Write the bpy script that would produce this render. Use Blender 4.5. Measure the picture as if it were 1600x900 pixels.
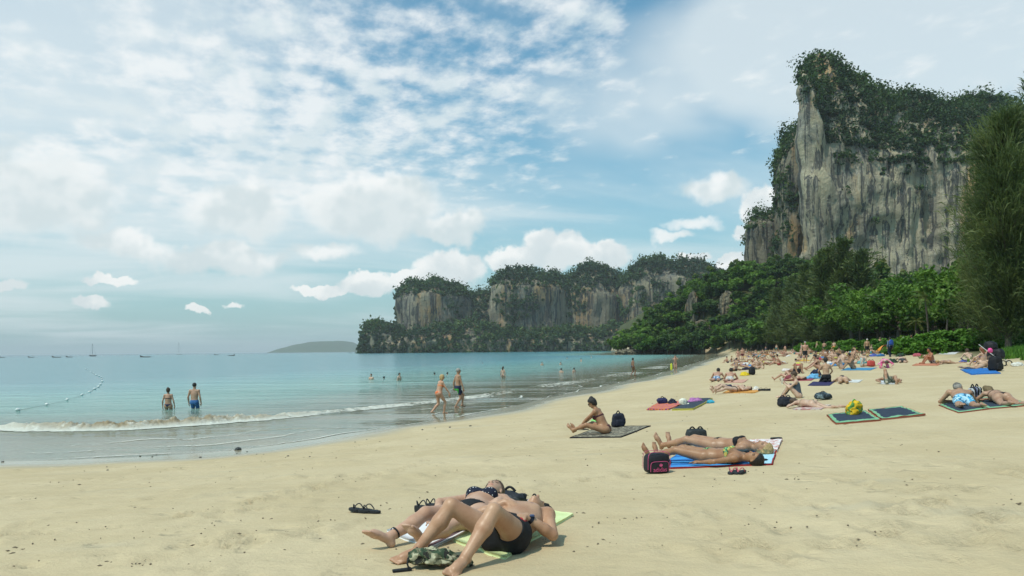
import bpy, math, random
import numpy as np
from mathutils import Matrix, Vector

for _o in list(bpy.data.objects):
    bpy.data.objects.remove(_o)
random.seed(7)
RNG = np.random.default_rng(11)
SC = bpy.context.scene
COL = SC.collection

# ------------------------------------------------------------------ camera
F = 1150.0          # focal length in photo pixels (1600 wide)
CAMZ = 2.5          # metres above the sea
CY = 547.0          # photo row of the horizon in the middle of the frame
ROLL = 0.0100
cam_d = bpy.data.cameras.new('camera')
cam_d.sensor_width = 36.0
cam_d.lens = 36.0 * F / 1600.0
cam_d.shift_y = (CY - 450.0) / 1600.0
cam_d.clip_start = 0.05
cam_d.clip_end = 60000.0
cam = bpy.data.objects.new('camera', cam_d)
cam.rotation_mode = 'XYZ'
cam.matrix_world = Matrix.Translation((0, 0, CAMZ)) @ Matrix.Rotation(math.radians(90), 4, 'X') @ Matrix.Rotation(-ROLL, 4, 'Z')
COL.objects.link(cam)
SC.camera = cam

# ------------------------------------------------------------------ light and exposure
SUN_EL = math.radians(60.0)
SUN_AZ = math.radians(-128.0)      # compass-like, from +Y towards +X : the sun stands behind and to the left
sun_dir = Vector((math.sin(SUN_AZ) * math.cos(SUN_EL), math.cos(SUN_AZ) * math.cos(SUN_EL), math.sin(SUN_EL)))
sun_d = bpy.data.lights.new('sun', 'SUN')
sun_d.energy = 3.0
sun_d.angle = math.radians(0.9)
sun_d.color = (1.0, 0.93, 0.82)
sun = bpy.data.objects.new('sun', sun_d)
sun.rotation_mode = 'QUATERNION'
sun.rotation_quaternion = (-sun_dir).to_track_quat('-Z', 'Y')
sun.location = (0, 0, 60)
COL.objects.link(sun)
SC.view_settings.view_transform = 'Standard'
SC.view_settings.look = 'None'
SC.view_settings.exposure = 0.0
SC.view_settings.gamma = 1.0
SC.view_settings.use_curve_mapping = False
SC.cycles.use_denoising = True
SC.cycles.max_bounces = 6
SC.cycles.diffuse_bounces = 2
SC.cycles.glossy_bounces = 2
SC.cycles.transparent_max_bounces = 8
SC.cycles.volume_bounces = 0
SC.cycles.caustics_reflective = False
SC.cycles.caustics_refractive = False
SC.cycles.sample_clamp_indirect = 4.0


# ------------------------------------------------------------------ node helpers
class NT:
    """terse node-tree builder: every method returns an output socket"""
    def __init__(self, tree):
        self.t = tree
        self.n = tree.nodes
        self.l = tree.links

    def put(self, sock, v):
        if isinstance(v, bpy.types.NodeSocket):
            self.l.new(v, sock)
        elif v is not None:
            if sock.type == 'RGBA' and not isinstance(v, (int, float)) and len(v) == 3:
                v = (*v, 1.0)
            sock.default_value = v

    def m(self, op, a, b=None, c=None, clamp=False):
        n = self.n.new('ShaderNodeMath')
        n.operation = op
        n.use_clamp = clamp
        self.put(n.inputs[0], a)
        if b is not None:
            self.put(n.inputs[1], b)
        if c is not None:
            self.put(n.inputs[2], c)
        return n.outputs[0]

    def v(self, op, a, b=None):
        n = self.n.new('ShaderNodeVectorMath')
        n.operation = op
        self.put(n.inputs[0], a)
        if b is not None:
            self.put(n.inputs[3 if op == 'SCALE' else 1], b)
        return n.outputs['Value'] if op in ('DOT_PRODUCT', 'LENGTH', 'DISTANCE') else n.outputs[0]

    def mix(self, f, a, b, mode='MIX'):
        n = self.n.new('ShaderNodeMix')
        n.data_type = 'RGBA'
        n.blend_type = mode
        self.put(n.inputs[0], f)
        self.put(n.inputs[6], a)
        self.put(n.inputs[7], b)
        return n.outputs[2]

    def ss(self, x, lo, hi, a=0.0, b=1.0):
        n = self.n.new('ShaderNodeMapRange')
        n.interpolation_type = 'SMOOTHSTEP'
        self.put(n.inputs[0], x)
        for i, q in enumerate((lo, hi, a, b)):
            self.put(n.inputs[i + 1], q)
        return n.outputs[0]

    def lin(self, x, lo, hi, a=0.0, b=1.0):
        n = self.n.new('ShaderNodeMapRange')
        self.put(n.inputs[0], x)
        for i, q in enumerate((lo, hi, a, b)):
            self.put(n.inputs[i + 1], q)
        return n.outputs[0]

    def noise(self, vec, scale, detail=4.0, rough=0.5, dist=0.0, out=0, lac=2.0):
        n = self.n.new('ShaderNodeTexNoise')
        if vec is not None:
            self.put(n.inputs['Vector'], vec)
        self.put(n.inputs['Scale'], scale)
        n.inputs['Detail'].default_value = detail
        n.inputs['Roughness'].default_value = rough
        n.inputs['Distortion'].default_value = dist
        n.inputs['Lacunarity'].default_value = lac
        return n.outputs[out]

    def vor(self, vec, scale, out='Distance', feature='F1', rand=1.0):
        n = self.n.new('ShaderNodeTexVoronoi')
        n.feature = feature
        if vec is not None:
            self.put(n.inputs['Vector'], vec)
        self.put(n.inputs['Scale'], scale)
        n.inputs['Randomness'].default_value = rand
        return n.outputs[out]

    def attr(self, name, out='Fac'):
        n = self.n.new('ShaderNodeAttribute')
        n.attribute_name = name
        return n.outputs[out]

    def coord(self, kind='Object'):
        return self.n.new('ShaderNodeTexCoord').outputs[kind]

    def pos(self):
        return self.n.new('ShaderNodeNewGeometry').outputs['Position']

    def sep(self, vec):
        n = self.n.new('ShaderNodeSeparateXYZ')
        self.put(n.inputs[0], vec)
        return n.outputs

    def comb(self, x, y, z):
        n = self.n.new('ShaderNodeCombineXYZ')
        for i, q in enumerate((x, y, z)):
            self.put(n.inputs[i], q)
        return n.outputs[0]

    def ramp(self, f, stops):
        n = self.n.new('ShaderNodeValToRGB')
        self.put(n.inputs[0], f)
        e = n.color_ramp.elements
        while len(e) < len(stops):
            e.new(0.5)
        for k, (p, c) in enumerate(stops):
            e[k].position = p
            e[k].color = (*c, 1.0)
        return n.outputs[0]

    def bump(self, h, strength=0.5, dist=0.1, normal=None):
        n = self.n.new('ShaderNodeBump')
        n.inputs['Strength'].default_value = strength
        n.inputs['Distance'].default_value = dist
        self.put(n.inputs['Height'], h)
        if normal is not None:
            self.put(n.inputs['Normal'], normal)
        return n.outputs[0]


def new_mat(name):
    m = bpy.data.materials.new(name)
    m.use_nodes = True
    m.node_tree.nodes.clear()
    k = NT(m.node_tree)
    out = k.n.new('ShaderNodeOutputMaterial')
    return m, k, out


def principled(k, out, base, rough=0.6, normal=None, spec=0.4, sss=0.0, **kw):
    p = k.n.new('ShaderNodeBsdfPrincipled')
    k.put(p.inputs['Base Color'], base)
    k.put(p.inputs['Roughness'], rough)
    k.put(p.inputs['Specular IOR Level'], spec)
    if normal is not None:
        k.put(p.inputs['Normal'], normal)
    for key, val in kw.items():
        k.put(p.inputs[key], val)
    if out is not None:
        k.l.new(p.outputs[0], out.inputs[0])
    return p.outputs[0]


# ------------------------------------------------------------------ world : clear sky with cloud layers
def ray(px, py):
    a = (px - 800.0) / F
    b = (CY - py) / F
    c, s = math.cos(ROLL), math.sin(ROLL)
    return a * c + b * s, b * c - a * s          # x/y and z/y of the sight line


def build_world():
    w = bpy.data.worlds.new('World')
    SC.world = w
    w.use_nodes = True
    t = w.node_tree
    t.nodes.clear()
    k = NT(t)
    out = k.n.new('ShaderNodeOutputWorld')
    bg = k.n.new('ShaderNodeBackground')
    k.l.new(bg.outputs[0], out.inputs[0])
    bg.inputs['Strength'].default_value = 0.10
    sky = k.n.new('ShaderNodeTexSky')
    sky.sky_type = 'NISHITA'
    sky.sun_disc = False
    sky.sun_elevation = SUN_EL
    sky.sun_rotation = SUN_AZ
    sky.altitude = 0.0
    sky.air_density = 1.0
    sky.dust_density = 2.2
    sky.ozone_density = 1.6
    d = k.v('NORMALIZE', k.coord('Generated'))
    x, y, z = k.sep(d)
    az = k.m('ARCTAN2', x, y)
    el = k.m('ARCSINE', z)
    A = k.comb(az, el, 0.0)

    def wobble(scale, amount, detail=5.0, rough=0.55):
        nv = k.noise(d, scale, detail, rough, out=1)
        return k.v('SCALE', k.v('SUBTRACT', nv, (0.5, 0.5, 0.5)), amount)

    def blobs(lst, warped):
        acc = None
        for (px, py, rx, ry, amp) in lst:
            u, v_ = ray(px, py)
            a0 = math.atan(u)
            e0 = math.atan(v_ * math.cos(a0))
            q = k.v('MULTIPLY', k.v('SUBTRACT', warped, (a0, e0, 0)), (F / rx * 0.95, F / ry * 0.95, 0))
            s = k.m('MULTIPLY_ADD', k.v('DOT_PRODUCT', q, q), -amp, amp)
            acc = s if acc is None else k.m('SMOOTH_MAX', acc, s, 0.25)
        return acc

    # base blue, paled towards the horizon by the damp air
    base = k.mix(1.0, sky.outputs[0], (0.72, 1.50, 1.55), 'MULTIPLY')
    base = k.mix(k.ss(el, 0.0, 0.42, 0.60, 0.10), base, (5.2, 7.1, 7.4))

    warp_b = k.v('ADD', A, wobble(6.0, 0.12, 2.0, 0.5))

    zz = k.m('MAXIMUM', k.m('ADD', z, 0.10), 0.02)
    P = k.v('SCALE', k.comb(x, y, 0.0), k.m('DIVIDE', 1.0, zz))
    rot = k.n.new('ShaderNodeVectorRotate')
    rot.rotation_type = 'Z_AXIS'
    k.put(rot.inputs['Vector'], P)
    rot.inputs['Angle'].default_value = math.radians(-22)
    Q = rot.outputs[0]

    # layer 1 : thin veil
    veil_n = k.noise(k.v('MULTIPLY', Q, (0.55, 1.0, 1.0)), 0.85, 4.0, 0.55, 0.6)
    veil_b = blobs([(40, 190, 330, 330, 0.50), (1380, 60, 400, 150, 1.1), (200, 60, 300, 120, 0.28), (1010, 170, 200, 90, 0.40), (420, 330, 360, 140, 0.40), (850, 300, 240, 110, 0.10), (1180, 250, 160, 90, 0.1)], warp_b)
    veil_b = k.m('MAXIMUM', veil_b, -0.12)
    veil = k.ss(k.m('ADD', veil_n, k.m('MULTIPLY', veil_b, 0.55)), 0.40, 0.80)
    # layer 2 : rows of small altocumulus
    wv = k.n.new('ShaderNodeTexWave')
    wv.wave_type = 'BANDS'
    wv.bands_direction = 'Y'
    k.put(wv.inputs['Vector'], Q)
    wv.inputs['Scale'].default_value = 2.1
    wv.inputs['Distortion'].default_value = 4.0
    wv.inputs['Detail'].default_value = 3.0
    wv.inputs['Detail Scale'].default_value = 1.1
    pf = k.noise(k.v('MULTIPLY', Q, (1.45, 1.1, 1.0)), 5.6, 5.0, 0.58, 0.0)
    cov = blobs([(430, 170, 360, 170, 0.42), (420, 5, 150, 40, 0.40), (560, 40, 120, 40, 0.15), (870, 40, 70, 80, 0.26), (660, 130, 130, 100, 0.24), (250, 260, 260, 90, 0.30)], warp_b)
    cov = k.m('MAXIMUM', cov, -0.30)
    cov_n = k.noise(Q, 0.55, 3.0, 0.5)
    alto = k.m('ADD', k.m('ADD', pf, k.m('MULTIPLY', k.m('SUBTRACT', wv.outputs['Fac'], 0.5), 0.07)),
               k.m('ADD', k.m('MULTIPLY', cov, 0.36), k.m('MULTIPLY', k.m('SUBTRACT', cov_n, 0.5), 0.50)))
    alto = k.m('MULTIPLY', k.ss(alto, 0.41, 0.78), k.ss(el, 0.10, 0.22))
    # layer 3 : soft grey-white cumulus in the middle distance
    MID = [(585, 320, 110, 62, 1.0), (700, 352, 60, 26, 0.9), (350, 402, 110, 26, 0.8), (200, 378, 75, 22, 0.7), (380, 330, 90, 45, 0.7),
                 (1115, 292, 48, 26, 0.75), (1060, 376, 34, 11, 0.6), (1085, 354, 44, 12, 0.5), (120, 340, 60, 20, 0.6), (500, 392, 60, 16, 0.6),
                 (30, 300, 130, 70, 0.7)]
    wm = k.v('ADD', A, wobble(13.0, 0.075, 4.0, 0.6))
    mid = blobs(MID, wm)
    mid_up = k.ss(blobs(MID, k.v('ADD', wm, (-0.008, 0.016, 0))), -0.1, 0.9)
    mid = k.ss(mid, 0.0, 0.60)
    # layer 4 : crisp white cumulus low over the headland and the sea
    CU = [(800, 404, 48, 22, 1.0), (868, 392, 60, 36, 1.0), (935, 398, 50, 24, 1.0), (705, 422, 56, 32, 1.0), (655, 440, 70, 16, 1.0), (570, 446, 46, 20, 1.0), (505, 455, 44, 9, 1.0),
                (1190, 325, 34, 34, 1.0), (1165, 362, 22, 16, 0.9), (1142, 408, 28, 14, 1.0), (1085, 400, 22, 9, 0.8), (140, 473, 27, 11, 0.9), (170, 437, 34, 8, 0.8), (310, 482, 19, 6, 0.8),
                (10, 445, 24, 9, 0.6), (365, 478, 16, 5, 0.5)]
    wc = k.v('ADD', A, wobble(30.0, 0.034, 4.0, 0.62))
    cu = blobs(CU, wc)
    cu_up = k.ss(blobs(CU, k.v('ADD', wc, (-0.006, 0.012, 0))), 0.0, 0.9)
    cu = k.ss(cu, 0.0, 0.42)
    # dark-ish undersides from the cloud depth noise
    dn = k.m('SUBTRACT', k.noise(d, 15.0, 3.0, 0.5), k.noise(k.v('ADD', d, (-0.010, 0.0, 0.020)), 15.0, 3.0, 0.5))
    shade = k.ss(dn, -0.11, 0.07)
    c_m = k.m('MULTIPLY', shade, k.lin(mid_up, 0, 1, 1.0, 0.25))
    c_c = k.m('MULTIPLY', k.lin(shade, 0, 1, 0.35, 1.0), k.lin(cu_up, 0, 1, 1.0, 0.35))
    c_alto = k.mix(shade, (7.6, 8.5, 8.8), (9.1, 9.5, 9.6))
    c_mid = k.mix(c_m, (7.0, 7.9, 8.1), (9.9, 10.1, 10.0))
    c_cu = k.mix(c_c, (6.6, 7.5, 7.8), (10.2, 10.3, 10.1))
    c = k.mix(k.m('MULTIPLY', veil, 0.74), base, (8.1, 8.9, 9.1))
    c = k.mix(k.m('MULTIPLY', alto, 0.88), c, c_alto)
    c = k.mix(k.m('MULTIPLY', mid, 0.90), c, c_mid)
    c = k.mix(k.m('MULTIPLY', cu, 0.93), c, c_cu)
    k.put(bg.inputs['Color'], c)
    w.cycles.sampling_method = 'MANUAL'
    w.cycles.sample_map_resolution = 512


build_world()

# ------------------------------------------------------------------ numpy noise
_PERM = np.random.default_rng(3).permutation(4096).astype(np.int64)
_VALS = np.random.default_rng(4).random(4096)


def _hash(i, j, k_):
    return _VALS[_PERM[(_PERM[(_PERM[i & 4095] + j) & 4095] + k_) & 4095]]


def vnoise(x, y, z=0.0):
    x, y, z = np.broadcast_arrays(np.asarray(x, float), np.asarray(y, float), np.asarray(z, float))
    i, j, k_ = np.floor(x).astype(np.int64), np.floor(y).astype(np.int64), np.floor(z).astype(np.int64)
    fx, fy, fz = x - i, y - j, z - k_
    fx, fy, fz = fx * fx * (3 - 2 * fx), fy * fy * (3 - 2 * fy), fz * fz * (3 - 2 * fz)
    r = 0.0
    for a in (0, 1):
        for b in (0, 1):
            for c in (0, 1):
                r = r + _hash(i + a, j + b, k_ + c) * (fx if a else 1 - fx) * (fy if b else 1 - fy) * (fz if c else 1 - fz)
    return r


def fbm(x, y, z=0.0, octv=4, gain=0.5):
    s, a, t = 0.0, 1.0, 0.0
    for o in range(octv):
        f = 2.0 ** o
        s = s + a * vnoise(np.asarray(x) * f + 17.3 * o, np.asarray(y) * f + 5.1 * o, np.asarray(z) * f + 9.7 * o)
        t += a
        a *= gain
    return s / t


def smooth(a, b, x):
    t = np.clip((np.asarray(x, float) - a) / (b - a), 0, 1)
    return t * t * (3 - 2 * t)


# ------------------------------------------------------------------ mesh helpers
def mesh_np(name, verts, faces, smooth_shade=True):
    """verts (n,3), faces (m,3) or (m,4) numpy -> mesh, quickly"""
    verts = np.asarray(verts, np.float32)
    faces = np.asarray(faces, np.int32)
    me = bpy.data.meshes.new(name)
    nf, k_ = faces.shape
    me.vertices.add(len(verts))
    me.vertices.foreach_set('co', verts.ravel())
    me.loops.add(nf * k_)
    me.loops.foreach_set('vertex_index', faces.ravel())
    me.polygons.add(nf)
    me.polygons.foreach_set('loop_start', np.arange(0, nf * k_, k_, dtype=np.int32))
    me.polygons.foreach_set('use_smooth', np.full(nf, smooth_shade, dtype=bool))
    me.update(calc_edges=True)
    return me


def set_attr(me, name, vals, domain='POINT'):
    vals = np.asarray(vals, np.float32)
    if vals.ndim == 2:
        a = me.attributes.new(name, 'FLOAT_COLOR', domain)
        a.data.foreach_set('color', vals.ravel())
    else:
        a = me.attributes.new(name, 'FLOAT', domain)
        a.data.foreach_set('value', vals)


def obj(name, me, mat=None, parent=None, loc=None, rotz=None):
    o = bpy.data.objects.new(name, me)
    COL.objects.link(o)
    if mat is not None and me is not None and not me.materials:
        me.materials.append(mat)
    if parent is not None:
        o.parent = parent
    if loc is not None:
        o.location = loc
    if rotz is not None:
        o.rotation_euler = (0, 0, rotz)
    return o


def empty(name, loc, rotz=0.0, scale=None):
    o = bpy.data.objects.new(name, None)
    COL.objects.link(o)
    o.location = loc
    o.rotation_euler = (0, 0, rotz)
    o.empty_display_size = 0.2
    if scale is not None:
        o.scale = (scale,) * 3 if isinstance(scale, (int, float)) else scale
    return o


def tag(o, label=None, cat=None, group=None, kind=None):
    if label:
        o['label'] = label
    if cat:
        o['category'] = cat
    if group:
        o['group'] = group
    if kind:
        o['kind'] = kind
    return o


def grid_faces(nu, nv, wrap=False):
    i = np.arange(nu - 1)[:, None]
    j = np.arange(nv if wrap else nv - 1)[None, :]
    jn = (j + 1) % nv
    a = i * nv + j
    b = i * nv + jn
    c = (i + 1) * nv + jn
    d = (i + 1) * nv + j
    return np.stack(np.broadcast_arrays(a, b, c, d), -1).reshape(-1, 4)
# ------------------------------------------------------------------ the lie of the land
def on_level(px, py, z):
    u, v_ = ray(px, py)
    D = (z - CAMZ) / v_
    return u * D, D


_shore_px = [(0, 722), (200, 716), (390, 703), (560, 675), (660, 661), (760, 645), (860, 621), (940, 604), (1010, 590), (1070, 573), (1108, 561)]
SHORE = [(-400.0, 60.0), (-120.0, 24.0), (-45.0, 16.0)] + [on_level(a, b, 0.0) for a, b in _shore_px] + [(76.0, 262.0), (80.0, 300.0), (66.0, 318.0), (50.0, 322.0), (48.0, 345.0), (62.0, 420.0), (90.0, 560.0), (120.0, 900.0)]


def chaikin(p, n=2):
    for _ in range(n):
        q = [p[0]]
        for a, b in zip(p[:-1], p[1:]):
            q.append((a[0] * .75 + b[0] * .25, a[1] * .75 + b[1] * .25))
            q.append((a[0] * .25 + b[0] * .75, a[1] * .25 + b[1] * .75))
        q.append(p[-1])
        p = q
    return p


SHORE = np.array(chaikin(SHORE, 2))
LANDPOLY = np.vstack([SHORE, [(2000, 900), (2000, -300), (-400, -300)]])


def shore_dist(x, y):
    """signed distance to the waterline, + on land"""
    x, y = np.asarray(x, float), np.asarray(y, float)
    sh = x.shape
    x, y = x.ravel(), y.ravel()
    best = np.full(x.shape, 1e9)
    for (ax, ay), (bx, by) in zip(SHORE[:-1], SHORE[1:]):
        dx, dy = bx - ax, by - ay
        t = np.clip(((x - ax) * dx + (y - ay) * dy) / (dx * dx + dy * dy), 0, 1)
        best = np.minimum(best, (x - ax - t * dx) ** 2 + (y - ay - t * dy) ** 2)
    best = np.sqrt(best)
    ins = np.zeros(x.shape, bool)
    n = len(LANDPOLY)
    for i in range(n):
        ax, ay = LANDPOLY[i]
        bx, by = LANDPOLY[(i + 1) % n]
        if ay == by:
            continue
        c = ((ay > y) != (by > y)) & (x < (bx - ax) * (y - ay) / (by - ay) + ax)
        ins ^= c
    return np.where(ins, best, -best).reshape(sh)


# edge of the wood behind the sand, left to right as seen: x against y
TREE_Y = np.array([-60., 20., 46., 57., 66., 80., 115., 170., 230., 262., 282., 300., 320., 345., 420., 900.])
TREE_X = np.array([24., 24., 31., 36.5, 39.5, 43.5, 52., 66., 78., 82., 76., 60., 49., 48., 62., 120.])


def wood(x, y):
    return np.asarray(x, float) - np.interp(y, TREE_Y, TREE_X)


def terrain_d(x, y, d):
    x, y = np.asarray(x, float), np.asarray(y, float)
    land = 1.75 * (1 - np.exp(-(np.maximum(d, 0) / (15.0 - 4.0 * smooth(22, 48, y))) ** 1.4))
    w = wood(x, y)
    land = land + 0.45 * smooth(-7, 3, w) * smooth(0, 6, d)
    land = land + 30.0 * smooth(50, 108, x) * smooth(255, 322, y) * smooth(0, 14, d) + 9.0 * smooth(20, 120, w) * (1 - smooth(255, 322, y))
    land = land + 0.05 * (fbm(x * 0.35, y * 0.35, 0, 3) - 0.5) * smooth(1, 6, d)
    dep = np.minimum(0.012 * np.maximum(-d, 0) + 0.0013 * np.minimum(np.maximum(-d, 0), 60) ** 2, 4.0)
    return np.where(d > 0, land, -dep)


def terrain(x, y):
    return terrain_d(x, y, shore_dist(x, y))


def G(px, py, lift=0.0):
    """the point of the ground that shows at a photo pixel"""
    u, v_ = ray(px, py)
    D = np.geomspace(2.0, 700.0, 1500)
    z = CAMZ + v_ * D
    g = np.maximum(terrain(u * D, D), -0.0) + lift
    hit = np.nonzero(z <= g)[0]
    if len(hit) == 0:
        i = int(np.argmin(z - g))
        return Vector((u * D[i], D[i], float(g[i])))
    i = max(hit[0], 1)
    f0, f1 = z[i - 1] - g[i - 1], z[i] - g[i]
    t = f0 / (f0 - f1 + 1e-12)
    DD = D[i - 1] + t * (D[i] - D[i - 1])
    return Vector((u * DD, DD, float(terrain(np.array([u * DD]), np.array([DD]))[0]) if lift == 0 else float(CAMZ + v_ * DD)))


def zat(x, y):
    return float(terrain(np.array([x]), np.array([y]))[0])


# ------------------------------------------------------------------ sand
def mat_sand():
    m, k, out = new_mat('sand')
    p = k.pos()
    wet = k.attr('wet')
    n1 = k.noise(p, 0.55, 5, 0.6)
    n2 = k.noise(p, 9.0, 4, 0.6)
    n3 = k.noise(p, 160.0, 2, 0.6)
    dry = k.mix(k.ss(n1, 0.35, 0.68), (0.525, 0.412, 0.248), (0.585, 0.468, 0.295))
    dry = k.mix(k.ss(n2, 0.50, 0.75, 0, 0.30), dry, (0.41, 0.325, 0.195))
    dry = k.mix(k.lin(n3, 0.3, 0.7, 0.0, 0.22), dry, (0.37, 0.29, 0.175))
    # damp grey drifts and scattered dark crumbs
    gy = k.noise(k.v('MULTIPLY', p, (0.4, 1.3, 1.0)), 1.1, 4, 0.55)
    dry = k.mix(k.ss(gy, 0.58, 0.78, 0, 0.35), dry, (0.43, 0.385, 0.285))
    cr = k.vor(p, 2.3)
    crm = k.m('MULTIPLY', k.ss(cr, 0.045, 0.02), k.ss(k.noise(p, 1.3, 3), 0.52, 0.60))
    dry = k.mix(k.m('MULTIPLY', crm, 0.75), dry, (0.10, 0.085, 0.06))
    sf = k.m('MULTIPLY', k.attr('scuff'), k.ss(k.noise(p, 20.0, 4, .65), .38, .62))
    dry = k.mix(k.m('MULTIPLY', sf, 0.55), dry, (0.30, 0.245, 0.15))
    grass = k.attr('grassy')
    dry = k.mix(grass, dry, k.mix(k.noise(p, 2.0, 3), (0.10, 0.09, 0.045), (0.055, 0.075, 0.02)))
    wetc = k.mix(n1, (0.31, 0.265, 0.18), (0.41, 0.36, 0.25))
    base = k.mix(wet, dry, wetc)
    rough = k.lin(wet, 0.0, 1.0, 0.92, 0.16)
    # trampled relief: dents, ripples, grain
    w2 = k.v('ADD', p, k.v('SCALE', k.noise(p, 3.0, 3, 0.5, out=1), 0.35))
    dent = k.ss(k.vor(w2, 2.1), 0.05, 0.34)
    patch = k.ss(k.noise(p, 0.42, 3, 0.5), 0.42, 0.64)
    h = k.m('MULTIPLY', k.m('MULTIPLY', dent, patch), 0.55)
    h = k.m('ADD', h, k.m('MULTIPLY', k.noise(k.v('MULTIPLY', p, (1.0, 1.7, 1.0)), 3.4, 6, 0.62), 0.45))
    h = k.m('ADD', h, k.m('MULTIPLY', k.noise(p, 42.0, 3, 0.6), 0.10))
    h = k.m('MULTIPLY', h, k.lin(wet, 0.0, 1.0, 1.0, 0.06))
    h = k.m('ADD', h, k.m('MULTIPLY', k.m('MULTIPLY', k.attr('scuff'), k.noise(p, 26.0, 4, .7)), .55))
    nm = k.bump(h, 0.85, 0.075)
    principled(k, out, base, rough, nm, k.lin(wet, 0.0, 1.0, 0.15, 0.5))
    return m


def fan(az, rad, ox=0.0, oy=-4.0):
    a, r = np.meshgrid(az, rad, indexing='ij')
    return ox + r * np.sin(a), oy + r * np.cos(a)


FLAT = [(-.25, 5.25, 1.25), (-.5, 4.6, .5), (2.6, 9.8, 1.35), (1.9, 15.7, 1.5), (4.9, 19.5, 2.0), (9.2, 22.5, 2.0), (7.6, 14.6, 1.6), (10.8, 16.6, 2.0), (-1.4, 6.9, .35), (-.85, 6.6, .4), (3.0, 8.2, .4)]


def build_ground():
    az = np.radians(np.concatenate([np.linspace(-100, -46, 28)[:-1], np.linspace(-46, 46, 370), np.linspace(46, 110, 34)[1:]]))
    rad = np.geomspace(1.8, 1000.0, 470)
    X, Y = fan(az, rad)
    d = shore_dist(X, Y)
    Z = terrain_d(X, Y, d)
    r = np.hypot(X, Y)
    near = 1 - smooth(14, 45, r)
    drym = smooth(2.0, 6.0, d)
    rel = 0.018 * (fbm(X * 1.5, Y * 1.5, 0, 4) - 0.5) + 0.020 * (fbm(X * 5.5, Y * 5.5, 3, 3, 0.6) - 0.5)
    Z = Z + rel * drym * np.where(r < 60, 1, 0.4)
    # footprints and scuffs: real dents with a small rim, in trails and in trampled spots
    rng = np.random.default_rng(5)
    spots = []
    for _ in range(48):
        px, py = rng.uniform(0, 1600), rng.uniform(610, 900)
        c = G(px, py)
        th = rng.uniform(0, 6.28)
        for s in range(rng.integers(4, 10)):
            spots.append((c.x + math.cos(th) * 0.62 * s + rng.normal(0, .07), c.y + math.sin(th) * 0.62 * s + rng.normal(0, .07), th, 1.0))
    for (px, py, n, sp) in [(1400, 785, 16, .40), (1455, 830, 12, .30), (1590, 812, 12, .28), (1590, 740, 16, .3), (560, 703, 10, .5), (1270, 770, 14, .7), (1340, 690, 14, 1.6), (1500, 700, 16, 1.8), (640, 880, 12, .25), (1150, 860, 10, .5), (300, 860, 6, 1.0), (120, 840, 6, .8), (450, 800, 6, .9)]:
        c = G(px, py)
        for _ in range(n):
            spots.append((c.x + rng.normal(0, sp), c.y + rng.normal(0, sp), rng.uniform(0, 6.28), rng.uniform(.5, 1.1)))
    dz = np.zeros_like(Z)
    sc = np.zeros_like(Z)
    for (sx, sy, th, g) in spots:
        if sy > 40 or sy < 1.5:
            continue
        th0 = math.atan2(sx, sy + 4.0)
        rr = math.hypot(sx, sy + 4.0)
        i0, i1 = np.searchsorted(az, [th0 - .5 / rr, th0 + .5 / rr])
        j0, j1 = np.searchsorted(rad, [rr - .5, rr + .5])
        if i1 <= i0 or j1 <= j0:
            continue
        xs, ys = X[i0:i1, j0:j1] - sx, Y[i0:i1, j0:j1] - sy
        a_, b_ = xs * math.cos(th) + ys * math.sin(th), -xs * math.sin(th) + ys * math.cos(th)
        q = (a_ / 0.125) ** 2 + (b_ / 0.058) ** 2
        wob = 1 + 0.7 * (vnoise(xs * 14 + sx * 5, ys * 14 + sy * 5) - .5)
        sc[i0:i1, j0:j1] += np.exp(-q * .7) * wob ** 2 * g * .6
        dz[i0:i1, j0:j1] += (-0.042 * np.exp(-q * 0.9) + 0.020 * np.exp(-(np.sqrt(q) - 1.75) ** 2 * 3.0)) * g * wob
    flat = np.ones_like(Z)                      # sand smoothed by what lies on it
    for (fx, fy, fr_) in FLAT:
        flat *= smooth(fr_ * .75, fr_ * 1.25, np.hypot(X - fx, Y - fy))
    Z = Z - rel * drym * np.where(r < 60, 1, 0.4) * (1 - flat) + dz * drym * flat
    # wetness: film of water at the edge, damp strip above it
    wob = 3.2 * (fbm(X * 0.16, Y * 0.16, 2, 3) - 0.5) + 0.8 * (fbm(X * 0.8, Y * 0.8, 7, 2) - 0.5)
    width = 1.0 + 1.6 * smooth(20, 60, Y)
    wet = 1 - smooth(width * 0.5, width + 1.1, d + wob * smooth(-1, 2, d))
    w = wood(X, Y)
    grassy = smooth(-4.5, 0.5, w + 2.5 * (fbm(X * 0.25, Y * 0.25, 1, 3) - 0.5)) * smooth(2, 8, d)
    me = mesh_np('beach', np.stack([X, Y, Z], -1).reshape(-1, 3), grid_faces(len(az), len(rad))[:, ::-1])
    set_attr(me, 'wet', wet.ravel())
    set_attr(me, 'grassy', grassy.ravel())
    set_attr(me, 'scuff', (np.clip(sc * drym * flat, 0, 1)).ravel())
    tag(obj('beach', me, mat_sand()), kind='structure')


build_ground()


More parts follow.
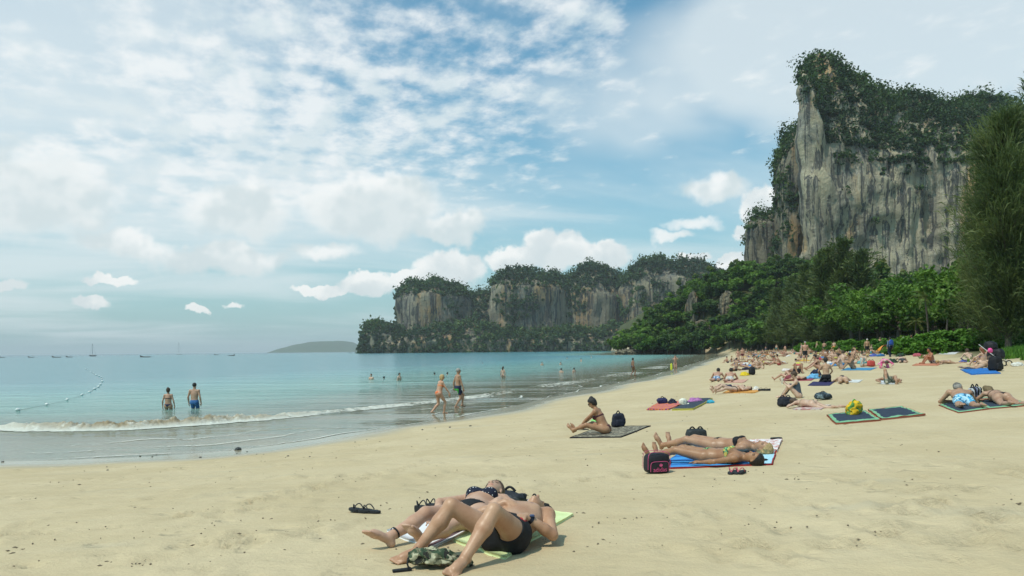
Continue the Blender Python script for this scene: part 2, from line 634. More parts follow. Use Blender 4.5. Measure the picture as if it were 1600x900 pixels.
# ------------------------------------------------------------------ sea
def mat_water():
    m, k, out = new_mat('sea_water')
    p = k.pos()
    dep = k.attr('depth')
    off = k.attr('offshore')
    n0 = k.noise(k.v('MULTIPLY', p, (0.02, 0.05, 1.0)), 1.0, 4, 0.55)
    col = k.mix(k.ss(dep, 0.02, 0.55), (0.42, 0.44, 0.33), (0.25, 0.46, 0.40))
    col = k.mix(k.ss(dep, 0.4, 2.2), col, (0.145, 0.375, 0.385))
    col = k.mix(k.ss(dep, 2.0, 4.0), col, (0.090, 0.29, 0.335))
    col = k.mix(k.ss(off, 120.0, 900.0), col, (0.075, 0.235, 0.30))
    col = k.mix(k.ss(n0, 0.35, 0.7, 0.0, 0.35), col, k.mix(1.0, col, (0.75, 0.82, 0.86), 'MULTIPLY'))
    # waves: long low swell plus wind ripples, stronger in the patch off the beach
    ps = k.v('MULTIPLY', p, (0.45, 1.0, 1.0))
    rip = k.noise(ps, 1.9, 4, 0.55, 0.3)
    rip2 = k.noise(ps, 0.55, 3, 0.5, 0.2)
    swell = k.noise(k.v('MULTIPLY', p, (0.25, 1.0, 1.0)), 0.16, 3, 0.5)
    chop = k.attr('chop')
    h = k.m('ADD', k.m('MULTIPLY', rip, k.m('MULTIPLY', chop, 0.22)), k.m('ADD', k.m('MULTIPLY', rip2, k.m('MULTIPLY', chop, 0.5)), k.m('MULTIPLY', swell, 0.8)))
    nm = k.bump(h, 0.42, 1.0)
    dif = k.n.new('ShaderNodeBsdfDiffuse')
    k.put(dif.inputs['Color'], col)
    k.put(dif.inputs['Normal'], nm)
    tr = k.n.new('ShaderNodeBsdfTransparent')
    k.put(tr.inputs['Color'], (0.93, 0.96, 0.93))
    body = k.n.new('ShaderNodeMixShader')
    k.put(body.inputs[0], k.lin(k.m('POWER', 2.718, k.m('MULTIPLY', dep, -3.0)), 1.0, 0.0, 0.03, 0.985))
    k.l.new(tr.outputs[0], body.inputs[1])
    k.l.new(dif.outputs[0], body.inputs[2])
    gl = k.n.new('ShaderNodeBsdfGlossy')
    k.put(gl.inputs['Roughness'], k.lin(off, 0.0, 40.0, 0.04, 0.16))
    k.put(gl.inputs['Normal'], nm)
    fr = k.n.new('ShaderNodeFresnel')
    fr.inputs['IOR'].default_value = 1.33
    k.put(fr.inputs['Normal'], nm)
    mx = k.n.new('ShaderNodeMixShader')
    k.put(mx.inputs[0], k.m('MINIMUM', k.m('MULTIPLY', fr.outputs[0], 0.85), 0.62))
    k.l.new(body.outputs[0], mx.inputs[1])
    k.l.new(gl.outputs[0], mx.inputs[2])
    k.l.new(mx.outputs[0], out.inputs[0])
    return m


_foam_px = [(-300, 674), (0, 671), (110, 672), (200, 670), (300, 664), (400, 656), (470, 650), (540, 643), (620, 634), (700, 626), (760, 618), (830, 607), (900, 597), (960, 588), (1010, 578), (1050, 567)]


def build_sea():
    az = np.radians(np.concatenate([np.linspace(-100, -44, 30)[:-1], np.linspace(-44, 30, 240), np.linspace(30, 60, 12)[1:]]))
    rad = np.concatenate([np.geomspace(9.0, 400.0, 330)[:-1], np.geomspace(400.0, 26000.0, 60)])
    X, Y = fan(az, rad)
    d = shore_dist(X, Y)
    dep = -terrain_d(X, Y, d)
    dep = np.where(d > 0, 0.0, dep)
    dep = np.where(rad[None, :] > 700, 4.0, dep)
    off = np.maximum(-d, 0)
    Z = np.zeros_like(X)
    amp = smooth(6, 18, off) * (1 - smooth(120, 300, rad)[None, :])
    Z += amp * (0.10 * (fbm(X * 0.12, Y * 0.32, 0, 3) - 0.5) + 0.05 * (fbm(X * 0.7, Y * 1.5, 4, 2) - 0.5))
    chop = 0.16 + 0.95 * smooth(-45, 30, X + 6 - Y * 0.03) ** 1.0 * smooth(4, 14, off)
    me = mesh_np('sea', np.stack([X, Y, Z], -1).reshape(-1, 3), grid_faces(len(az), len(rad))[:, ::-1])
    set_attr(me, 'depth', dep.ravel())
    set_attr(me, 'offshore', off.ravel())
    set_attr(me, 'chop', chop.ravel())
    tag(obj('sea', me, mat_water()), kind='structure')


build_sea()


def build_foam():
    m, k, out = new_mat('foam')
    p = k.pos()
    n = k.noise(p, 2.2, 5, 0.65)
    n2 = k.noise(k.v('MULTIPLY', p, (0.12, 0.12, 1)), 1.0, 3, 0.5)
    sandy = k.attr('sandy')
    c = k.mix(k.m('MULTIPLY', sandy, k.ss(n, 0.30, 0.52)), (0.70, 0.69, 0.61), (0.31, 0.24, 0.145))
    c = k.mix(k.m('MULTIPLY', k.ss(k.noise(p, 7, 4, 0.6), 0.55, 0.72), k.m('MULTIPLY', sandy, 0.6)), c, (0.22, 0.18, 0.11))
    al = k.attr('alpha')
    aa = k.ss(k.m('ADD', al, k.m('ADD', k.m('MULTIPLY', k.m('SUBTRACT', k.noise(p, 3.5, 5, 0.7), 0.5), 1.3), k.m('MULTIPLY', k.m('SUBTRACT', n2, 0.5), 1.6))), 0.35, 0.75)
    principled(k, out, c, 0.7, k.bump(k.noise(p, 12, 4, 0.7), 0.8, 0.08), 0.3, Alpha=aa)
    pts = np.array([on_level(a, b, 0.0) for a, b in _foam_px])
    seg = np.r_[0, np.cumsum(np.hypot(*np.diff(pts, axis=0).T))]
    px = np.array([a for a, b in _foam_px], float)
    # finer where it is near
    t = np.interp(np.linspace(0, 1, 900), np.linspace(0, 1, len(seg)), seg)
    cx, cy, pp = np.interp(t, seg, pts[:, 0]), np.interp(t, seg, pts[:, 1]), np.interp(t, seg, px)
    tx, ty = np.gradient(cx), np.gradient(cy)
    L = np.hypot(tx, ty)
    nx, ny = ty / L, -tx / L                    # towards the land
    nv = 26
    w = np.linspace(-1, 1, nv)
    brk = np.interp(pp, [-300, 0, 60, 330, 430, 520, 700, 900, 1050], [.5, .7, .9, 1.0, .62, .38, .26, .16, .10])
    wid = np.interp(pp, [-300, 330, 520, 700, 900, 1050], [1.3, 1.25, 1.1, 1.6, 2.6, 3.5])
    jit = 0.5 * (fbm(t * 0.9, t * 0, 3, 4, 0.6) - 0.5)
    X = cx[:, None] + nx[:, None] * (w[None, :] * wid[:, None] * 0.62 + jit[:, None])
    Y = cy[:, None] + ny[:, None] * (w[None, :] * wid[:, None] * 0.62 + jit[:, None])
    prof = np.exp(-((w + 0.05) / 0.42) ** 2)
    lump = fbm(X * 4.5, Y * 4.5, 1, 4, 0.7)
    Z = 0.012 + brk[:, None] * prof[None, :] * (0.02 + 0.50 * lump) * 0.85
    me = mesh_np('breaking_wave', np.stack([X, Y, Z], -1).reshape(-1, 3), grid_faces(len(t), nv)[:, ::-1])
    al = np.broadcast_to((1 - np.abs(w) ** 3)[None, :], X.shape) * (0.30 + 0.9 * brk[:, None])
    sandy = np.interp(pp, [-300, 0, 60, 160, 330, 430, 520, 1050], [0.2, .25, .6, 1.0, .95, .6, .25, .15])[:, None] * smooth(0.75, 0.05, np.abs(w - 0.0))[None, :]
    set_attr(me, 'alpha', al.ravel())
    set_attr(me, 'sandy', sandy.ravel())
    tag(obj('breaking_wave', me, m), kind='stuff', label='low breaking wave of white and sandy brown foam along the shore', cat='wave')
    # lace of foam at the edge of the wash
    sp = SHORE[(SHORE[:, 1] < 240) & (SHORE[:, 0] > -46) & (SHORE[:, 1] > 5)]
    sg = np.r_[0, np.cumsum(np.hypot(*np.diff(sp, axis=0).T))]
    t = np.linspace(0, 1, 700) ** 1.6 * sg[-1]
    cx, cy = np.interp(t, sg, sp[:, 0]), np.interp(t, sg, sp[:, 1])
    tx, ty = np.gradient(cx), np.gradient(cy)
    L = np.hypot(tx, ty)
    nx, ny = -ty / L, tx / L
    w = np.linspace(0, 1, 6)
    j2 = 0.9 * (fbm(t * 0.35, t * 0, 8, 4, 0.55) - 0.5)
    allv, allf, ala = [], [], []
    for base_off, ww, strength in ((0.1, 0.16, 0.62), (1.5, 0.22, 0.42), (3.2, 0.3, 0.36)):
        X = cx[:, None] + nx[:, None] * (base_off + w[None, :] * ww + j2[:, None] * (1 + base_off * .5))
        Y = cy[:, None] + ny[:, None] * (base_off + w[None, :] * ww + j2[:, None] * (1 + base_off * .5))
        Z = np.maximum(terrain(X, Y), 0.0) + 0.012
        allf.append(grid_faces(len(t), 6) + sum(len(v) for v in allv))
        allv.append(np.stack([X, Y, Z], -1).reshape(-1, 3))
        ala.append((strength * np.sin(np.pi * w)[None, :] * (0.4 + 1.2 * vnoise(t * 0.5, base_off))[:, None]).ravel())
    me = mesh_np('wash_foam', np.vstack(allv), np.vstack(allf))
    set_attr(me, 'alpha', np.concatenate(ala))
    set_attr(me, 'sandy', np.zeros(sum(len(v) for v in allv)))
    tag(obj('wash_foam', me, m), kind='stuff', label='thin white lines of foam left by the wash on wet sand', cat='foam')


build_foam()
# ------------------------------------------------------------------ rock and foliage materials
def mat_rock(name, far=0.0, sc=1.0, dark=1.0):
    m, k, out = new_mat(name)
    p = k.pos()
    px_, py_, pz_ = k.sep(p)
    st = k.v('MULTIPLY', p, (1.0, 1.0, 0.055))
    s1 = k.noise(st, 0.34 * sc, 6, 0.68, 0.4)          # vertical drip streaks
    s2 = k.noise(k.v('ADD', st, (31, 7, 2)), 0.085 * sc, 5, 0.6, 0.3)
    bl = k.noise(p, 0.05 * sc, 5, 0.6)
    oc = k.noise(k.v('MULTIPLY', p, (1, 1, 0.35)), 0.045 * sc, 5, 0.6, 0.5)
    c = k.mix(k.ss(s2, 0.34, 0.62), (0.29, 0.255, 0.19), (0.50, 0.425, 0.28))
    c = k.mix(k.ss(oc, 0.50, 0.64, 0.0, 0.85), c, (0.56, 0.34, 0.15))
    c = k.mix(k.ss(bl, 0.50, 0.70, 0.0, 0.7), c, (0.215, 0.215, 0.20))
    c = k.mix(k.ss(s1, 0.495, 0.565, 0.0, 0.92), c, (0.075, 0.073, 0.070))
    c = k.mix(k.ss(k.noise(k.v('ADD', st, (3, 57, 0)), 0.75 * sc, 5, 0.65), 0.56, 0.66, 0, 0.6), c, (0.58, 0.52, 0.40))
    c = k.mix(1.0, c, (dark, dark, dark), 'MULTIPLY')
    h = k.m('ADD', k.m('MULTIPLY', s1, -1.2), k.noise(p, 0.5 * sc, 6, 0.65))
    principled(k, out, c, 0.9, k.bump(h, 0.8, 1.6 / sc), 0.15)
    return m


def mat_leaf(name, stops, rough=0.55, transl=0.25):
    m, k, out = new_mat(name)
    t = k.attr('tone')
    c = k.ramp(t, stops)
    d = principled(k, None, c, rough, None, 0.25)
    tr = k.n.new('ShaderNodeBsdfTranslucent')
    k.put(tr.inputs['Color'], k.mix(1.0, c, (1.15, 1.25, 0.5), 'MULTIPLY'))
    mx = k.n.new('ShaderNodeMixShader')
    mx.inputs[0].default_value = transl
    k.l.new(d, mx.inputs[1])
    k.l.new(tr.outputs[0], mx.inputs[2])
    k.l.new(mx.outputs[0], out.inputs[0])
    return m


M_ROCK = mat_rock('limestone', dark=.90)
M_ROCKDARK = mat_rock('dark_limestone', dark=.5)  # same limestone with all its colours evenly darkened, for the two left blocks
M_ROCKFAR = mat_rock('far_limestone', sc=0.62, dark=.62)
M_ROCKNEAR = mat_rock('shore_rock', sc=4.0, dark=.42)
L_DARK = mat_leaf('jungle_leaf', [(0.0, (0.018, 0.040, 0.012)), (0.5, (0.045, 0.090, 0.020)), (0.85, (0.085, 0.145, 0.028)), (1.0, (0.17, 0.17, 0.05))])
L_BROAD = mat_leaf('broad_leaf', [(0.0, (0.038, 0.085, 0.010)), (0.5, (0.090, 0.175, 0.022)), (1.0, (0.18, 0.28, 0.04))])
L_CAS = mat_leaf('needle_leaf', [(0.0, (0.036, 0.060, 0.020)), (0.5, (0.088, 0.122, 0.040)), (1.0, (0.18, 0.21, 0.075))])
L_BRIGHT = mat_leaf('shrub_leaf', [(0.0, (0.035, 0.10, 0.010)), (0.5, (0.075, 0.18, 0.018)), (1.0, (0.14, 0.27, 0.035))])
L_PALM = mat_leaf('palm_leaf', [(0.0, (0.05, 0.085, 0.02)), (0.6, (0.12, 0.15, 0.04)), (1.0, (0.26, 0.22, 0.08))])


def mat_bark():
    m, k, out = new_mat('bark')
    p = k.coord('Object')
    n = k.noise(k.v('MULTIPLY', p, (1, 1, 0.3)), 9, 5, 0.6)
    principled(k, out, k.mix(n, (0.06, 0.05, 0.04), (0.17, 0.14, 0.11)), 0.9, k.bump(n, 0.6, 0.05), 0.15)
    return m


M_BARK = mat_bark()


# ------------------------------------------------------------------ foliage geometry
def leaf_mesh(name, centers, radii, n_per, size, seed=0, squash=0.8, droop=0.0, tone=None, elong=1.6, up_bias=0.35):
    """clumps of small rhombic leaves; centers (n,3), radii (n,), leaf size in metres"""
    rng = np.random.default_rng(seed)
    centers = np.asarray(centers, float)
    n = len(centers)
    cnt = np.broadcast_to(np.asarray(n_per, int), (n,))
    idx = np.repeat(np.arange(n), cnt)
    N = len(idx)
    v = rng.normal(size=(N, 3))
    v /= np.linalg.norm(v, axis=1)[:, None]
    r = rng.random(N) ** 0.42
    off = v * r[:, None] * np.asarray(radii, float)[idx][:, None]
    off[:, 2] *= squash
    c = centers[idx] + off
    nrm = v * 0.8 + rng.normal(size=(N, 3)) * 0.7
    nrm[:, 2] += up_bias
    nrm /= np.linalg.norm(nrm, axis=1)[:, None]
    a = np.cross(nrm, rng.normal(size=(N, 3)))
    a /= np.linalg.norm(a, axis=1)[:, None]
    b = np.cross(nrm, a)
    s = size * rng.uniform(0.55, 1.35, N)
    if np.ndim(size) == 0 and np.ndim(radii) == 1:
        pass
    a = a * (s * elong * 0.5)[:, None]
    b = b * (s * 0.5)[:, None]
    bend = nrm * (s * 0.18)[:, None]
    V = np.stack([c - a - bend, c - b, c + a - bend, c + b], 1).reshape(-1, 3)
    Fc = np.arange(N * 4).reshape(-1, 4)
    me = mesh_np(name, V, Fc, False)
    if tone is None:
        tone = rng.random(n)
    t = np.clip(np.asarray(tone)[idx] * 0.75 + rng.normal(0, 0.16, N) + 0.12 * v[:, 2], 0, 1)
    set_attr(me, 'tone', np.repeat(t, 4))
    return me


# ------------------------------------------------------------------ karst cliffs
def WX(px, D):
    return (px - 800.0) / F * D


def WH(px, py, D):
    return CAMZ + (ray(px, py)[1]) * D


def resample(poly, n, closed):
    p = np.asarray(poly, float)
    if closed:
        p = np.vstack([p, p[:1]])
    s = np.r_[0, np.cumsum(np.hypot(np.diff(p[:, 0]), np.diff(p[:, 1])))]
    t = np.linspace(0, s[-1], n + 1)[:-1] if closed else np.linspace(0, s[-1], n)
    return np.stack([np.interp(t, s, p[:, i]) for i in range(p.shape[1])], 1)


def build_cliff(name, foot, ridge, step, mat, veg, seed=0, rough=1.0, flute=1.0, z0=-2.0, lean=0.0, leafmat=None, label=None):
    """foot: closed loop of (x, y, wall_top_height); ridge: (x, y, height) polyline inside"""
    area = sum(foot[i][0] * foot[(i + 1) % len(foot)][1] - foot[(i + 1) % len(foot)][0] * foot[i][1] for i in range(len(foot)))
    if area < 0:
        foot = foot[::-1]
    per = sum(math.hypot(foot[i][0] - foot[i - 1][0], foot[i][1] - foot[i - 1][1]) for i in range(len(foot)))
    n = int(per / step)
    fp = resample(foot, n, True)
    for _ in range(max(2, int(5.0 / step))):                   # round the corners a little
        fp[:, :2] = 0.5 * fp[:, :2] + 0.25 * (np.roll(fp[:, :2], 1, 0) + np.roll(fp[:, :2], -1, 0))
        fp[:, 2] = 0.5 * fp[:, 2] + 0.25 * (np.roll(fp[:, 2], 1) + np.roll(fp[:, 2], -1))
    rg = resample(ridge, 240, False)
    di = ((fp[:, None, :2] - rg[None, :, :2]) ** 2).sum(-1).argmin(1).astype(float)
    for _ in range(40):
        # smooth the pairing so that the top closes without folds
        dd = di[np.arange(n)]
        di = 0.5 * dd + 0.25 * (np.roll(dd, 1) + np.roll(dd, -1))
    tgt = rg[np.clip(np.round(di).astype(int), 0, 239)]
    tan = np.roll(fp[:, :2], -1, 0) - np.roll(fp[:, :2], 1, 0)
    nn = np.stack([tan[:, 1], -tan[:, 0]], 1)
    nn /= np.linalg.norm(nn, axis=1)[:, None] + 1e-9
    hmax = fp[:, 2].max()
    m1 = max(8, int(hmax / (step * 1.3)))
    reach = np.median(np.hypot(tgt[:, 0] - fp[:, 0], tgt[:, 1] - fp[:, 1]))
    m2 = max(8, int(reach / (step * 1.2)))
    t1 = np.linspace(0, 1, m1)
    q = np.linspace(0, 1, m2 + 1)[1:]
    x1 = np.repeat(fp[None, :, 0], m1, 0)
    y1 = np.repeat(fp[None, :, 1], m1, 0)
    z1 = z0 + t1[:, None] * (fp[None, :, 2] - z0)
    prof = lean * (1 - t1) ** 1.5 * hmax                       # foot stands out (or in, when negative)
    x1 = x1 + nn[None, :, 0] * prof[:, None]
    y1 = y1 + nn[None, :, 1] * prof[:, None]
    x2 = fp[None, :, 0] + (tgt[None, :, 0] - fp[None, :, 0]) * q[:, None]
    y2 = fp[None, :, 1] + (tgt[None, :, 1] - fp[None, :, 1]) * q[:, None]
    ez = np.sin(q * math.pi / 2) ** 0.85
    z2 = fp[None, :, 2] + (tgt[None, :, 2] - fp[None, :, 2]) * ez[:, None]
    X, Y, Z = np.vstack([x1, x2]), np.vstack([y1, y2]), np.vstack([z1, z2])
    iswall = np.vstack([np.ones_like(x1), np.repeat((1 - q)[:, None] ** 1.5, n, 1)])
    o = seed * 13.7
    big = fbm(X / (34 * rough) + o, Y / (34 * rough), Z / (46 * rough), 4) - 0.5
    flu = fbm(X / (7 * rough) + o, Y / (7 * rough), Z / (60 * rough), 4, 0.6) - 0.5
    med = fbm(X / (9 * rough) + o, Y / (9 * rough), Z / (9 * rough), 4, 0.55) - 0.5
    ovh = fbm(X / (20 * rough) + o + 7, Y / (20 * rough), Z / (9 * rough), 3, 0.6) - 0.5
    cav = np.minimum(fbm(X / (11 * rough) + o + 3, Y / (11 * rough), Z / (55 * rough), 3) - 0.37, 0) * 55
    disp = (20 * big + 9.0 * flu * flute + 5.5 * med + 2.6 * ovh * flute + cav) * rough * (0.25 + 0.75 * iswall)
    X = X + nn[None, :, 0] * disp
    Y = Y + nn[None, :, 1] * disp
    Z = Z + (1 - iswall) * veg.get('bumpy', 9.0) * rough * (fbm(X / (16 * rough), Y / (16 * rough), o, 4) - 0.5)
    rows = m1 + m2
    V = np.stack([X, Y, Z], -1).reshape(-1, 3)
    Fc = grid_faces(rows, n, True)
    me = mesh_np(name, V, Fc, True)
    ob = obj(name, me, mat)
    tag(ob, kind='structure')
    # foliage
    P4 = V[Fc]
    cen = P4.mean(1)
    nv_ = np.cross(P4[:, 2] - P4[:, 0], P4[:, 3] - P4[:, 1])
    ar = np.linalg.norm(nv_, axis=1) * 0.5
    nv_ = nv_ / (2 * ar[:, None] + 1e-9)
    row = np.repeat(np.arange(rows - 1), n)
    topness = np.where(row >= m1, 1.0, 0.0)
    hfrac = np.where(row < m1, row / m1, 1.0)
    pn = fbm(cen[:, 0] / (veg['patch']) + o, cen[:, 1] / veg['patch'], cen[:, 2] / (veg['patch'] * 1.3), 4)
    prob = veg['top'] * topness + (1 - topness) * (veg['wall'] * smooth(veg['thr'], veg['thr'] + 0.10, pn)
                                                   + smooth(veg.get('edge', 0.93), 1.0, hfrac) * 0.9
                                                   + smooth(veg.get('low', 0.2), veg.get('low', 0.2) - 0.16, hfrac + 0.25 * (pn - 0.5)) * veg.get('lowp', 0.0))
    prob = prob + 0.7 * smooth(0.45, 0.75, np.abs(nv_[:, 2])) * (1 - topness)
    if 'front' in veg:
        prob = prob * (nv_[:, 1] < veg['front'])            # skip the far side nobody sees
    lam = np.clip(prob, 0, 1.2) * ar * veg['dens']
    rng = np.random.default_rng(seed)
    cnt = rng.poisson(lam)
    idx = np.repeat(np.arange(len(cen)), cnt)
    pts = cen[idx] + rng.normal(size=(len(idx), 3)) * step * 0.5
    rad = veg['r'] * (0.45 + 1.7 * rng.random(len(idx)) ** 3) * np.where(topness[idx] > 0, 1.0, 0.75)
    pts = pts + nv_[idx] * (rad * 0.15)[:, None]
    pts[:, 2] += rad * 0.35 * topness[idx]
    tone = np.clip(fbm(pts[:, 0] / (veg['patch'] * .8), pts[:, 1] / (veg['patch'] * .8), pts[:, 2] / (veg['patch'] * .8) + 40, 3) * 1.5 - 0.42 + veg.get('tone', 0), 0, 1)
    lm = leaf_mesh('vegetation', pts, rad, veg['n'], veg['leaf'], seed, 0.85, tone=tone)
    lo = obj('vegetation', lm, leafmat or L_DARK, ob)
    tag(lo, kind='stuff')
    return ob


def fpt(px, D, top_py):
    return (WX(px, D), D, WH(px, top_py, D))


def build_cliffs():
    near = dict(top=1.0, wall=0.6, thr=0.625, patch=26.0, dens=0.15, r=3.4, n=30, leaf=1.1, tone=0.10, front=0.75, edge=0.955)
    build_cliff('cliff',
                [fpt(1254, 398, 112), fpt(1272, 388, 138), fpt(1300, 388, 246), fpt(1340, 388, 258), fpt(1400, 388, 262), fpt(1480, 384, 258), fpt(1530, 380, 255), fpt(1640, 372, 300), fpt(1760, 400, 380), (350, 470, 90), (300, 500, 110), (240, 500, 115), (215, 480, 115), (195, 450, 115), (176, 424, 120)],
                [(WX(1262, 418), 418, WH(1262, 110, 418)), (WX(1277, 420), 420, WH(1277, 86, 420)), (WX(1300, 424), 424, WH(1300, 112, 424)), (WX(1342, 428), 428, WH(1342, 136, 428)), (WX(1362, 430), 430, WH(1362, 165, 430)), (WX(1405, 438), 438, WH(1405, 152, 438)), (WX(1435, 438), 438, WH(1435, 170, 438)), (WX(1480, 438), 438, WH(1480, 174, 438)), (WX(1520, 438), 438, WH(1520, 158, 438)), (WX(1560, 438), 438, WH(1560, 172, 438)), (WX(1597, 438), 438, WH(1597, 208, 438)), (WX(1680, 438), 438, WH(1680, 290, 438))],
                1.9, M_ROCK, near, seed=1, rough=0.62, flute=1.9)
    n2 = dict(near, wall=0.9, thr=0.47, dens=.11)
    build_cliff('cliff',
                [fpt(1211, 452, 290), fpt(1224, 440, 250), fpt(1246, 432, 225), fpt(1300, 445, 230), (230, 510, 80), (193, 505, 85)],
                [(WX(1221, 466), 466, WH(1221, 246, 466)), (WX(1234, 465), 465, WH(1234, 210, 465)), (WX(1270, 470), 470, WH(1270, 190, 470))],
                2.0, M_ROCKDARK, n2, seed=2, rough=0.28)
    build_cliff('cliff',
                [fpt(1166, 500, 366), fpt(1180, 488, 354), fpt(1205, 484, 350), fpt(1235, 490, 345), (215, 545, 60), (180, 535, 60)],
                [(WX(1172, 512), 512, WH(1172, 348, 512)), (WX(1183, 512), 512, WH(1183, 337, 512)), (WX(1230, 512), 512, WH(1230, 328, 512))],
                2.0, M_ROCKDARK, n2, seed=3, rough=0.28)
    # the long headland across the bay
    far = dict(top=1.0, wall=0.95, thr=0.54, patch=48.0, dens=0.050, r=5.2, n=26, leaf=2.3, front=0.6, edge=0.94, low=0.14, lowp=0.9, tone=0.06, bumpy=26.0)

    def head(foot, ridge, seed, step=4.6, rough=1.0, v=far, name='headland'):
        build_cliff(name, [fpt(*f) for f in foot], [(WX(a, D), D, WH(a, b, D)) for a, D, b in ridge], step, M_ROCKFAR, v, seed=seed, rough=rough)
    head([(564, 985, 530), (578, 968, 519), (600, 968, 522), (628, 978, 528), (650, 1010, 520), (580, 1030, 525)],
         [(576, 1000, 508), (592, 1000, 505), (608, 1002, 514), (640, 1005, 512)], 4, 4.0, 0.5, dict(far, r=4.2, dens=0.08))
    head([(617, 1010, 470), (630, 992, 462), (665, 985, 458), (705, 988, 462), (735, 1005, 470), (745, 1080, 470), (630, 1080, 470)],
         [(624, 1030, 462), (642, 1030, 445), (660, 1030, 450), (685, 1032, 437), (704, 1032, 444), (735, 1040, 466)], 5, rough=0.85, v=dict(far, thr=0.54))
    head([(722, 1015, 500), (750, 1003, 490), (790, 1010, 480), (790, 1090, 465), (730, 1090, 470)],
         [(734, 1045, 478), (752, 1045, 458), (772, 1045, 466)], 6, rough=0.7, v=dict(far, wall=1.1, thr=0.36))
    head([(766, 985, 450), (785, 968, 446), (820, 962, 446), (860, 965, 450), (890, 985, 455), (900, 1080, 440), (780, 1080, 440)],
         [(778, 1015, 446), (797, 1015, 425), (826, 1015, 427), (850, 1015, 434), (868, 1018, 428), (892, 1020, 444)], 7, rough=0.95, v=dict(far, thr=0.54))
    head([(868, 1000, 462), (890, 985, 458), (925, 978, 458), (960, 985, 462), (990, 1000, 470), (990, 1080, 440), (880, 1080, 440)],
         [(880, 1030, 446), (902, 1030, 432), (922, 1030, 416), (946, 1030, 422), (985, 1035, 440)], 8, rough=0.95, v=dict(far, thr=0.54))
    head([(972, 960, 455), (985, 945, 452), (1020, 935, 440), (1060, 930, 438), (1110, 935, 450), (1170, 960, 470), (1160, 1050, 440), (990, 1050, 440)],
         [(982, 990, 436), (1002, 985, 413), (1025, 982, 404), (1050, 980, 414), (1085, 980, 412), (1112, 985, 424), (1150, 990, 450)], 9, rough=0.95, v=dict(far, thr=0.545))
    # jungle apron along its foot
    head([(590, 962, 540), (650, 945, 534), (720, 940, 530), (800, 925, 532), (880, 925, 534), (960, 925, 534), (1060, 900, 534), (1120, 905, 530), (1120, 960, 510), (900, 975, 528), (700, 985, 522), (600, 990, 530)],
         [(612, 975, 528), (660, 970, 519), (735, 970, 505), (800, 962, 524), (850, 958, 522), (880, 960, 516), (935, 960, 524), (960, 950, 512), (1020, 935, 505), (1100, 930, 490)], 10, rough=0.5, v=dict(far, wall=1.0, thr=0.22, tone=0.16, dens=0.055))
    # low island on the horizon
    V = []
    me_pts = [(445, 548), (452, 543), (468, 538), (485, 534.5), (505, 533), (530, 532.5), (548, 534), (562, 540), (575, 547)]
    D0 = 6500.0
    prof = resample([(WX(a, D0), WH(a, b, D0)) for a, b in me_pts], 60, False)
    prof[:, 1] += 8.0 * (fbm(np.arange(60) * 0.35, 0.0, 2, 3) - 0.5)
    rows = []
    for t in np.linspace(-1, 1, 15):
        rows.append(np.stack([prof[:, 0] + 0 * t, np.full(60, D0 + 500 * t), np.maximum(prof[:, 1], 0) * np.cos(t * math.pi / 2) ** 0.6 - 1.0], 1))
    me = mesh_np('island', np.vstack(rows), grid_faces(15, 60)[:, ::-1])
    m, k, out = new_mat('island_forest')
    principled(k, out, k.mix(k.noise(k.pos(), 0.02, 4), (0.03, 0.055, 0.025), (0.07, 0.10, 0.04)), 0.9)
    tag(obj('island', me, m), kind='structure')


build_cliffs()
# ------------------------------------------------------------------ trees
def tube(path, radii, sides=7):
    """tapered tube along a polyline -> verts, faces"""
    path = np.asarray(path, float)
    n = len(path)
    tan = np.gradient(path, axis=0)
    tan /= np.linalg.norm(tan, axis=1)[:, None] + 1e-9
    ref = np.array([0.31, 0.87, 0.2])
    a = np.cross(tan, ref)
    a /= np.linalg.norm(a, axis=1)[:, None] + 1e-9
    b = np.cross(tan, a)
    th = np.linspace(0, 2 * math.pi, sides, endpoint=False)
    V = path[:, None, :] + np.asarray(radii)[:, None, None] * (np.cos(th)[None, :, None] * a[:, None, :] + np.sin(th)[None, :, None] * b[:, None, :])
    return V.reshape(-1, 3), grid_faces(n, sides, True)


def join(parts):
    vs, fs, o = [], [], 0
    for v_, f_ in parts:
        vs.append(v_)
        fs.append(np.asarray(f_) + o)
        o += len(v_)
    return np.vstack(vs), np.vstack(fs)


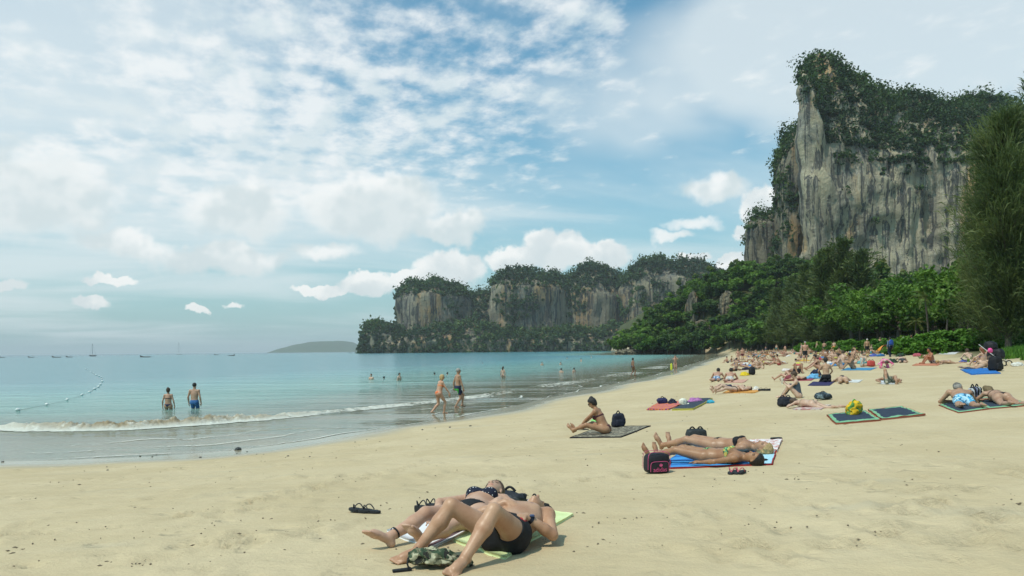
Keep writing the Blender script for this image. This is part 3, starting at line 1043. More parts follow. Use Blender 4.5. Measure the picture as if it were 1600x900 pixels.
def broad_meshes(seed, H=12.0, W=5.0, nclump=46, nleaf=95, leaf=0.36, low=0.32):
    """broad-crowned tree: trunk with limbs, crown of leaf clumps round the limb ends"""
    rng = np.random.default_rng(seed)
    parts = []
    top = np.array([rng.normal(0, .5), rng.normal(0, .5), H * 0.62])
    tp = np.array([[0, 0, -0.6], [0.05, 0, H * .2], top * [.6, .6, .68], top])
    parts.append(tube(tp, [H * .028, H * .022, H * .017, H * .010], 8))
    cl, rad, tone = [], [], []
    nb = 13
    for i in range(nb):
        az = i * 2.4 + rng.normal(0, .3)
        t0 = rng.uniform(0.35, 0.95)
        a = np.array([np.interp(t0, [0, 1], [0, top[0]]), np.interp(t0, [0, 1], [0, top[1]]), top[2] * t0])
        el = rng.uniform(0.15, 1.1)
        L = W * rng.uniform(0.65, 1.05) * (1.0 - 0.25 * t0 * (el > .7))
        e = a + L * np.array([math.cos(az) * math.cos(el), math.sin(az) * math.cos(el), math.sin(el)])
        e[2] = min(e[2], H * 0.93)
        mid = (a + e) / 2 + [0, 0, L * .10]
        parts.append(tube([a, mid, e], [H * .010, H * .007, H * .003], 5))
        for j in range(max(2, nclump // nb)):
            f = rng.uniform(0.45, 1.12)
            c = a + (e - a) * f + rng.normal(0, W * 0.15, 3)
            c[2] = np.clip(c[2], H * low, H)
            cl.append(c)
            rad.append(W * rng.uniform(0.20, 0.36))
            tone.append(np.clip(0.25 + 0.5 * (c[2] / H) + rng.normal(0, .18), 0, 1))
    V, Fc = join([p for p in parts])
    tm = mesh_np('trunk', V, Fc)
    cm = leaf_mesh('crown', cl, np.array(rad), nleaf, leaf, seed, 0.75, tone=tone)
    return tm, cm


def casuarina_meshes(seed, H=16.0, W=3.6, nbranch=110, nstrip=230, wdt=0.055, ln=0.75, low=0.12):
    rng = np.random.default_rng(seed)
    parts = []
    tp = np.array([[0, 0, -.6], [.1, .05, H * .3], [.0, .15, H * .6], [.1, .1, H * .97]])
    parts.append(tube(tp, [H * .018, H * .013, H * .008, H * .002], 8))
    C, DR, T = [], [], []
    for i in range(nbranch):
        t = low + (0.98 - low) * ((i + rng.random()) / nbranch)
        az = i * 2.399 + rng.normal(0, .4)
        reach = W * (.16 + .84 * (1 - t) ** 0.6) * rng.uniform(0.45, 1.15) * min(1.0, 0.55 + t * 2) * (0.30 + 1.4 * float(vnoise(t * 9, math.cos(az) * 1.5 + 3, math.sin(az) * 1.5 + seed)))
        el = rng.uniform(0.45, 1.15) * (0.6 + 0.6 * t)
        a = np.array([np.interp(t * H, tp[:, 2], tp[:, 0]), np.interp(t * H, tp[:, 2], tp[:, 1]), t * H])
        d = np.array([math.cos(az) * math.cos(el), math.sin(az) * math.cos(el), math.sin(el)])
        e = a + d * reach
        parts.append(tube([a, (a + e) / 2 + [0, 0, -.08 * reach], e], [.05 * H / 16, .03 * H / 16, .008 * H / 16], 4))
        n = int(nstrip * (0.35 + reach / W))
        f = rng.random(n) ** 0.7
        p = a + (e - a) * f[:, None] + rng.normal(0, 0.13 * reach + .10, (n, 3))
        dd = d[None, :] * 0.8 + rng.normal(0, .32, (n, 3)) + np.array([0, 0, 0.35])
        dd /= np.linalg.norm(dd, axis=1)[:, None]
        C.append(p)
        DR.append(dd)
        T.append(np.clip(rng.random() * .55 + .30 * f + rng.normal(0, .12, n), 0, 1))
    C, DR, T = np.vstack(C), np.vstack(DR), np.concatenate(T)
    N = len(C)
    side = np.cross(DR, rng.normal(size=(N, 3)))
    side /= np.linalg.norm(side, axis=1)[:, None]
    l = ln * rng.uniform(.5, 1.3, N)
    w = wdt * rng.uniform(.6, 1.4, N)
    tip = C + DR * l[:, None]
    tip[:, 2] -= l * 0.32
    mid = C + DR * (l * 0.5)[:, None]
    V = np.stack([C, mid + side * w[:, None], tip, mid - side * w[:, None]], 1).reshape(-1, 3)
    cm = mesh_np('crown', V, np.arange(N * 4).reshape(-1, 4), False)
    set_attr(cm, 'tone', np.repeat(T, 4))
    V, Fc = join(parts)
    return mesh_np('trunk', V, Fc), cm


def palm_meshes(seed, H=7.0, nf=15, fl=2.6):
    rng = np.random.default_rng(seed)
    lean = rng.normal(0, .5, 2)
    tp = np.array([[lean[0] * (t ** 1.6), lean[1] * (t ** 1.6), H * t - (0.4 if t == 0 else 0)] for t in np.linspace(0, 1, 8)])
    V, Fc = tube(tp, np.linspace(.17, .10, 8), 8)
    tm = mesh_np('trunk', V, Fc)
    vs, ts = [], []
    for i in range(nf):
        az = i * 2.399 + rng.normal(0, .2)
        up = rng.uniform(-0.2, 1.15)
        L = fl * rng.uniform(.8, 1.1)
        s = np.linspace(0, 1, 34)
        out = L * s * math.cos(up * .8)
        zz = L * (math.sin(up) * s - (0.55 + .25 * (1 - up)) * s ** 2.2)
        rach = tp[-1] + np.stack([out * math.cos(az), out * math.sin(az), zz], 1)
        tan = np.gradient(rach, axis=0)
        tan /= np.linalg.norm(tan, axis=1)[:, None]
        sd = np.array([-math.sin(az), math.cos(az), 0.0])
        tone = np.clip(rng.normal(.45, .22), 0, 1)
        for sg in (-1, 1):
            ll = 0.62 * np.sin(np.pi * np.clip(s * .93 + .06, 0, 1)) ** .7
            dirn = sd * sg * .85 + tan * .55 + np.array([0, 0, -.35])
            dirn /= np.linalg.norm(dirn, axis=1)[:, None]
            tip = rach + dirn * ll[:, None]
            w = tan * 0.032
            m_ = rach + dirn * (ll * .4)[:, None]
            vs.append(np.stack([rach, m_ + w, tip, m_ - w], 1).reshape(-1, 3))
            ts.append(np.full(len(s) * 4, tone))
        # the rib
        w = sd * 0.02
        q = np.stack([rach[:-1] - w, rach[:-1] + w, rach[1:] + w, rach[1:] - w], 1).reshape(-1, 3)
        vs.append(q)
        ts.append(np.full(len(q), min(1, tone + .3)))
    V = np.vstack(vs)
    cm = mesh_np('crown', V, np.arange(len(V)).reshape(-1, 4), False)
    set_attr(cm, 'tone', np.clip(np.concatenate(ts), 0, 1))
    return tm, cm


def shrub_meshes(seed, W=2.2, H=1.5, leaf=0.17):
    rng = np.random.default_rng(seed)
    cl, rad = [], []
    for _ in range(34):
        a, r = rng.uniform(0, 6.28), W * math.sqrt(rng.random()) * .92
        h = H * (1 - (r / W) ** 2) * rng.uniform(.35, 1.0)
        cl.append((r * math.cos(a), r * math.sin(a), h + .1))
        rad.append(rng.uniform(.28, .55))
    cm = leaf_mesh('foliage', cl, np.array(rad), 120, leaf, seed, 0.8, tone=rng.random(len(cl)))
    parts = []
    for (x, y, z) in cl[:12]:
        parts.append(tube([[x * .2, y * .2, -.2], [x * .6, y * .6, z * .6], [x, y, z]], [.04, .025, .01], 4))
    V, Fc = join(parts)
    return mesh_np('stem', V, Fc), cm


KINDS = {}
for i_ in range(3):
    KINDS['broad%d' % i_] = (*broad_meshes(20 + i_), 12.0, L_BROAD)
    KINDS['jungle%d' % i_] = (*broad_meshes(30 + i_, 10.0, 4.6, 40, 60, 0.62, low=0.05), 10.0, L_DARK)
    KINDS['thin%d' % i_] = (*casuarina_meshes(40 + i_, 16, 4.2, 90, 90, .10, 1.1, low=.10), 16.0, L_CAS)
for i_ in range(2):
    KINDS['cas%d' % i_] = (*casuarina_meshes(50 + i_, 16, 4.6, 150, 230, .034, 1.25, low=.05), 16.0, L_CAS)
    KINDS['palm%d' % i_] = (*palm_meshes(60 + i_), 8.0, L_PALM)
    KINDS['shrub%d' % i_] = (*shrub_meshes(70 + i_), 1.7, L_BRIGHT)


def plant(kind, name, x, y, height, label, cat='tree', group=None, wide=1.0, z=None, rot=None, leafmat=None):
    tm, cm, H0, lm = KINDS[kind]
    s = height / H0
    r = empty(name, (x, y, zat(x, y) if z is None else z), random.uniform(0, 6.28) if rot is None else rot, (s * wide, s * wide, s))
    tag(r, label, cat, group)
    obj(tm.name.split('.')[0], tm, M_BARK, r)
    c = obj(cm.name.split('.')[0], cm, lm, r)
    if leafmat is not None:
        c.material_slots[0].link = 'OBJECT'
        c.material_slots[0].material = leafmat
    return r


def tree_px(kind, name, px, D, top_py, label, cat='tree', group=None, wide=1.0, leafmat=None, rot=None):
    x = WX(px, D)
    z = zat(x, D)
    return plant(kind, name, x, D, max(1.5, WH(px, top_py, D) - z), label, cat, group, wide, z, rot, leafmat)


def build_trees():
    rnd = random.Random(4)
    # the big dark casuarinas at the right edge
    tree_px('cas0', 'casuarina_tree', 1576, 50, 190, 'tall dark feathery casuarina nearest the right edge of the photo', wide=.74)
    tree_px('cas1', 'casuarina_tree', 1650, 54, 150, 'tall dark casuarina cut off by the right edge of the photo', wide=.9)
    tree_px('cas1', 'casuarina_tree', 1550, 58, 245, 'dark casuarina just left of the tallest feathery one', wide=.68)
    tree_px('cas0', 'casuarina_tree', 1605, 60, 300, 'shorter dark casuarina filling the gap below the tall ones', wide=1.0)
    # broad-leaved trees of the front row
    g = 'broad-leaved trees along the edge of the sand'
    for (px, D, top, w, lab) in [(1502, 70, 378, 1.0, 'bright green broad-leaved tree beside the big casuarinas'),
                                 (1530, 82, 402, 1.1, 'broad-leaved tree in the shade behind the big casuarinas'),
                                 (1462, 92, 412, 1.1, 'broad-leaved tree rising behind the yellowish palm'),
                                 (1405, 98, 420, 1.15, 'wide dark green tree with layered branches in the middle of the wood'),
                                 (1372, 104, 432, 1.0, 'dark green tree left of the wide layered tree'),
                                 (1345, 112, 436, 0.95, 'small-leaved green tree beside the olive casuarinas')]:
        tree_px('broad%d' % rnd.randrange(3), 'broadleaf_tree', px, D, top, lab, 'tree', g, w)
    for (px, D, top) in [(1490, 100, 430), (1435, 110, 408), (1380, 122, 415), (1555, 90, 380), (1590, 80, 400), (1520, 110, 370), (1450, 125, 405), (1330, 135, 425), (1600, 100, 330), (1410, 140, 420), (1360, 150, 430), (1480, 140, 385)]:
        tree_px('broad%d' % rnd.randrange(3), 'broadleaf_tree', px, D, top, 'broad-leaved tree in the shaded second row of the wood', 'tree', 'second row of broad-leaved trees', 1.1)
    # olive casuarinas in the middle
    for (px, D, top, w, lab) in [(1318, 150, 380, 1.05, 'tallest olive casuarina in front of the big cliff'),
                                 (1290, 152, 396, 1.15, 'olive casuarina just left of the tallest one under the cliff'),
                                 (1348, 146, 398, 1.1, 'olive casuarina just right of the tallest one under the cliff'),
                                 (1262, 165, 418, 1.15, 'brownish casuarina below the foot of the cliff prow'),
                                 (1240, 176, 436, 1.0, 'brownish casuarina at the left end of the casuarina row'),
                                 (1215, 195, 455, 1.1, 'low olive casuarina where the casuarina row meets the hillside'),
                                 (1305, 140, 455, 1.1, 'low wide casuarina at the edge of the sand below the cliff'),
                                 (1272, 152, 462, 1.1, 'low dark casuarina behind the busiest part of the beach')]:
        tree_px('thin%d' % rnd.randrange(3), 'casuarina_tree', px, D, top, lab, 'tree', 'olive casuarinas under the cliff', w)
    # palms
    for (px, D, top, lab) in [(1452, 74, 452, 'palm with yellowing fronds in front of the wood'), (1478, 78, 462, 'palm with drooping pale fronds right of the yellowing one'), (1430, 72, 496, 'young palm with upright fronds above the bright shrubs'), (1512, 76, 470, 'shaded palm beside the big casuarinas')]:
        tree_px('palm%d' % rnd.randrange(2), 'palm_tree', px, D, top, lab, 'palm', 'palms at the edge of the wood', 0.95)
    # shrubs along the edge of the sand
    for (px, D, top, w) in [(1440, 66, 521, 1.3), (1462, 65, 515, 1.3), (1485, 64, 511, 1.35), (1508, 63, 513, 1.3), (1530, 61, 519, 1.2), (1550, 60, 526, 1.1), (1420, 70, 527, 1.2), (1572, 58, 529, 1.0), (1590, 56, 528, 1.0), (1625, 52, 520, 1.2)]:
        tree_px('shrub%d' % rnd.randrange(2), 'shrub', px, D, top, 'bright green shrub in the low mound at the edge of the sand', 'shrub', 'bright shrubs on the right', w)
    for (px, D, top, w) in [(1400, 84, 529, 1.2), (1380, 88, 528, 1.3), (1358, 93, 527, 1.3), (1338, 98, 529, 1.3), (1318, 104, 531, 1.2), (1300, 112, 532, 1.2), (1282, 122, 533, 1.2), (1262, 134, 534, 1.2)]:
        tree_px('shrub%d' % rnd.randrange(2), 'shrub', px, D, top, 'low green shrub below the casuarinas behind the crowd', 'shrub', 'low shrubs behind the crowd', w)
    # jungle on the hill between the beach and the headland
    pts = []
    tries = 0
    while len(pts) < 260 and tries < 9000:
        tries += 1
        x, y = rnd.uniform(50, 150), rnd.uniform(225, 385)
        w = float(wood(x, y))
        if w < .5 or w > 80 or (y < 262 and w > 40):
            continue
        if any((x - a) ** 2 + (y - b) ** 2 < 24 for a, b in pts):
            continue
        pts.append((x, y))
    for (x, y) in pts:
        h = rnd.uniform(7, 11.5)
        lm = L_BROAD if rnd.random() < .45 else None
        plant('jungle%d' % rnd.randrange(3), 'jungle_tree', x, y, h, 'dense jungle tree on the hillside at the end of the beach', 'tree', 'jungle trees on the hillside', rnd.uniform(.95, 1.3), leafmat=lm)
    # belt of taller trees behind the front rows, hiding the foot of the cliff
    n = 0
    for _ in range(600):
        y = rnd.uniform(105, 330)
        w = rnd.uniform(14, 120)
        x = float(np.interp(y, TREE_Y, TREE_X)) + w
        u = x / y
        if u > 0.80 or u < 0.33:
            continue
        px = 800 + u * F
        top = np.interp(px, [1150, 1200, 1260, 1330, 1420, 1500, 1600, 1760], [425, 415, 412, 410, 420, 400, 380, 370]) + rnd.uniform(2, 45)
        z = zat(x, y)
        h = WH(px, top, y) - z
        if h < 6 or h > 24 or n >= 80:
            continue
        if any((x - a) ** 2 + (y - b) ** 2 < 36 for a, b in pts):
            continue
        pts.append((x, y))
        n += 1
        plant('jungle%d' % rnd.randrange(3), 'jungle_tree', x, y, h, 'tall jungle tree in the wood between the beach and the cliff', 'tree', 'jungle trees in the wood', rnd.uniform(.6, .8), z)


build_trees()


def boulder(name, seed, sx, sy, sz, mat, sub=4, amp=0.35, fr=1.3):
    import bmesh
    bm = bmesh.new()
    bmesh.ops.create_icosphere(bm, subdivisions=sub, radius=1.0)
    V = np.array([v.co[:] for v in bm.verts])
    Fc = np.array([[v.index for v in f.verts] for f in bm.faces])
    bm.free()
    d = fbm(V[:, 0] * fr + seed, V[:, 1] * fr, V[:, 2] * fr, 4, .55) - .5
    d += 0.35 * np.abs(fbm(V[:, 0] * 3 * fr + seed, V[:, 1] * 3 * fr, V[:, 2] * 3 * fr, 3, .5) - .5)
    V = V * (1 + amp * 2 * d)[:, None] * np.array([sx, sy, sz])
    return mesh_np(name, V, Fc, False)


def build_rocks():
    rnd = random.Random(8)
    for i, (px, D, s, h, lab) in enumerate([(985, 322, 6.5, 1.9, 'dark undercut rock at the left tip of the jungle headland'),
                                            (1005, 322, 5, 1.8, 'dark rock beside the tip of the headland'),
                                            (1028, 320, 3, 2.4, 'pale grey boulder at the foot of the jungle headland'),
                                            (1052, 319, 5, 1.7, 'dark rock right of the pale boulder on the headland shore'),
                                            (1078, 316, 5, 1.8, 'dark rocky foot of the hill above the far water'),
                                            (1100, 312, 3.5, 2.4, 'grey rock below the jungle near the end of the sand'),
                                            (1116, 306, 3, 2.6, 'grey crag at the far end of the sand'),
                                            (1132, 300, 2.5, 1.8, 'dark boulder where the sand meets the rocky point')]):
        x = WX(px, D)
        o = obj('shore_rock', boulder('shore_rock', i * 3.3, s, 4.0, h, M_ROCKNEAR, 5, .5, 1.8), M_ROCKNEAR, None, (x, D, max(0, zat(x, D)) + h * .15))
        tag(o, lab, 'rock', 'rocks at the foot of the headland')
    for i, (px, py, D, sx, sz) in enumerate([(1082, 490, 318, 2.6, 8.0), (1137, 478, 300, 3.0, 5.0)]):
        o = obj('crag', boulder('crag', 40 + i, sx, 3.0, sz, M_ROCKNEAR, 5, .5, 2.0), M_ROCKNEAR, None, (WX(px, D), D, WH(px, py, D)))
        tag(o, ['narrow pale crag standing out of the jungle hillside', 'small grey crag half hidden in the jungle'][i], 'rock')
    # dark stones on the wet sand at the left
    m, k, out = new_mat('wet_stone')
    principled(k, out, k.mix(k.noise(k.coord(), 14, 4), (0.02, 0.022, 0.022), (0.075, 0.072, 0.06)), 0.5)
    labs = ['largest dark stone lying at the edge of the wash', None]
    for i, (px, py, s) in enumerate([(372, 703, .2), (219, 713, .06), (238, 714, .05), (313, 715, .07), (244, 711, .04), (386, 706, .05), (4, 722, .08), (168, 735, .05), (450, 713, .06), (484, 714, .05), (555, 691, .05), (573, 687, .04), (660, 672, .08), (703, 668, .09), (735, 666, .09), (680, 669, .05), (167, 730, .04), (401, 710, .04), (370, 709, .04), (412, 710, .035)]):
        p = G(px, py)
        s *= .5
        o = obj('stone', boulder('stone', 60 + i, s, s * .8, s * .6, m, 2), m, None, (p.x, p.y, p.z + s * .08), rnd.uniform(0, 6))
        tag(o, labs[0] if i == 0 else 'small dark pebble on the sand near the edge of the wash', 'stone', 'dark stones along the wash')


build_rocks()


def build_grass():
    """uneven strip of grass and creeping plants between sand and wood"""
    rng = np.random.default_rng(6)
    N = 150000
    y = rng.uniform(30, 150, N) ** 1.0
    w = rng.uniform(-5.5, 9, N)
    x = np.interp(y, TREE_Y, TREE_X) + w
    keep = (fbm(x * .35, y * .35, 5, 3) + np.clip(w * 0.07, -.5, .28)) > 0.46
    keep &= (x / y < .85) & (rng.random(N) < np.clip(60.0 / y, .2, 1.0))
    x, y = x[keep], y[keep]
    z = terrain(x, y)
    n = len(x)
    h = rng.uniform(.16, .46, n) * (0.7 + 0.6 * vnoise(x * .5, y * .5))
    a = rng.uniform(0, 6.28, n)
    le = rng.normal(0, .12, (n, 2))
    wd = 0.030 + 0.03 * rng.random(n)
    b0 = np.stack([x - np.cos(a) * wd, y - np.sin(a) * wd, z - .02], 1)
    b1 = np.stack([x + np.cos(a) * wd, y + np.sin(a) * wd, z - .02], 1)
    t = np.stack([x + le[:, 0], y + le[:, 1], z + h], 1)
    me = mesh_np('grass', np.stack([b0, b1, t], 1).reshape(-1, 3), np.arange(n * 3).reshape(-1, 3), False)
    set_attr(me, 'tone', np.repeat(np.clip(rng.normal(.5, .25, n), 0, 1), 3))
    tag(obj('grass', me, L_BRIGHT), 'strip of green grass between the sand and the trees', 'grass', kind='stuff')


build_grass()


def build_haze():
    m, k, out = new_mat('haze')
    pv = k.n.new('ShaderNodeVolumePrincipled')
    pv.inputs['Color'].default_value = (0.93, 0.98, 1.0, 1)
    pv.inputs['Density'].default_value = 0.00011
    pv.inputs['Anisotropy'].default_value = 0.0
    k.l.new(pv.outputs[0], out.inputs['Volume'])
    R, z0, z1 = 27500.0, -5.5, 190.0
    V = np.array([(sx * R, sy * R, zz) for zz in (z0, z1) for sy in (-1, 1) for sx in (-1, 1)], float)
    Fc = [[0, 2, 3, 1], [4, 5, 7, 6], [0, 1, 5, 4], [2, 6, 7, 3], [0, 4, 6, 2], [1, 3, 7, 5]]
    tag(obj('haze', mesh_np('haze', V, Fc, False), m), 'thin damp haze over the bay', 'haze', kind='stuff')


build_haze()
# ------------------------------------------------------------------ people: one continuous body grown from a distance field
def nrm(v):
    v = np.asarray(v, float)
    return v / (np.linalg.norm(v) + 1e-12)


def surface_nets(D, org, h):
    S = D < 0
    n = D.shape
    c = [S[i:n[0] - 1 + i, j:n[1] - 1 + j, k:n[2] - 1 + k] for i in (0, 1) for j in (0, 1) for k in (0, 1)]
    s = sum(a.astype(np.int8) for a in c)
    act = (s > 0) & (s < 8)
    ci = np.argwhere(act)
    if len(ci) == 0:
        return np.zeros((0, 3)), np.zeros((0, 4), int)
    idm = -np.ones(act.shape, int)
    idm[act] = np.arange(len(ci))
    acc = np.zeros((len(ci), 3))
    cnt = np.zeros(len(ci))
    cor = [(i, j, k) for i in (0, 1) for j in (0, 1) for k in (0, 1)]
    val = {q: D[ci[:, 0] + q[0], ci[:, 1] + q[1], ci[:, 2] + q[2]] for q in cor}
    for q in cor:
        for ax in range(3):
            if q[ax] == 0:
                r = list(q)
                r[ax] = 1
                a, b = val[q], val[tuple(r)]
                m = (a < 0) != (b < 0)
                t = np.where(m, a / np.where(m, a - b, 1), 0)
                p = np.repeat(np.array([q], float), len(ci), 0)
                p[:, ax] += t
                acc[m] += p[m]
                cnt[m] += 1
    V = org + h * (ci + acc / cnt[:, None])
    Q = []
    for ax in range(3):
        o1, o2 = [(1, 2), (2, 0), (0, 1)][ax]
        sl0 = [slice(0, None)] * 3
        A = np.take(S, range(n[ax] - 1), ax)
        B = np.take(S, range(1, n[ax]), ax)
        e = np.argwhere(A != B)
        ok = (e[:, o1] > 0) & (e[:, o2] > 0) & (e[:, o1] < n[o1] - 1) & (e[:, o2] < n[o2] - 1)
        e = e[ok]
        flip = A[e[:, 0], e[:, 1], e[:, 2]]
        quad = []
        for d1, d2 in ((-1, -1), (0, -1), (0, 0), (-1, 0)):
            x = e.copy()
            x[:, o1] += d1
            x[:, o2] += d2
            quad.append(idm[x[:, 0], x[:, 1], x[:, 2]])
        quad = np.stack(quad, 1)
        quad[~flip] = quad[~flip][:, ::-1]
        Q.append(quad)
    return V, np.vstack(Q)


class Field:
    def __init__(self, lo, hi, h):
        self.h = h
        self.org = np.asarray(lo, float) - 3 * h
        n = np.ceil((np.asarray(hi) - self.org) / h).astype(int) + 4
        self.ax = [self.org[i] + h * np.arange(n[i]) for i in range(3)]
        self.D = np.full(n, 9.0, np.float32)

    def sub(self, lo, hi, m):
        s = []
        for i in range(3):
            a = int(max(0, (lo[i] - m - self.org[i]) // self.h))
            b = int(min(len(self.ax[i]), (hi[i] + m - self.org[i]) // self.h + 2))
            s.append(slice(a, b))
        return tuple(s)

    def pts(self, s):
        return self.ax[0][s[0]][:, None, None], self.ax[1][s[1]][None, :, None], self.ax[2][s[2]][None, None, :]

    def blend(self, s, d, k):
        a = self.D[s]
        if k <= 0:
            self.D[s] = np.minimum(a, d)
        else:
            hh = np.maximum(k - np.abs(a - d), 0) / k
            self.D[s] = np.minimum(a, d) - hh * hh * k * 0.25

    def cone(self, a, b, ra, rb, k=0.02):
        a, b = np.asarray(a, float), np.asarray(b, float)
        r = max(ra, rb)
        s = self.sub(np.minimum(a, b) - r, np.maximum(a, b) + r, k + 2 * self.h)
        x, y, z = self.pts(s)
        d = b - a
        L2 = d @ d + 1e-12
        t = np.clip(((x - a[0]) * d[0] + (y - a[1]) * d[1] + (z - a[2]) * d[2]) / L2, 0, 1)
        q = np.sqrt((x - a[0] - t * d[0]) ** 2 + (y - a[1] - t * d[1]) ** 2 + (z - a[2] - t * d[2]) ** 2) - (ra + (rb - ra) * t)
        self.blend(s, q.astype(np.float32), k)

    def ell(self, c, R, rad, k=0.02):
        """ellipsoid; R rows are the local axes"""
        c, R = np.asarray(c, float), np.asarray(R, float)
        m = max(rad)
        s = self.sub(c - m, c + m, k + 2 * self.h)
        x, y, z = self.pts(s)
        x, y, z = x - c[0], y - c[1], z - c[2]
        l = [R[i][0] * x + R[i][1] * y + R[i][2] * z for i in range(3)]
        k0 = np.sqrt(sum((l[i] / rad[i]) ** 2 for i in range(3)))
        k1 = np.sqrt(sum((l[i] / rad[i] ** 2) ** 2 for i in range(3))) + 1e-9
        self.blend(s, (k0 * (k0 - 1) / k1).astype(np.float32), k)


def ik(a, b, l1, l2, hint):
    """middle joint of a two-bone limb"""
    a, b = np.asarray(a, float), np.asarray(b, float)
    d = b - a
    L = np.linalg.norm(d)
    Lm = (l1 + l2) * 0.998
    if L > Lm:
        b = a + d / L * Lm
        d = b - a
        L = Lm
    u = d / (L + 1e-9)
    x = (l1 * l1 - l2 * l2 + L * L) / (2 * L + 1e-9)
    hgt = math.sqrt(max(l1 * l1 - x * x, 0))
    hv = np.asarray(hint, float)
    hv = hv - u * (hv @ u)
    return a + u * x + nrm(hv) * hgt, b


class Person:
    """pose: P pelvis, N neck base, H head centre, front (chest), frontp (pelvis), face, up of head;
       wr/wl wrists, er/el elbow hints, ar/al ankles, kr/kl knee hints, tr/tl toe directions, fr/fl finger directions"""
    def __init__(self, pose, female=False, s=1.0, h=0.012, heavy=1.0, hi=False):
        h = h * (1.25 if h >= .012 else 1.1)
        self.fem, self.s, self.h, self.hi = female, s, h, hi
        g = {k_: np.asarray(v_, float) if isinstance(v_, (tuple, list)) else v_ for k_, v_ in pose.items()}
        self.g = g
        P, N, H = g['P'], g['N'], g['H']
        up = nrm(N - P)
        self.up = up
        fc = nrm(g['front'] - up * (g['front'] @ up))
        fp = g.get('frontp', g['front'])
        fp = nrm(fp - up * (fp @ up))
        rc, rp = np.cross(fc, up), np.cross(fp, up)
        self.fc, self.fp, self.rc, self.rp = fc, fp, rc, rp
        L = np.linalg.norm(N - P)
        w = heavy
        hipw = (0.098 if female else 0.090) * s
        shw = (0.158 if female else 0.185) * s * g.get('shoulder', 1.0)
        hr, hl = P + rp * hipw - up * .02 * s, P - rp * hipw - up * .02 * s
        sr, sl = N + rc * shw - up * .05 * s, N - rc * shw - up * .05 * s
        sr, sl = sr + g.get('shr', np.zeros(3)), sl + g.get('shl', np.zeros(3))
        lk = g.get('legk', 1.0)
        UA, FA, TH, SH = .285 * s, .25 * s, .43 * s * lk, .42 * s * lk
        er, wr = ik(sr, g['wr'], UA, FA, g.get('er', -fc))
        el, wl = ik(sl, g['wl'], UA, FA, g.get('el', -fc))
        kr, ar = ik(hr, g['ar'], TH, SH, g.get('kr', fp))
        kl, al = ik(hl, g['al'], TH, SH, g.get('kl', fp))
        J = dict(hr=hr, hl=hl, sr=sr, sl=sl, er=er, el=el, wr=wr, wl=wl, kr=kr, kl=kl, ar=ar, al=al)
        self.J = J
        face = nrm(g['face'])
        hu = g.get('hup', H - N)
        hu = nrm(hu - face * (hu @ face))
        hrt = np.cross(face, hu)
        self.head = (H, np.array([hrt, face, hu]))
        allp = np.vstack([P, N, H] + list(J.values()))
        lo, hi_ = allp.min(0) - .24 * s, allp.max(0) + .24 * s
        f = Field(lo, hi_, h)
        mw = (1.0 if not female else 0.93) * w
        Rp, Rc = np.array([rp, fp, up]), np.array([rc, fc, up])
        # torso
        f.ell(P + up * .01 * s, Rp, (.158 * s * w, .108 * s * w, .125 * s), .03)
        f.ell(P + up * L * .30, (Rp + Rc) / 2, ((.128 if female else .142) * s * w, .098 * s * w ** 1.5, .15 * s), .09 * s)
        f.ell(P + up * L * .62 + fc * .004, Rc, ((.142 if female else .165) * s * w, .112 * s * w, .175 * s), .07 * s)
        f.cone(sr * .72 + sl * .28 + up * .005, sl * .72 + sr * .28 + up * .005, .062 * s, .062 * s, .06 * s)
        f.cone(N - up * .03 * s, H - hu * .05 * s - face * .012 * s, (.050 if female else .060) * s, (.045 if female else .055) * s, .03 * s)
        if female:
            for sg in (-1, 1):
                f.ell(P + up * L * .66 + rc * sg * .072 * s + fc * .088 * s, Rc, (.062 * s, .052 * s, .062 * s), .03 * s)
        else:
            for sg in (-1, 1):
                f.ell(P + up * L * .74 + rc * sg * .075 * s + fc * .075 * s, Rc, (.078 * s, .035 * s, .06 * s), .04 * s)
        for sg in (-1, 1):
            f.ell(P - up * .035 * s + rp * sg * .072 * s - fp * .055 * s, Rp, (.085 * s, .078 * s, .095 * s), .04 * s)
        # legs
        tk = (.090 if female else .088) * s * w
        for hp, kn, an, key in ((hr, kr, ar, 'tr'), (hl, kl, al, 'tl')):
            f.cone(hp, kn, tk, .054 * s, .035 * s)
            dsh = nrm(an - kn)
            kf = kn - (hp + an) * .5
            back = -nrm(kf) if np.linalg.norm(kf) > .04 else -nrm(g.get('k' + key[1], fp))
            f.cone(kn, kn + (an - kn) * .35 + back * .012 * s, .051 * s, .054 * s * min(w, 1.1), .02 * s)
            f.cone(kn + (an - kn) * .35 + back * .012 * s, an, .052 * s * min(w, 1.1), .034 * s, .02 * s)
            self.foot(f, an, nrm(g[key]), dsh)
        self.core = f.D.copy()
        # arms
        ak = (0.86 if female else 1.0) * w ** .5
        for shd, elb, wrs, key, side in ((sr, er, wr, 'fr', 1), (sl, el, wl, 'fl', -1)):
            f.ell(shd, Rc, (.060 * s * ak, .060 * s * ak, .066 * s), .045 * s)
            f.cone(shd, elb, .051 * s * ak, .038 * s * ak, .022 * s)
            f.cone(elb, elb + (wrs - elb) * .3, .038 * s * ak, .041 * s * ak, .012 * s)
            f.cone(elb + (wrs - elb) * .3, wrs, .041 * s * ak, .026 * s * ak, .012 * s)
            fd = g.get(key)
            fd = nrm(wrs - elb) if fd is None else nrm(fd)
            self.hand(f, wrs, fd, g.get('p' + key[1], None), nrm(wrs - elb), side)
        self.skull(f)
        self.f = f

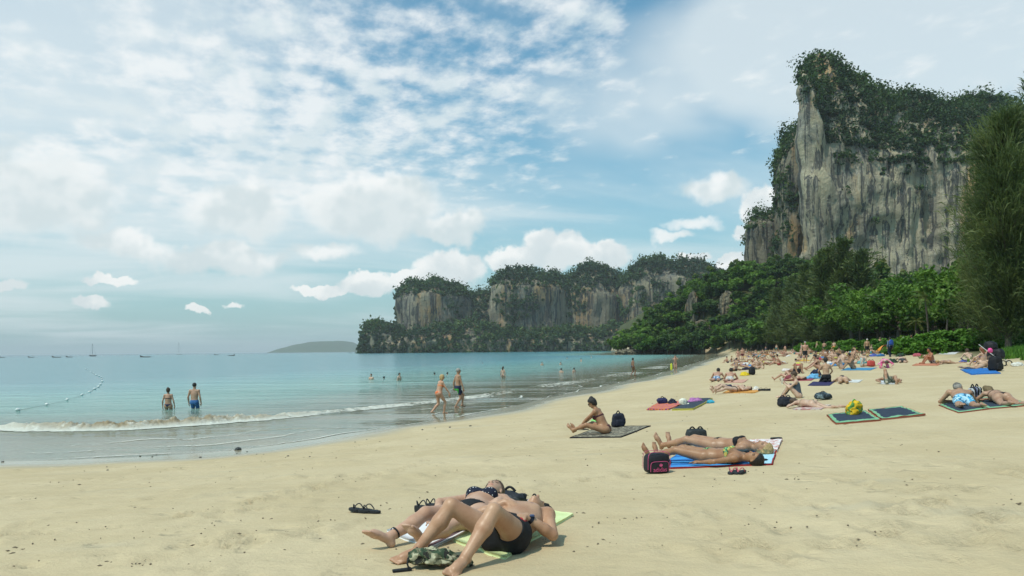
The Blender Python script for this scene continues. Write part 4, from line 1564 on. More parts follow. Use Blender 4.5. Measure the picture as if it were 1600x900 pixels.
    def foot(self, f, an, toe, shin):
        s = self.s
        sole = nrm(shin - toe * (shin @ toe))
        heel = an + sole * .038 * s - toe * .035 * s
        ball = an + sole * .052 * s + toe * .125 * s
        side = np.cross(toe, sole)
        f.cone(an, heel, .035 * s, .034 * s, .015 * s)
        f.ell(an + toe * .06 * s + sole * .03 * s, np.array([toe, side, sole]), (.10 * s, .040 * s, .032 * s), .02 * s)
        f.ell(ball, np.array([toe, side, sole]), (.045 * s, .050 * s, .024 * s), .02 * s)
        if self.hi:
            for i in range(5):
                o = (i - 2) * .0205 * s
                ln = (.052, .050, .046, .041, .036)[i] * s
                st = ball + side * o + toe * .022 * s
                f.cone(st, st + toe * ln * .9 + sole * .004 * s - side * (i - 1) * .001, (.0155, .0118, .0112, .0108, .0102)[i] * s, (.0145, .0105, .010, .0095, .009)[i] * s, .004 * s)
        else:
            f.ell(ball + toe * .035 * s, np.array([toe, side, sole]), (.032 * s, .038 * s, .013 * s), .015 * s)

    def hand(self, f, w, fd, palm, fore, side):
        s = self.s
        if palm is None:
            palm = np.array([0.02, 0.01, -1.0])
        palm = nrm(palm - fd * (palm @ fd))
        across = np.cross(fd, palm) * side
        c = w + fd * .05 * s
        R = np.array([fd, across, palm])
        f.cone(w - fd * .01 * s, c, .024 * s, .026 * s, .012 * s)
        f.ell(c, R, (.052 * s, .041 * s, .018 * s), .014 * s)
        for i in range(4):
            o = (i - 1.5) * .0205 * s
            b = w + fd * .088 * s + across * o
            ln = (.036, .042, .040, .031)[i] * s
            d1 = nrm(fd + palm * .22 + across * (i - 1.5) * .09)
            d2 = nrm(fd + palm * .75 + across * (i - 1.5) * .04)
            r = max(.0088 * s, self.h * .62)
            f.cone(b, b + d1 * ln, r, r * .95, .004 * s)
            f.cone(b + d1 * ln, b + d1 * ln + d2 * ln * .95, r * .95, r * .8, .002 * s)
        tb = w + fd * .03 * s - across * .026 * s
        t1 = tb + nrm(fd * .7 - across * .75 + palm * .3) * .042 * s
        r = max(.0105 * s, self.h * .62)
        f.cone(tb, t1, .014 * s, r, .008 * s)
        f.cone(t1, t1 + nrm(fd - across * .15 + palm * .25) * .034 * s, r, r * .8, .002 * s)

    def skull(self, f):
        s = self.s
        H, R = self.head
        r, fw, u = R
        f.ell(H + u * .030 * s - fw * .012 * s, R, (.076 * s, .094 * s, .088 * s), .025 * s)
        f.ell(H - u * .040 * s + fw * .022 * s, R, (.055 * s, .066 * s, .068 * s), .03 * s)
        if self.h <= .0205:
            f.ell(H - u * .088 * s + fw * .060 * s, R, (.022 * s, .020 * s, .018 * s), .02 * s)       # chin
            f.cone(H + u * .012 * s + fw * .078 * s, H - u * .028 * s + fw * .100 * s, .009 * s, .014 * s, .010 * s)   # nose
            for sg in (-1, 1):
                f.ell(H - u * .005 * s + r * sg * .076 * s - fw * .005 * s, R, (.010 * s, .020 * s, .032 * s), .006 * s)    # ears
                f.ell(H + u * .030 * s + r * sg * .030 * s + fw * .075 * s, R, (.026 * s, .012 * s, .009 * s), .010 * s)   # brow
            f.ell(H - u * .054 * s + fw * .083 * s, R, (.024 * s, .008 * s, .009 * s), .006 * s)       # mouth

    def local(self, V, org, R):
        q = V - org
        return q @ R[0], q @ R[1], q @ R[2]

    def body(self, name, mat, parent):
        V, Fc = surface_nets(self.f.D, self.f.org, self.h)
        me = mesh_np(name, V, Fc)
        s = self.s
        col = np.zeros((len(V), 4), np.float32)
        H, R = self.head
        x, y, z = self.local(V, H, R)
        x, y, z = x / s, y / s, z / s
        face = (y > .045) & (np.abs(x) < .07) & (np.abs(z) < .10)
        def put(m, c, a):
            col[m] = (*c, a)
        put(face & (np.abs(z + .054) < .009) & (np.abs(x) < .024), (.42, .13, .10), .6)
        put(face & (np.abs(z - .036) < .006) & (np.abs(np.abs(x) - .030) < .018), (.07, .045, .03), .6)
        put(face & (np.abs(z - .016) < .007) & (np.abs(np.abs(x) - .030) < .014), (.05, .035, .03), .75)
        if not self.fem:
            for sg in (-1, 1):
                c = self.g['P'] + self.up * np.linalg.norm(self.g['N'] - self.g['P']) * .735 + self.rc * sg * .092 * s
                qx, qy, qz = self.local(V, c, np.array([self.rc, self.fc, self.up]))
                put((qy > .06 * s) & (np.hypot(qx, qz) < .013 * s), (.28, .12, .09), .7)
        set_attr(me, 'paint', col)
        return obj(name, me, mat, parent)

    def cloth(self, name, region, mat, parent, t=.006, arms=False):
        """a garment: the body swollen by t and cut by region(x,y,z grids)->signed distance"""
        f = self.f
        B = f.D if arms else self.core
        s = f.sub(f.org, f.org + self.h * np.array(f.D.shape), 0)
        X, Y, Z = f.pts(tuple(slice(0, n) for n in f.D.shape))
        D = np.maximum(B - t, region(X, Y, Z))
        V, Fc = surface_nets(D.astype(np.float32), f.org, self.h)
        if len(Fc) == 0:
            return None
        return obj(name, mesh_np(name, V, Fc), mat, parent)

    # garment regions -------------------------------------------------
    def axis(self, X, Y, Z, org, d):
        return (X - org[0]) * d[0] + (Y - org[1]) * d[1] + (Z - org[2]) * d[2]

    def r_trunks(self, length=.18, top=.085):
        s, J, P = self.s, self.J, self.g['P']
        def reg(X, Y, Z):
            u = self.axis(X, Y, Z, P, self.up) - top * s
            out = None
            for h_, k_ in (('hr', 'kr'), ('hl', 'kl')):
                d = nrm(J[k_] - J[h_])
                side = self.axis(X, Y, Z, P, self.rp) * (1 if h_ == 'hr' else -1)
                t = np.maximum(self.axis(X, Y, Z, J[h_], d) - length * s, -(side + .012 * s))
                out = t if out is None else np.minimum(out, t)
            return np.maximum(u, out)
        return reg

    def r_brief(self, top=.055, cut=1.25, low=.035):
        s, J, P = self.s, self.J, self.g['P']
        def reg(X, Y, Z):
            u = self.axis(X, Y, Z, P, self.up) / s
            r = np.abs(self.axis(X, Y, Z, P, self.rp)) / s
            fr = self.axis(X, Y, Z, P, self.fp) / s
            out = None
            for h_, k_ in (('hr', 'kr'), ('hl', 'kl')):
                d = nrm(J[k_] - J[h_])
                t = self.axis(X, Y, Z, J[h_], d) - .10 * s
                out = t if out is None else np.maximum(out, t)
            leg = (cut * (r - low) - .045) - u
            return np.maximum(np.maximum((u - top) * s, leg * s * .7), out)
        return reg

    def r_top(self, cup=.055, strap=.014, centre=.655, back=True):
        s, P = self.s, self.g['P']
        L = np.linalg.norm(self.g['N'] - P)
        c = P + self.up * L * centre
        def reg(X, Y, Z):
            u = self.axis(X, Y, Z, c, self.up) / s
            r = np.abs(self.axis(X, Y, Z, c, self.rc)) / s
            fr = self.axis(X, Y, Z, c, self.fc) / s
            front = np.clip((fr - .02) / .05, 0, 1)
            hw = strap + (cup - strap) * front * np.clip(1.35 - np.abs(r - .075) / .075, 0.25, 1.0)
            return np.maximum((np.abs(u + .005) - hw) * s, np.maximum((fr - .19) * s, (r - .2) * s))
        return reg

    def r_suit(self, top=.80):
        s, P = self.s, self.g['P']
        L = np.linalg.norm(self.g['N'] - P)
        br = self.r_brief(.08)
        def reg(X, Y, Z):
            u = self.axis(X, Y, Z, P, self.up)
            r = np.abs(self.axis(X, Y, Z, P, self.rc))
            body = np.maximum(np.maximum(-(u - .06 * s), u - L * top - .35 * np.maximum(0, .1 * s - np.abs(r - .075 * s))), r - .15 * s)
            return np.minimum(br(X, Y, Z), body)
        return reg

    def r_shirt(self, top=.98, bottom=-.02):
        s, P = self.s, self.g['P']
        L = np.linalg.norm(self.g['N'] - P)
        def reg(X, Y, Z):
            u = self.axis(X, Y, Z, P, self.up)
            return np.maximum(u - L * top, bottom * s - u)
        return reg

    def hair(self, style, mat, parent, name='hair'):
        s, h = self.s, min(self.h * 1.1, .02)
        H, R = self.head
        r, fw, u = R
        f = Field(H - .30 * s, H + .30 * s, h)
        t = .010 if style in ('crop', 'cap') else .018
        f.ell(H + u * .032 * s - fw * .014 * s, R, ((.076 + t) * s, (.094 + t) * s, (.088 + t) * s), .02)
        if style in ('long', 'bun', 'bob', 'short', 'tail', 'curly'):
            f.ell(H - u * .03 * s - fw * .055 * s, R, (.072 * s, .05 * s, .075 * s), .03)
        if style == 'bun':
            f.ell(H + u * .115 * s - fw * .055 * s, R, (.052 * s, .05 * s, .045 * s), .02)
        if style == 'long':
            f.cone(H - fw * .07 * s, H - u * .20 * s - fw * .075 * s, .07 * s, .055 * s, .03)
        if style == 'bob':
            for sg in (-1, 1):
                f.cone(H + r * sg * .055 * s - fw * .03 * s, H - u * .10 * s + r * sg * .062 * s - fw * .02 * s, .045 * s, .035 * s, .03)
        if style == 'tail':
            f.cone(H - fw * .10 * s + u * .03 * s, H - fw * .13 * s - u * .12 * s, .035 * s, .02 * s, .02)
        if style == 'curly':
            rng = np.random.default_rng(2)
            for _ in range(26):
                d = nrm(rng.normal(size=3) + [0, -.5, .2])
                d = d[0] * r + d[1] * fw + d[2] * u
                f.ell(H + u * .02 * s - fw * .03 * s + d * .09 * s, np.eye(3), (.028 * s,) * 3, .01)
        X, Y, Z = f.pts(tuple(slice(0, n) for n in f.D.shape))
        a = self.axis(X, Y, Z, H, fw) / s
        b = self.axis(X, Y, Z, H, u) / s
        c = np.abs(self.axis(X, Y, Z, H, r)) / s
        cut = (a - (.035 + .9 * np.maximum(b - .055, -.035))) if style != 'cap' else (.02 - b)
        low = (-.055 if style in ('crop', 'short') else -.5) - b + 0 * a
        D = np.maximum(np.maximum(f.D, cut * s * .7), low * s)
        n = .006 * (fbm(X / .018 / s, Y / .018 / s, Z / .018 / s, 2) - .5) * (4.0 if style == 'curly' else 1.2)
        V, Fc = surface_nets((D + n).astype(np.float32), f.org, h)
        return obj(name, mesh_np(name, V, Fc), mat, parent) if len(Fc) else None

    def shades(self, mat, parent):
        s, h = self.s, .006
        H, R = self.head
        r, fw, u = R
        f = Field(H - .14 * s, H + .14 * s, h)
        for sg in (-1, 1):
            f.ell(H + u * .018 * s + r * sg * .031 * s + fw * .088 * s, R, (.029 * s, .010 * s, .021 * s), .006)
            f.cone(H + u * .022 * s + r * sg * .06 * s + fw * .075 * s, H + u * .018 * s + r * sg * .080 * s - fw * .01 * s, .005, .005, .002)
        V, Fc = surface_nets(f.D, f.org, h)
        return obj('sunglasses', mesh_np('sunglasses', V, Fc), mat, parent)


# ------------------------------------------------------------------ materials for people and things
_mc = {}


def skin(c, key=None):
    key = ('skin', tuple(c))
    if key in _mc:
        return _mc[key]
    m, k, out = new_mat('skin')
    p = k.coord()
    n = k.noise(p, 7.0, 4, 0.55)
    c2 = (c[0] * .80, c[1] * .70, c[2] * .64)
    b = k.mix(k.ss(n, .32, .68), c, c2)
    b = k.mix(k.ss(k.noise(p, 60.0, 3, .6), .5, .8, 0, .25), b, (c[0] * .72, c[1] * .55, c[2] * .48))
    b = k.mix(k.attr('paint', 'Alpha'), b, k.attr('paint', 'Color'))
    principled(k, out, b, .40, k.bump(k.noise(p, 90, 3, .6), .25, .006), .35)
    _mc[key] = m
    return m


def plain(c, rough=.75, name='cloth', bump=.35, sc=40.0, var=.22):
    key = (name, tuple(c), rough)
    if key in _mc:
        return _mc[key]
    m, k, out = new_mat(name)
    p = k.coord()
    n = k.noise(p, sc * .25, 4, .6)
    b = k.mix(k.ss(n, .3, .7), tuple(q * (1 - var) for q in c), tuple(min(1, q * (1 + var)) for q in c))
    principled(k, out, b, rough, k.bump(k.noise(p, sc, 3, .6), bump, .01), .3)
    _mc[key] = m
    return m


def pattern(c1, c2, c3=None, sc=14.0, name='printed_cloth', kind='blotch'):
    key = (name, tuple(c1), tuple(c2), kind, sc)
    if key in _mc:
        return _mc[key]
    m, k, out = new_mat(name)
    p = k.coord()
    if kind == 'dots':
        f = k.ss(k.vor(p, sc, rand=.25), .24, .18)
        b = k.mix(f, c1, c2)
    elif kind == 'stripe':
        x = k.sep(p)[0]
        f = k.m('FRACT', k.m('MULTIPLY', x, sc))
        b = k.ramp(f, [(0, c1), (.18, c2), (.34, c3 or c1), (.5, c1), (.62, (c2[0] * .4, c2[1] * .4, .30)), (.8, c2), (.9, c3 or c1)])
        b.node.color_ramp.interpolation = 'CONSTANT'
    else:
        n = k.noise(p, sc, 3, .55, .4)
        b = k.mix(k.ss(n, .47, .51), c1, c2)
        if c3:
            b = k.mix(k.ss(k.noise(k.v('ADD', p, (5, 3, 1)), sc * 1.2, 3, .55, .4), .54, .57), b, c3)
    principled(k, out, b, .75, k.bump(k.noise(p, 50, 3, .6), .3, .01), .25)
    _mc[key] = m
    return m


def hair_mat(c):
    key = ('hairm', tuple(c))
    if key not in _mc:
        m, k, out = new_mat('hair_strands')
        p = k.coord()
        n = k.noise(k.v('MULTIPLY', p, (1, 1, .35)), 70, 4, .6)
        principled(k, out, k.mix(n, tuple(q * .55 for q in c), tuple(min(1, q * 1.5) for q in c)), .5, k.bump(n, .8, .02), .4)
        _mc[key] = m
    return _mc[key]


TAN, FAIR, RED, BROWN, DEEP = (.43, .265, .175), (.56, .385, .285), (.50, .295, .21), (.33, .19, .115), (.25, .135, .08)
BLACK, NAVY, GREY = (.012, .012, .014), (.018, .026, .06), (.10, .11, .12)
H_DARK, H_BROWN, H_BLOND, H_GREY = (.016, .012, .010), (.06, .035, .02), (.42, .29, .13), (.30, .28, .25)
# ------------------------------------------------------------------ poses in body-local metres (z up from the ground, origin under the pelvis)
def supine(knees=(0, 0), arms='side', head=(0, 0), s=1.0, spread=.06, roll=0.0):
    """lying on the back, head towards +Y; knees: height each knee is raised (0..1)"""
    p = dict(P=(0, 0, .105 * s), N=(0, .50 * s, .125 * s), H=(0, .665 * s, .125 * s), front=(0, 0, 1), face=(head[0], -.1, 1), hup=(0, 1, .05))
    for key, sg, kk in (('r', -1, knees[0]), ('l', 1, knees[1])):
        y = -(.85 - .46 * kk) * s
        p['a' + key] = (sg * (.09 + spread * .8) * s, y, (.05 + .03 * kk) * s)
        p['k' + key] = (sg * .12, 0, 1)
        p['t' + key] = (sg * .35 * (1 - kk), -.25 - kk, 1 - kk * 1.1)
    if arms == 'side':
        p.update(wl=(.30 * s, .02 * s, .05 * s), wr=(-.30 * s, .02 * s, .05 * s), el=(1, 0, 0), er=(-1, 0, 0), fl=(.1, -1, 0), fr=(-.1, -1, 0))
    elif arms == 'belly':
        p.update(wl=(.09 * s, .16 * s, .235 * s), wr=(-.09 * s, .14 * s, .235 * s), el=(1, 0, -.6), er=(-1, 0, -.6), fl=(-1, -.3, 0), fr=(1, -.3, 0))
    elif arms == 'up':
        p.update(wl=(.22 * s, .86 * s, .06 * s), wr=(-.22 * s, .86 * s, .06 * s), el=(1, 0, 0), er=(-1, 0, 0), fl=(-.6, .6, 0), fr=(.6, .6, 0))
    return p


def prone(prop=0.0, arms='fold', s=1.0, kick=(0, 0), headturn=1.0, spread=.08):
    """face down, head towards +Y; prop lifts the chest onto the elbows"""
    nz = .13 + .26 * prop
    ny = .50 - .06 * prop
    p = dict(P=(0, 0, .105 * s), N=(0, ny * s, nz * s), H=(.02 * headturn, (ny + .15 - .05 * prop) * s, (nz + .01 + .12 * prop) * s),
             front=(0, .6 * prop, -1), frontp=(0, 0, -1), face=(headturn * (1 - prop), .2 + prop, -.25 + .1 * prop), hup=(0, 1, .3 + .8 * prop))
    for key, sg, kk in (('r', 1, kick[0]), ('l', -1, kick[1])):
        p['a' + key] = (sg * (.09 + spread) * s, -(.85 - .38 * kk) * s, (.055 + .42 * kk) * s)
        p['k' + key] = (sg * .25, 0, -1)
        p['t' + key] = (0, -1, -.12 + 1.1 * kk)
    if arms == 'fold':
        x = .10 if prop else .14
        y = (.60 if prop else .70)
        p.update(wl=(-x * s, y * s, .045 * s), wr=(x * s, y * s, .045 * s), el=(-1, 0, -.4), er=(1, 0, -.4), fl=(1, .5, 0), fr=(-1, .5, 0))
    else:
        p.update(wl=(-.30 * s, .05 * s, .045 * s), wr=(.30 * s, .05 * s, .045 * s), el=(-1, 0, 0), er=(1, 0, 0), fl=(0, -1, 0), fr=(0, -1, 0))
    return p


def sitting(lean=.1, knees=(.6, .6), reach='knees', s=1.0, gaze=-.2, turn=0.0, spread=.1, feetd=.62):
    """seated on the ground facing +Y"""
    p = dict(P=(0, 0, .11 * s), N=(0, lean * .5 * s, (.60 - .10 * abs(lean)) * s), H=(turn * .03, (lean * .62 + .05) * s, (.775 - .12 * abs(lean)) * s), front=(0, 1, 0), face=(turn, 1, gaze), hup=(0, .2, 1))
    for key, sg, kk in (('r', 1, knees[0]), ('l', -1, knees[1])):
        y = (.84 - .42 * kk) * s * feetd / .62
        p['a' + key] = (sg * (.08 + spread) * s, y, .065 * s)
        p['k' + key] = (sg * .15, 0, 1)
        p['t' + key] = (sg * .15, .25 + kk, .95 - kk)
    if reach == 'knees':
        p.update(wr=(.17 * s, .36 * s, .40 * s), wl=(-.17 * s, .36 * s, .40 * s), er=(1, 0, -.5), el=(-1, 0, -.5), fr=(-.3, 1, -.3), fl=(.3, 1, -.3))
    elif reach == 'back':
        p.update(wr=(.28 * s, -.32 * s, .05 * s), wl=(-.28 * s, -.32 * s, .05 * s), er=(.5, -1, 0), el=(-.5, -1, 0), fr=(.3, -1, 0), fl=(-.3, -1, 0))
    elif reach == 'feet':
        p.update(wr=(.12 * s, .60 * s, .16 * s), wl=(-.12 * s, .56 * s, .14 * s), er=(1, 0, .3), el=(-1, 0, .3), fr=(-.3, 1, -.4), fl=(.3, 1, -.4))
    elif reach == 'read':
        p.update(wr=(.11 * s, .42 * s, .50 * s), wl=(-.11 * s, .42 * s, .50 * s), er=(.6, 0, -1), el=(-.6, 0, -1), fr=(-.3, .6, .8), fl=(.3, .6, .8), pr=(-1, .3, 0), pl=(1, .3, 0))
    return p


def standing(s=1.0, stride=0.0, swing=0.0, bend=0.0, gaze=-.05, arms='hang', stance=.09, turn=0.0):
    """upright facing +Y; stride puts the right foot forward"""
    hz = (.90 - .05 * abs(stride)) * s
    p = dict(P=(0, 0, hz), N=(0, bend * .5 * s, hz + (.52 - .12 * bend) * s), H=(0, (bend * .62 + .025) * s, hz + (.695 - .2 * bend) * s), front=(0, 1, -bend * .8), frontp=(0, 1, 0), face=(turn, 1, gaze), hup=(0, .1 + bend * .5, 1))
    p.update(ar=(stance * s, (.26 * stride) * s, .075 * s), al=(-stance * s, -.36 * stride * s, (.075 + .06 * abs(stride)) * s), kr=(.1, 1, 0), kl=(-.1, 1, 0), tr=(.12, 1, -.03), tl=(-.12, 1, -.03 - .35 * abs(stride)))
    if arms == 'hang':
        p.update(wr=(.27 * s, (-.20 * swing + .04 + bend * .4) * s, hz - .04 * s), wl=(-.27 * s, (.24 * swing + .04 + bend * .4) * s, hz - .04 * s), er=(.6, -1, 0), el=(-.6, -1, 0), fr=(0, .1, -1), fl=(0, .1, -1), pr=(-1, 0, 0), pl=(1, 0, 0))
    elif arms == 'hips':
        p.update(wr=(.17 * s, .06 * s, hz + .10 * s), wl=(-.17 * s, .06 * s, hz + .10 * s), er=(1, -.4, 0), el=(-1, -.4, 0), fr=(-.7, .5, -.4), fl=(.7, .5, -.4), pr=(-1, 0, 0), pl=(1, 0, 0))
    elif arms == 'face':
        p.update(wr=(.08 * s, .22 * s, hz + .60 * s), wl=(-.08 * s, .22 * s, hz + .60 * s), er=(1, .3, -1), el=(-1, .3, -1), fr=(-.2, -.2, 1), fl=(.2, -.2, 1))
    return p


def kneeling(s=1.0, lean=0.05):
    p = dict(P=(0, -.10 * s, .25 * s), N=(0, (-.10 + lean) * s, .77 * s), H=(0, (-.06 + lean * 1.3) * s, .945 * s), front=(0, 1, 0), face=(.1, 1, -.35), hup=(0, .2, 1))
    p.update(ar=(.10 * s, -.20 * s, .06 * s), al=(-.10 * s, -.20 * s, .06 * s), kr=(.25, 1, -.3), kl=(-.25, 1, -.3), tr=(0, -1, -.1), tl=(0, -1, -.1))
    p.update(wr=(.21 * s, .16 * s, .30 * s), wl=(-.21 * s, .16 * s, .30 * s), er=(.8, -.5, 0), el=(-.8, -.5, 0), fr=(-.3, 1, -.4), fl=(.3, 1, -.4))
    return p


def allfours(s=1.0):
    """kneeling folded forward, back to -Y"""
    p = dict(P=(0, -.05 * s, .40 * s), N=(0, .42 * s, .40 * s), H=(0, .54 * s, .30 * s), front=(0, 0, -1), face=(0, .2, -1), hup=(0, 1, -.2))
    p.update(ar=(.13 * s, -.28 * s, .06 * s), al=(-.13 * s, -.28 * s, .06 * s), kr=(.2, 1, -.4), kl=(-.2, 1, -.4), tr=(0, -1, -.1), tl=(0, -1, -.1))
    p.update(wr=(.22 * s, .50 * s, .05 * s), wl=(-.22 * s, .50 * s, .05 * s), er=(1, -.3, 0), el=(-1, -.3, 0), fr=(0, 1, 0), fl=(0, 1, 0))
    return p


PEOPLE = []


def person(pose, at, rotz, label, female=False, s=1.0, h=.014, heavy=1.0, tone=TAN, hair='short', hairc=H_DARK, wear=('trunks', BLACK), group=None, shades=False, hi=False, capc=None):
    """at: photo pixel of the point under the pelvis, or a Vector; rotz: degrees, 0 = pose faces away from the camera"""
    if isinstance(at, tuple) and len(at) == 2:
        at = G(*at)
    r = empty('person', at, math.radians(rotz))
    tag(r, label, 'person', group)
    P = Person(pose, female, s, h, heavy, hi)
    P.body('body', skin(tone), r)
    ws = list(wear) if isinstance(wear, list) else [wear]
    for w in ws:
        kind, c = w[0], w[1]
        m = c if isinstance(c, bpy.types.Material) else plain(c)
        opt = w[2] if len(w) > 2 else {}
        t = max(.006, h * .45)
        if kind == 'trunks':
            P.cloth('swim_trunks', P.r_trunks(**opt), m, r, t + .004)
        elif kind == 'brief':
            P.cloth('bikini_bottom' if female else 'swim_trunks', P.r_brief(**opt), m, r, t)
        elif kind == 'top':
            P.cloth('bikini_top', P.r_top(**opt), m, r, t)
        elif kind == 'suit':
            P.cloth('swimsuit', P.r_suit(), m, r, t)
        elif kind == 'shirt':
            P.cloth('shirt', P.r_shirt(**opt), m, r, t + .006, arms=True)
        elif kind == 'trousers':
            P.cloth('trousers', P.r_trunks(.75, .09), m, r, t + .010)
    if hair == 'cap':
        P.hair('cap', plain(capc or GREY), r, 'cap')
        P.hair('crop', hair_mat(hairc), r)
    elif hair:
        P.hair(hair, hair_mat(hairc), r)
    if shades:
        P.shades(plain(BLACK, .15, 'lens', 0, 10, 0), r)
    PEOPLE.append((r, P))
    return r, P


def copy_person(src, at, rotz, label, group=None, scale=1.0, mats=None):
    r = src.copy()
    COL.objects.link(r)
    r.location = at if not isinstance(at, tuple) or len(at) == 3 else G(*at)
    r.rotation_euler = (0, 0, math.radians(rotz))
    r.scale = (scale,) * 3
    tag(r, label, 'person', group)
    if 'group' in r and not group:
        del r['group']
    for ch in src.children:
        c = ch.copy()
        COL.objects.link(c)
        c.parent = r
        if mats and ch.name.split('.')[0] in mats:
            c.material_slots[0].link = 'OBJECT'
            c.material_slots[0].material = mats[ch.name.split('.')[0]]
    return r
# ------------------------------------------------------------------ beach things
def towel(corners, mat, name, label, cat='towel', lift=.020, wr=.012, thick=.006, group=None, n=26, parts=None, seed=0):
    """cloth or mat lying on the sand between four ground points given as photo pixels (in order round it)"""
    c = [G(*p) if isinstance(p, tuple) and len(p) == 2 else p for p in corners]
    u = np.linspace(0, 1, n)
    U, V = np.meshgrid(u, u, indexing='ij')
    def bil(i):
        return (1 - U) * (1 - V) * c[0][i] + U * (1 - V) * c[1][i] + U * V * c[2][i] + (1 - U) * V * c[3][i]
    X, Y = bil(0), bil(1)
    size = math.hypot(c[1].x - c[0].x, c[1].y - c[0].y)
    e = .018 * size
    X = X + e * (fbm(U * 4 + seed, V * 4, 1, 3) - .5) * 2
    Y = Y + e * (fbm(U * 4 + seed, V * 4, 5, 3) - .5) * 2
    Z = terrain(X, Y) + lift + wr * (fbm(X * 5 + seed, Y * 5, 3, 4) - .35) * 1.6
    cx, cy, cz = X.mean(), Y.mean(), Z.mean()
    ang = math.atan2(c[1].y - c[0].y, c[1].x - c[0].x)
    ca, sa = math.cos(-ang), math.sin(-ang)
    lx, ly = (X - cx) * ca - (Y - cy) * sa, (X - cx) * sa + (Y - cy) * ca
    top = np.stack([lx, ly, Z - cz], -1).reshape(-1, 3)
    bot = top - [0, 0, thick + lift * .9]
    Fc = grid_faces(n, n)
    idx = np.arange(n * n).reshape(n, n)
    loop = np.concatenate([idx[:-1, 0], idx[-1, :-1], idx[:0:-1, -1], idx[0, :0:-1]])
    nx = np.roll(loop, -1)
    side = np.stack([loop, nx, nx + n * n, loop + n * n], 1)
    me = mesh_np(name, np.vstack([top, bot]), np.vstack([Fc[:, ::-1] * 1, Fc + n * n, side]))
    set_attr(me, 'u', np.tile(U.ravel(), 2))
    set_attr(me, 'v', np.tile(V.ravel(), 2))
    o = obj(name, me, mat, None, (cx, cy, cz), ang)
    tag(o, label, cat, group)
    return o


_ico = {}


def ico(sub):
    if sub not in _ico:
        import bmesh
        bm = bmesh.new()
        bmesh.ops.create_icosphere(bm, subdivisions=sub, radius=1.0)
        _ico[sub] = (np.array([v.co[:] for v in bm.verts]), np.array([[v.index for v in f.verts] for f in bm.faces]))
        bm.free()
    return _ico[sub]


def soft(w, d, h, power=4.0, wrinkle=.03, seed=0, sub=4, fr=7.0, sag=0.15):
    """soft-cornered bag body standing on z=0, (w,d,h) outer size"""
    V, Fc = ico(sub)
    V = V / (np.abs(V) ** power).sum(1)[:, None] ** (1 / power)
    P = V * np.array([w / 2, d / 2, h / 2])
    k = fbm(P[:, 0] * fr + seed * 3.1, P[:, 1] * fr, P[:, 2] * fr, 3, .55) - .5
    rid = np.abs(fbm(P[:, 0] * fr * 1.7 + seed, P[:, 1] * fr * 1.7 + 9, P[:, 2] * fr * 1.7, 3, .5) - .5)
    P = P + V * (wrinkle * (k * 1.6 - rid * 1.4))[:, None]
    P[:, :2] *= (1 + sag * np.clip(-P[:, 2] / h, -.5, .5))[:, None]
    P[:, 2] += h / 2
    P[:, 2] = np.maximum(P[:, 2], .0)
    return P, Fc


def tri(Fc):
    return Fc


def strap_mesh(path, w=.018, t=.006):
    """flat webbing along a path"""
    V, Fc = tube(path, np.full(len(path), w), 6)
    return V, Fc


def arc(a, b, rise, n=10, side=(0, 0, 1)):
    a, b = np.asarray(a, float), np.asarray(b, float)
    t = np.linspace(0, 1, n)[:, None]
    return a + (b - a) * t + np.asarray(side, float)[None, :] * (rise * np.sin(np.pi * t))


def bag(at, size, mat, label, rotz=0.0, straps=1, pocket=True, pmat=None, trim=None, name='bag', cat='bag', seed=0, wrinkle=.03, power=4.0, group=None, sub=4, tilt=None):
    w, d, h = size
    if isinstance(at, tuple) and len(at) == 2:
        at = G(*at)
    r = empty(name, (at[0], at[1], at[2] + .005), math.radians(rotz))
    if tilt:
        r.rotation_euler[0] = math.radians(tilt)
    tag(r, label, cat, group)
    V, Fc = soft(w, d, h, power, wrinkle, seed, sub)
    obj('bag_body', mesh_np('bag_body', V, Fc), mat, r)
    if pocket:
        V, Fc = soft(w * .72, d * .35, h * .52, power, wrinkle * .5, seed + 3, 3)
        obj('front_pocket', mesh_np('front_pocket', V + [0, -d * .48, h * .07], Fc), pmat or mat, r)
    for i in range(straps):
        x = (i - (straps - 1) / 2) * w * .4
        p = arc((x - w * .16, 0, h * .93), (x + w * .16, 0, h * .93), h * .22, 9)
        V, Fc = tube(p, np.full(9, .012 * max(1, h / .3)), 6)
        obj('strap', mesh_np('strap', V, Fc), plain(BLACK, .6, 'webbing') if trim is None else trim, r)
    return r


def heap(at, size, mat, label, rotz=0.0, name='clothes', cat='clothes', seed=0, group=None, sub=4):
    """crumpled cloth in a low heap"""
    w, d, h = size
    if isinstance(at, tuple) and len(at) == 2:
        at = G(*at)
    V, Fc = ico(sub)
    n = fbm(V[:, 0] * 2.2 + seed * 5, V[:, 1] * 2.2, V[:, 2] * 2.2, 4, .6) - .5
    rid = np.abs(fbm(V[:, 0] * 4 + seed, V[:, 1] * 4 + 3, V[:, 2] * 4, 3, .5) - .5)
    P = V * (1 + .9 * n - .9 * rid)[:, None] * np.array([w / 2, d / 2, h])
    P[:, 2] = np.maximum(P[:, 2] * 1.0, -.01)
    o = obj(name, mesh_np(name, P, Fc), mat, None, (at[0], at[1], at[2] + .012), math.radians(rotz))
    tag(o, label, cat, group)
    return o


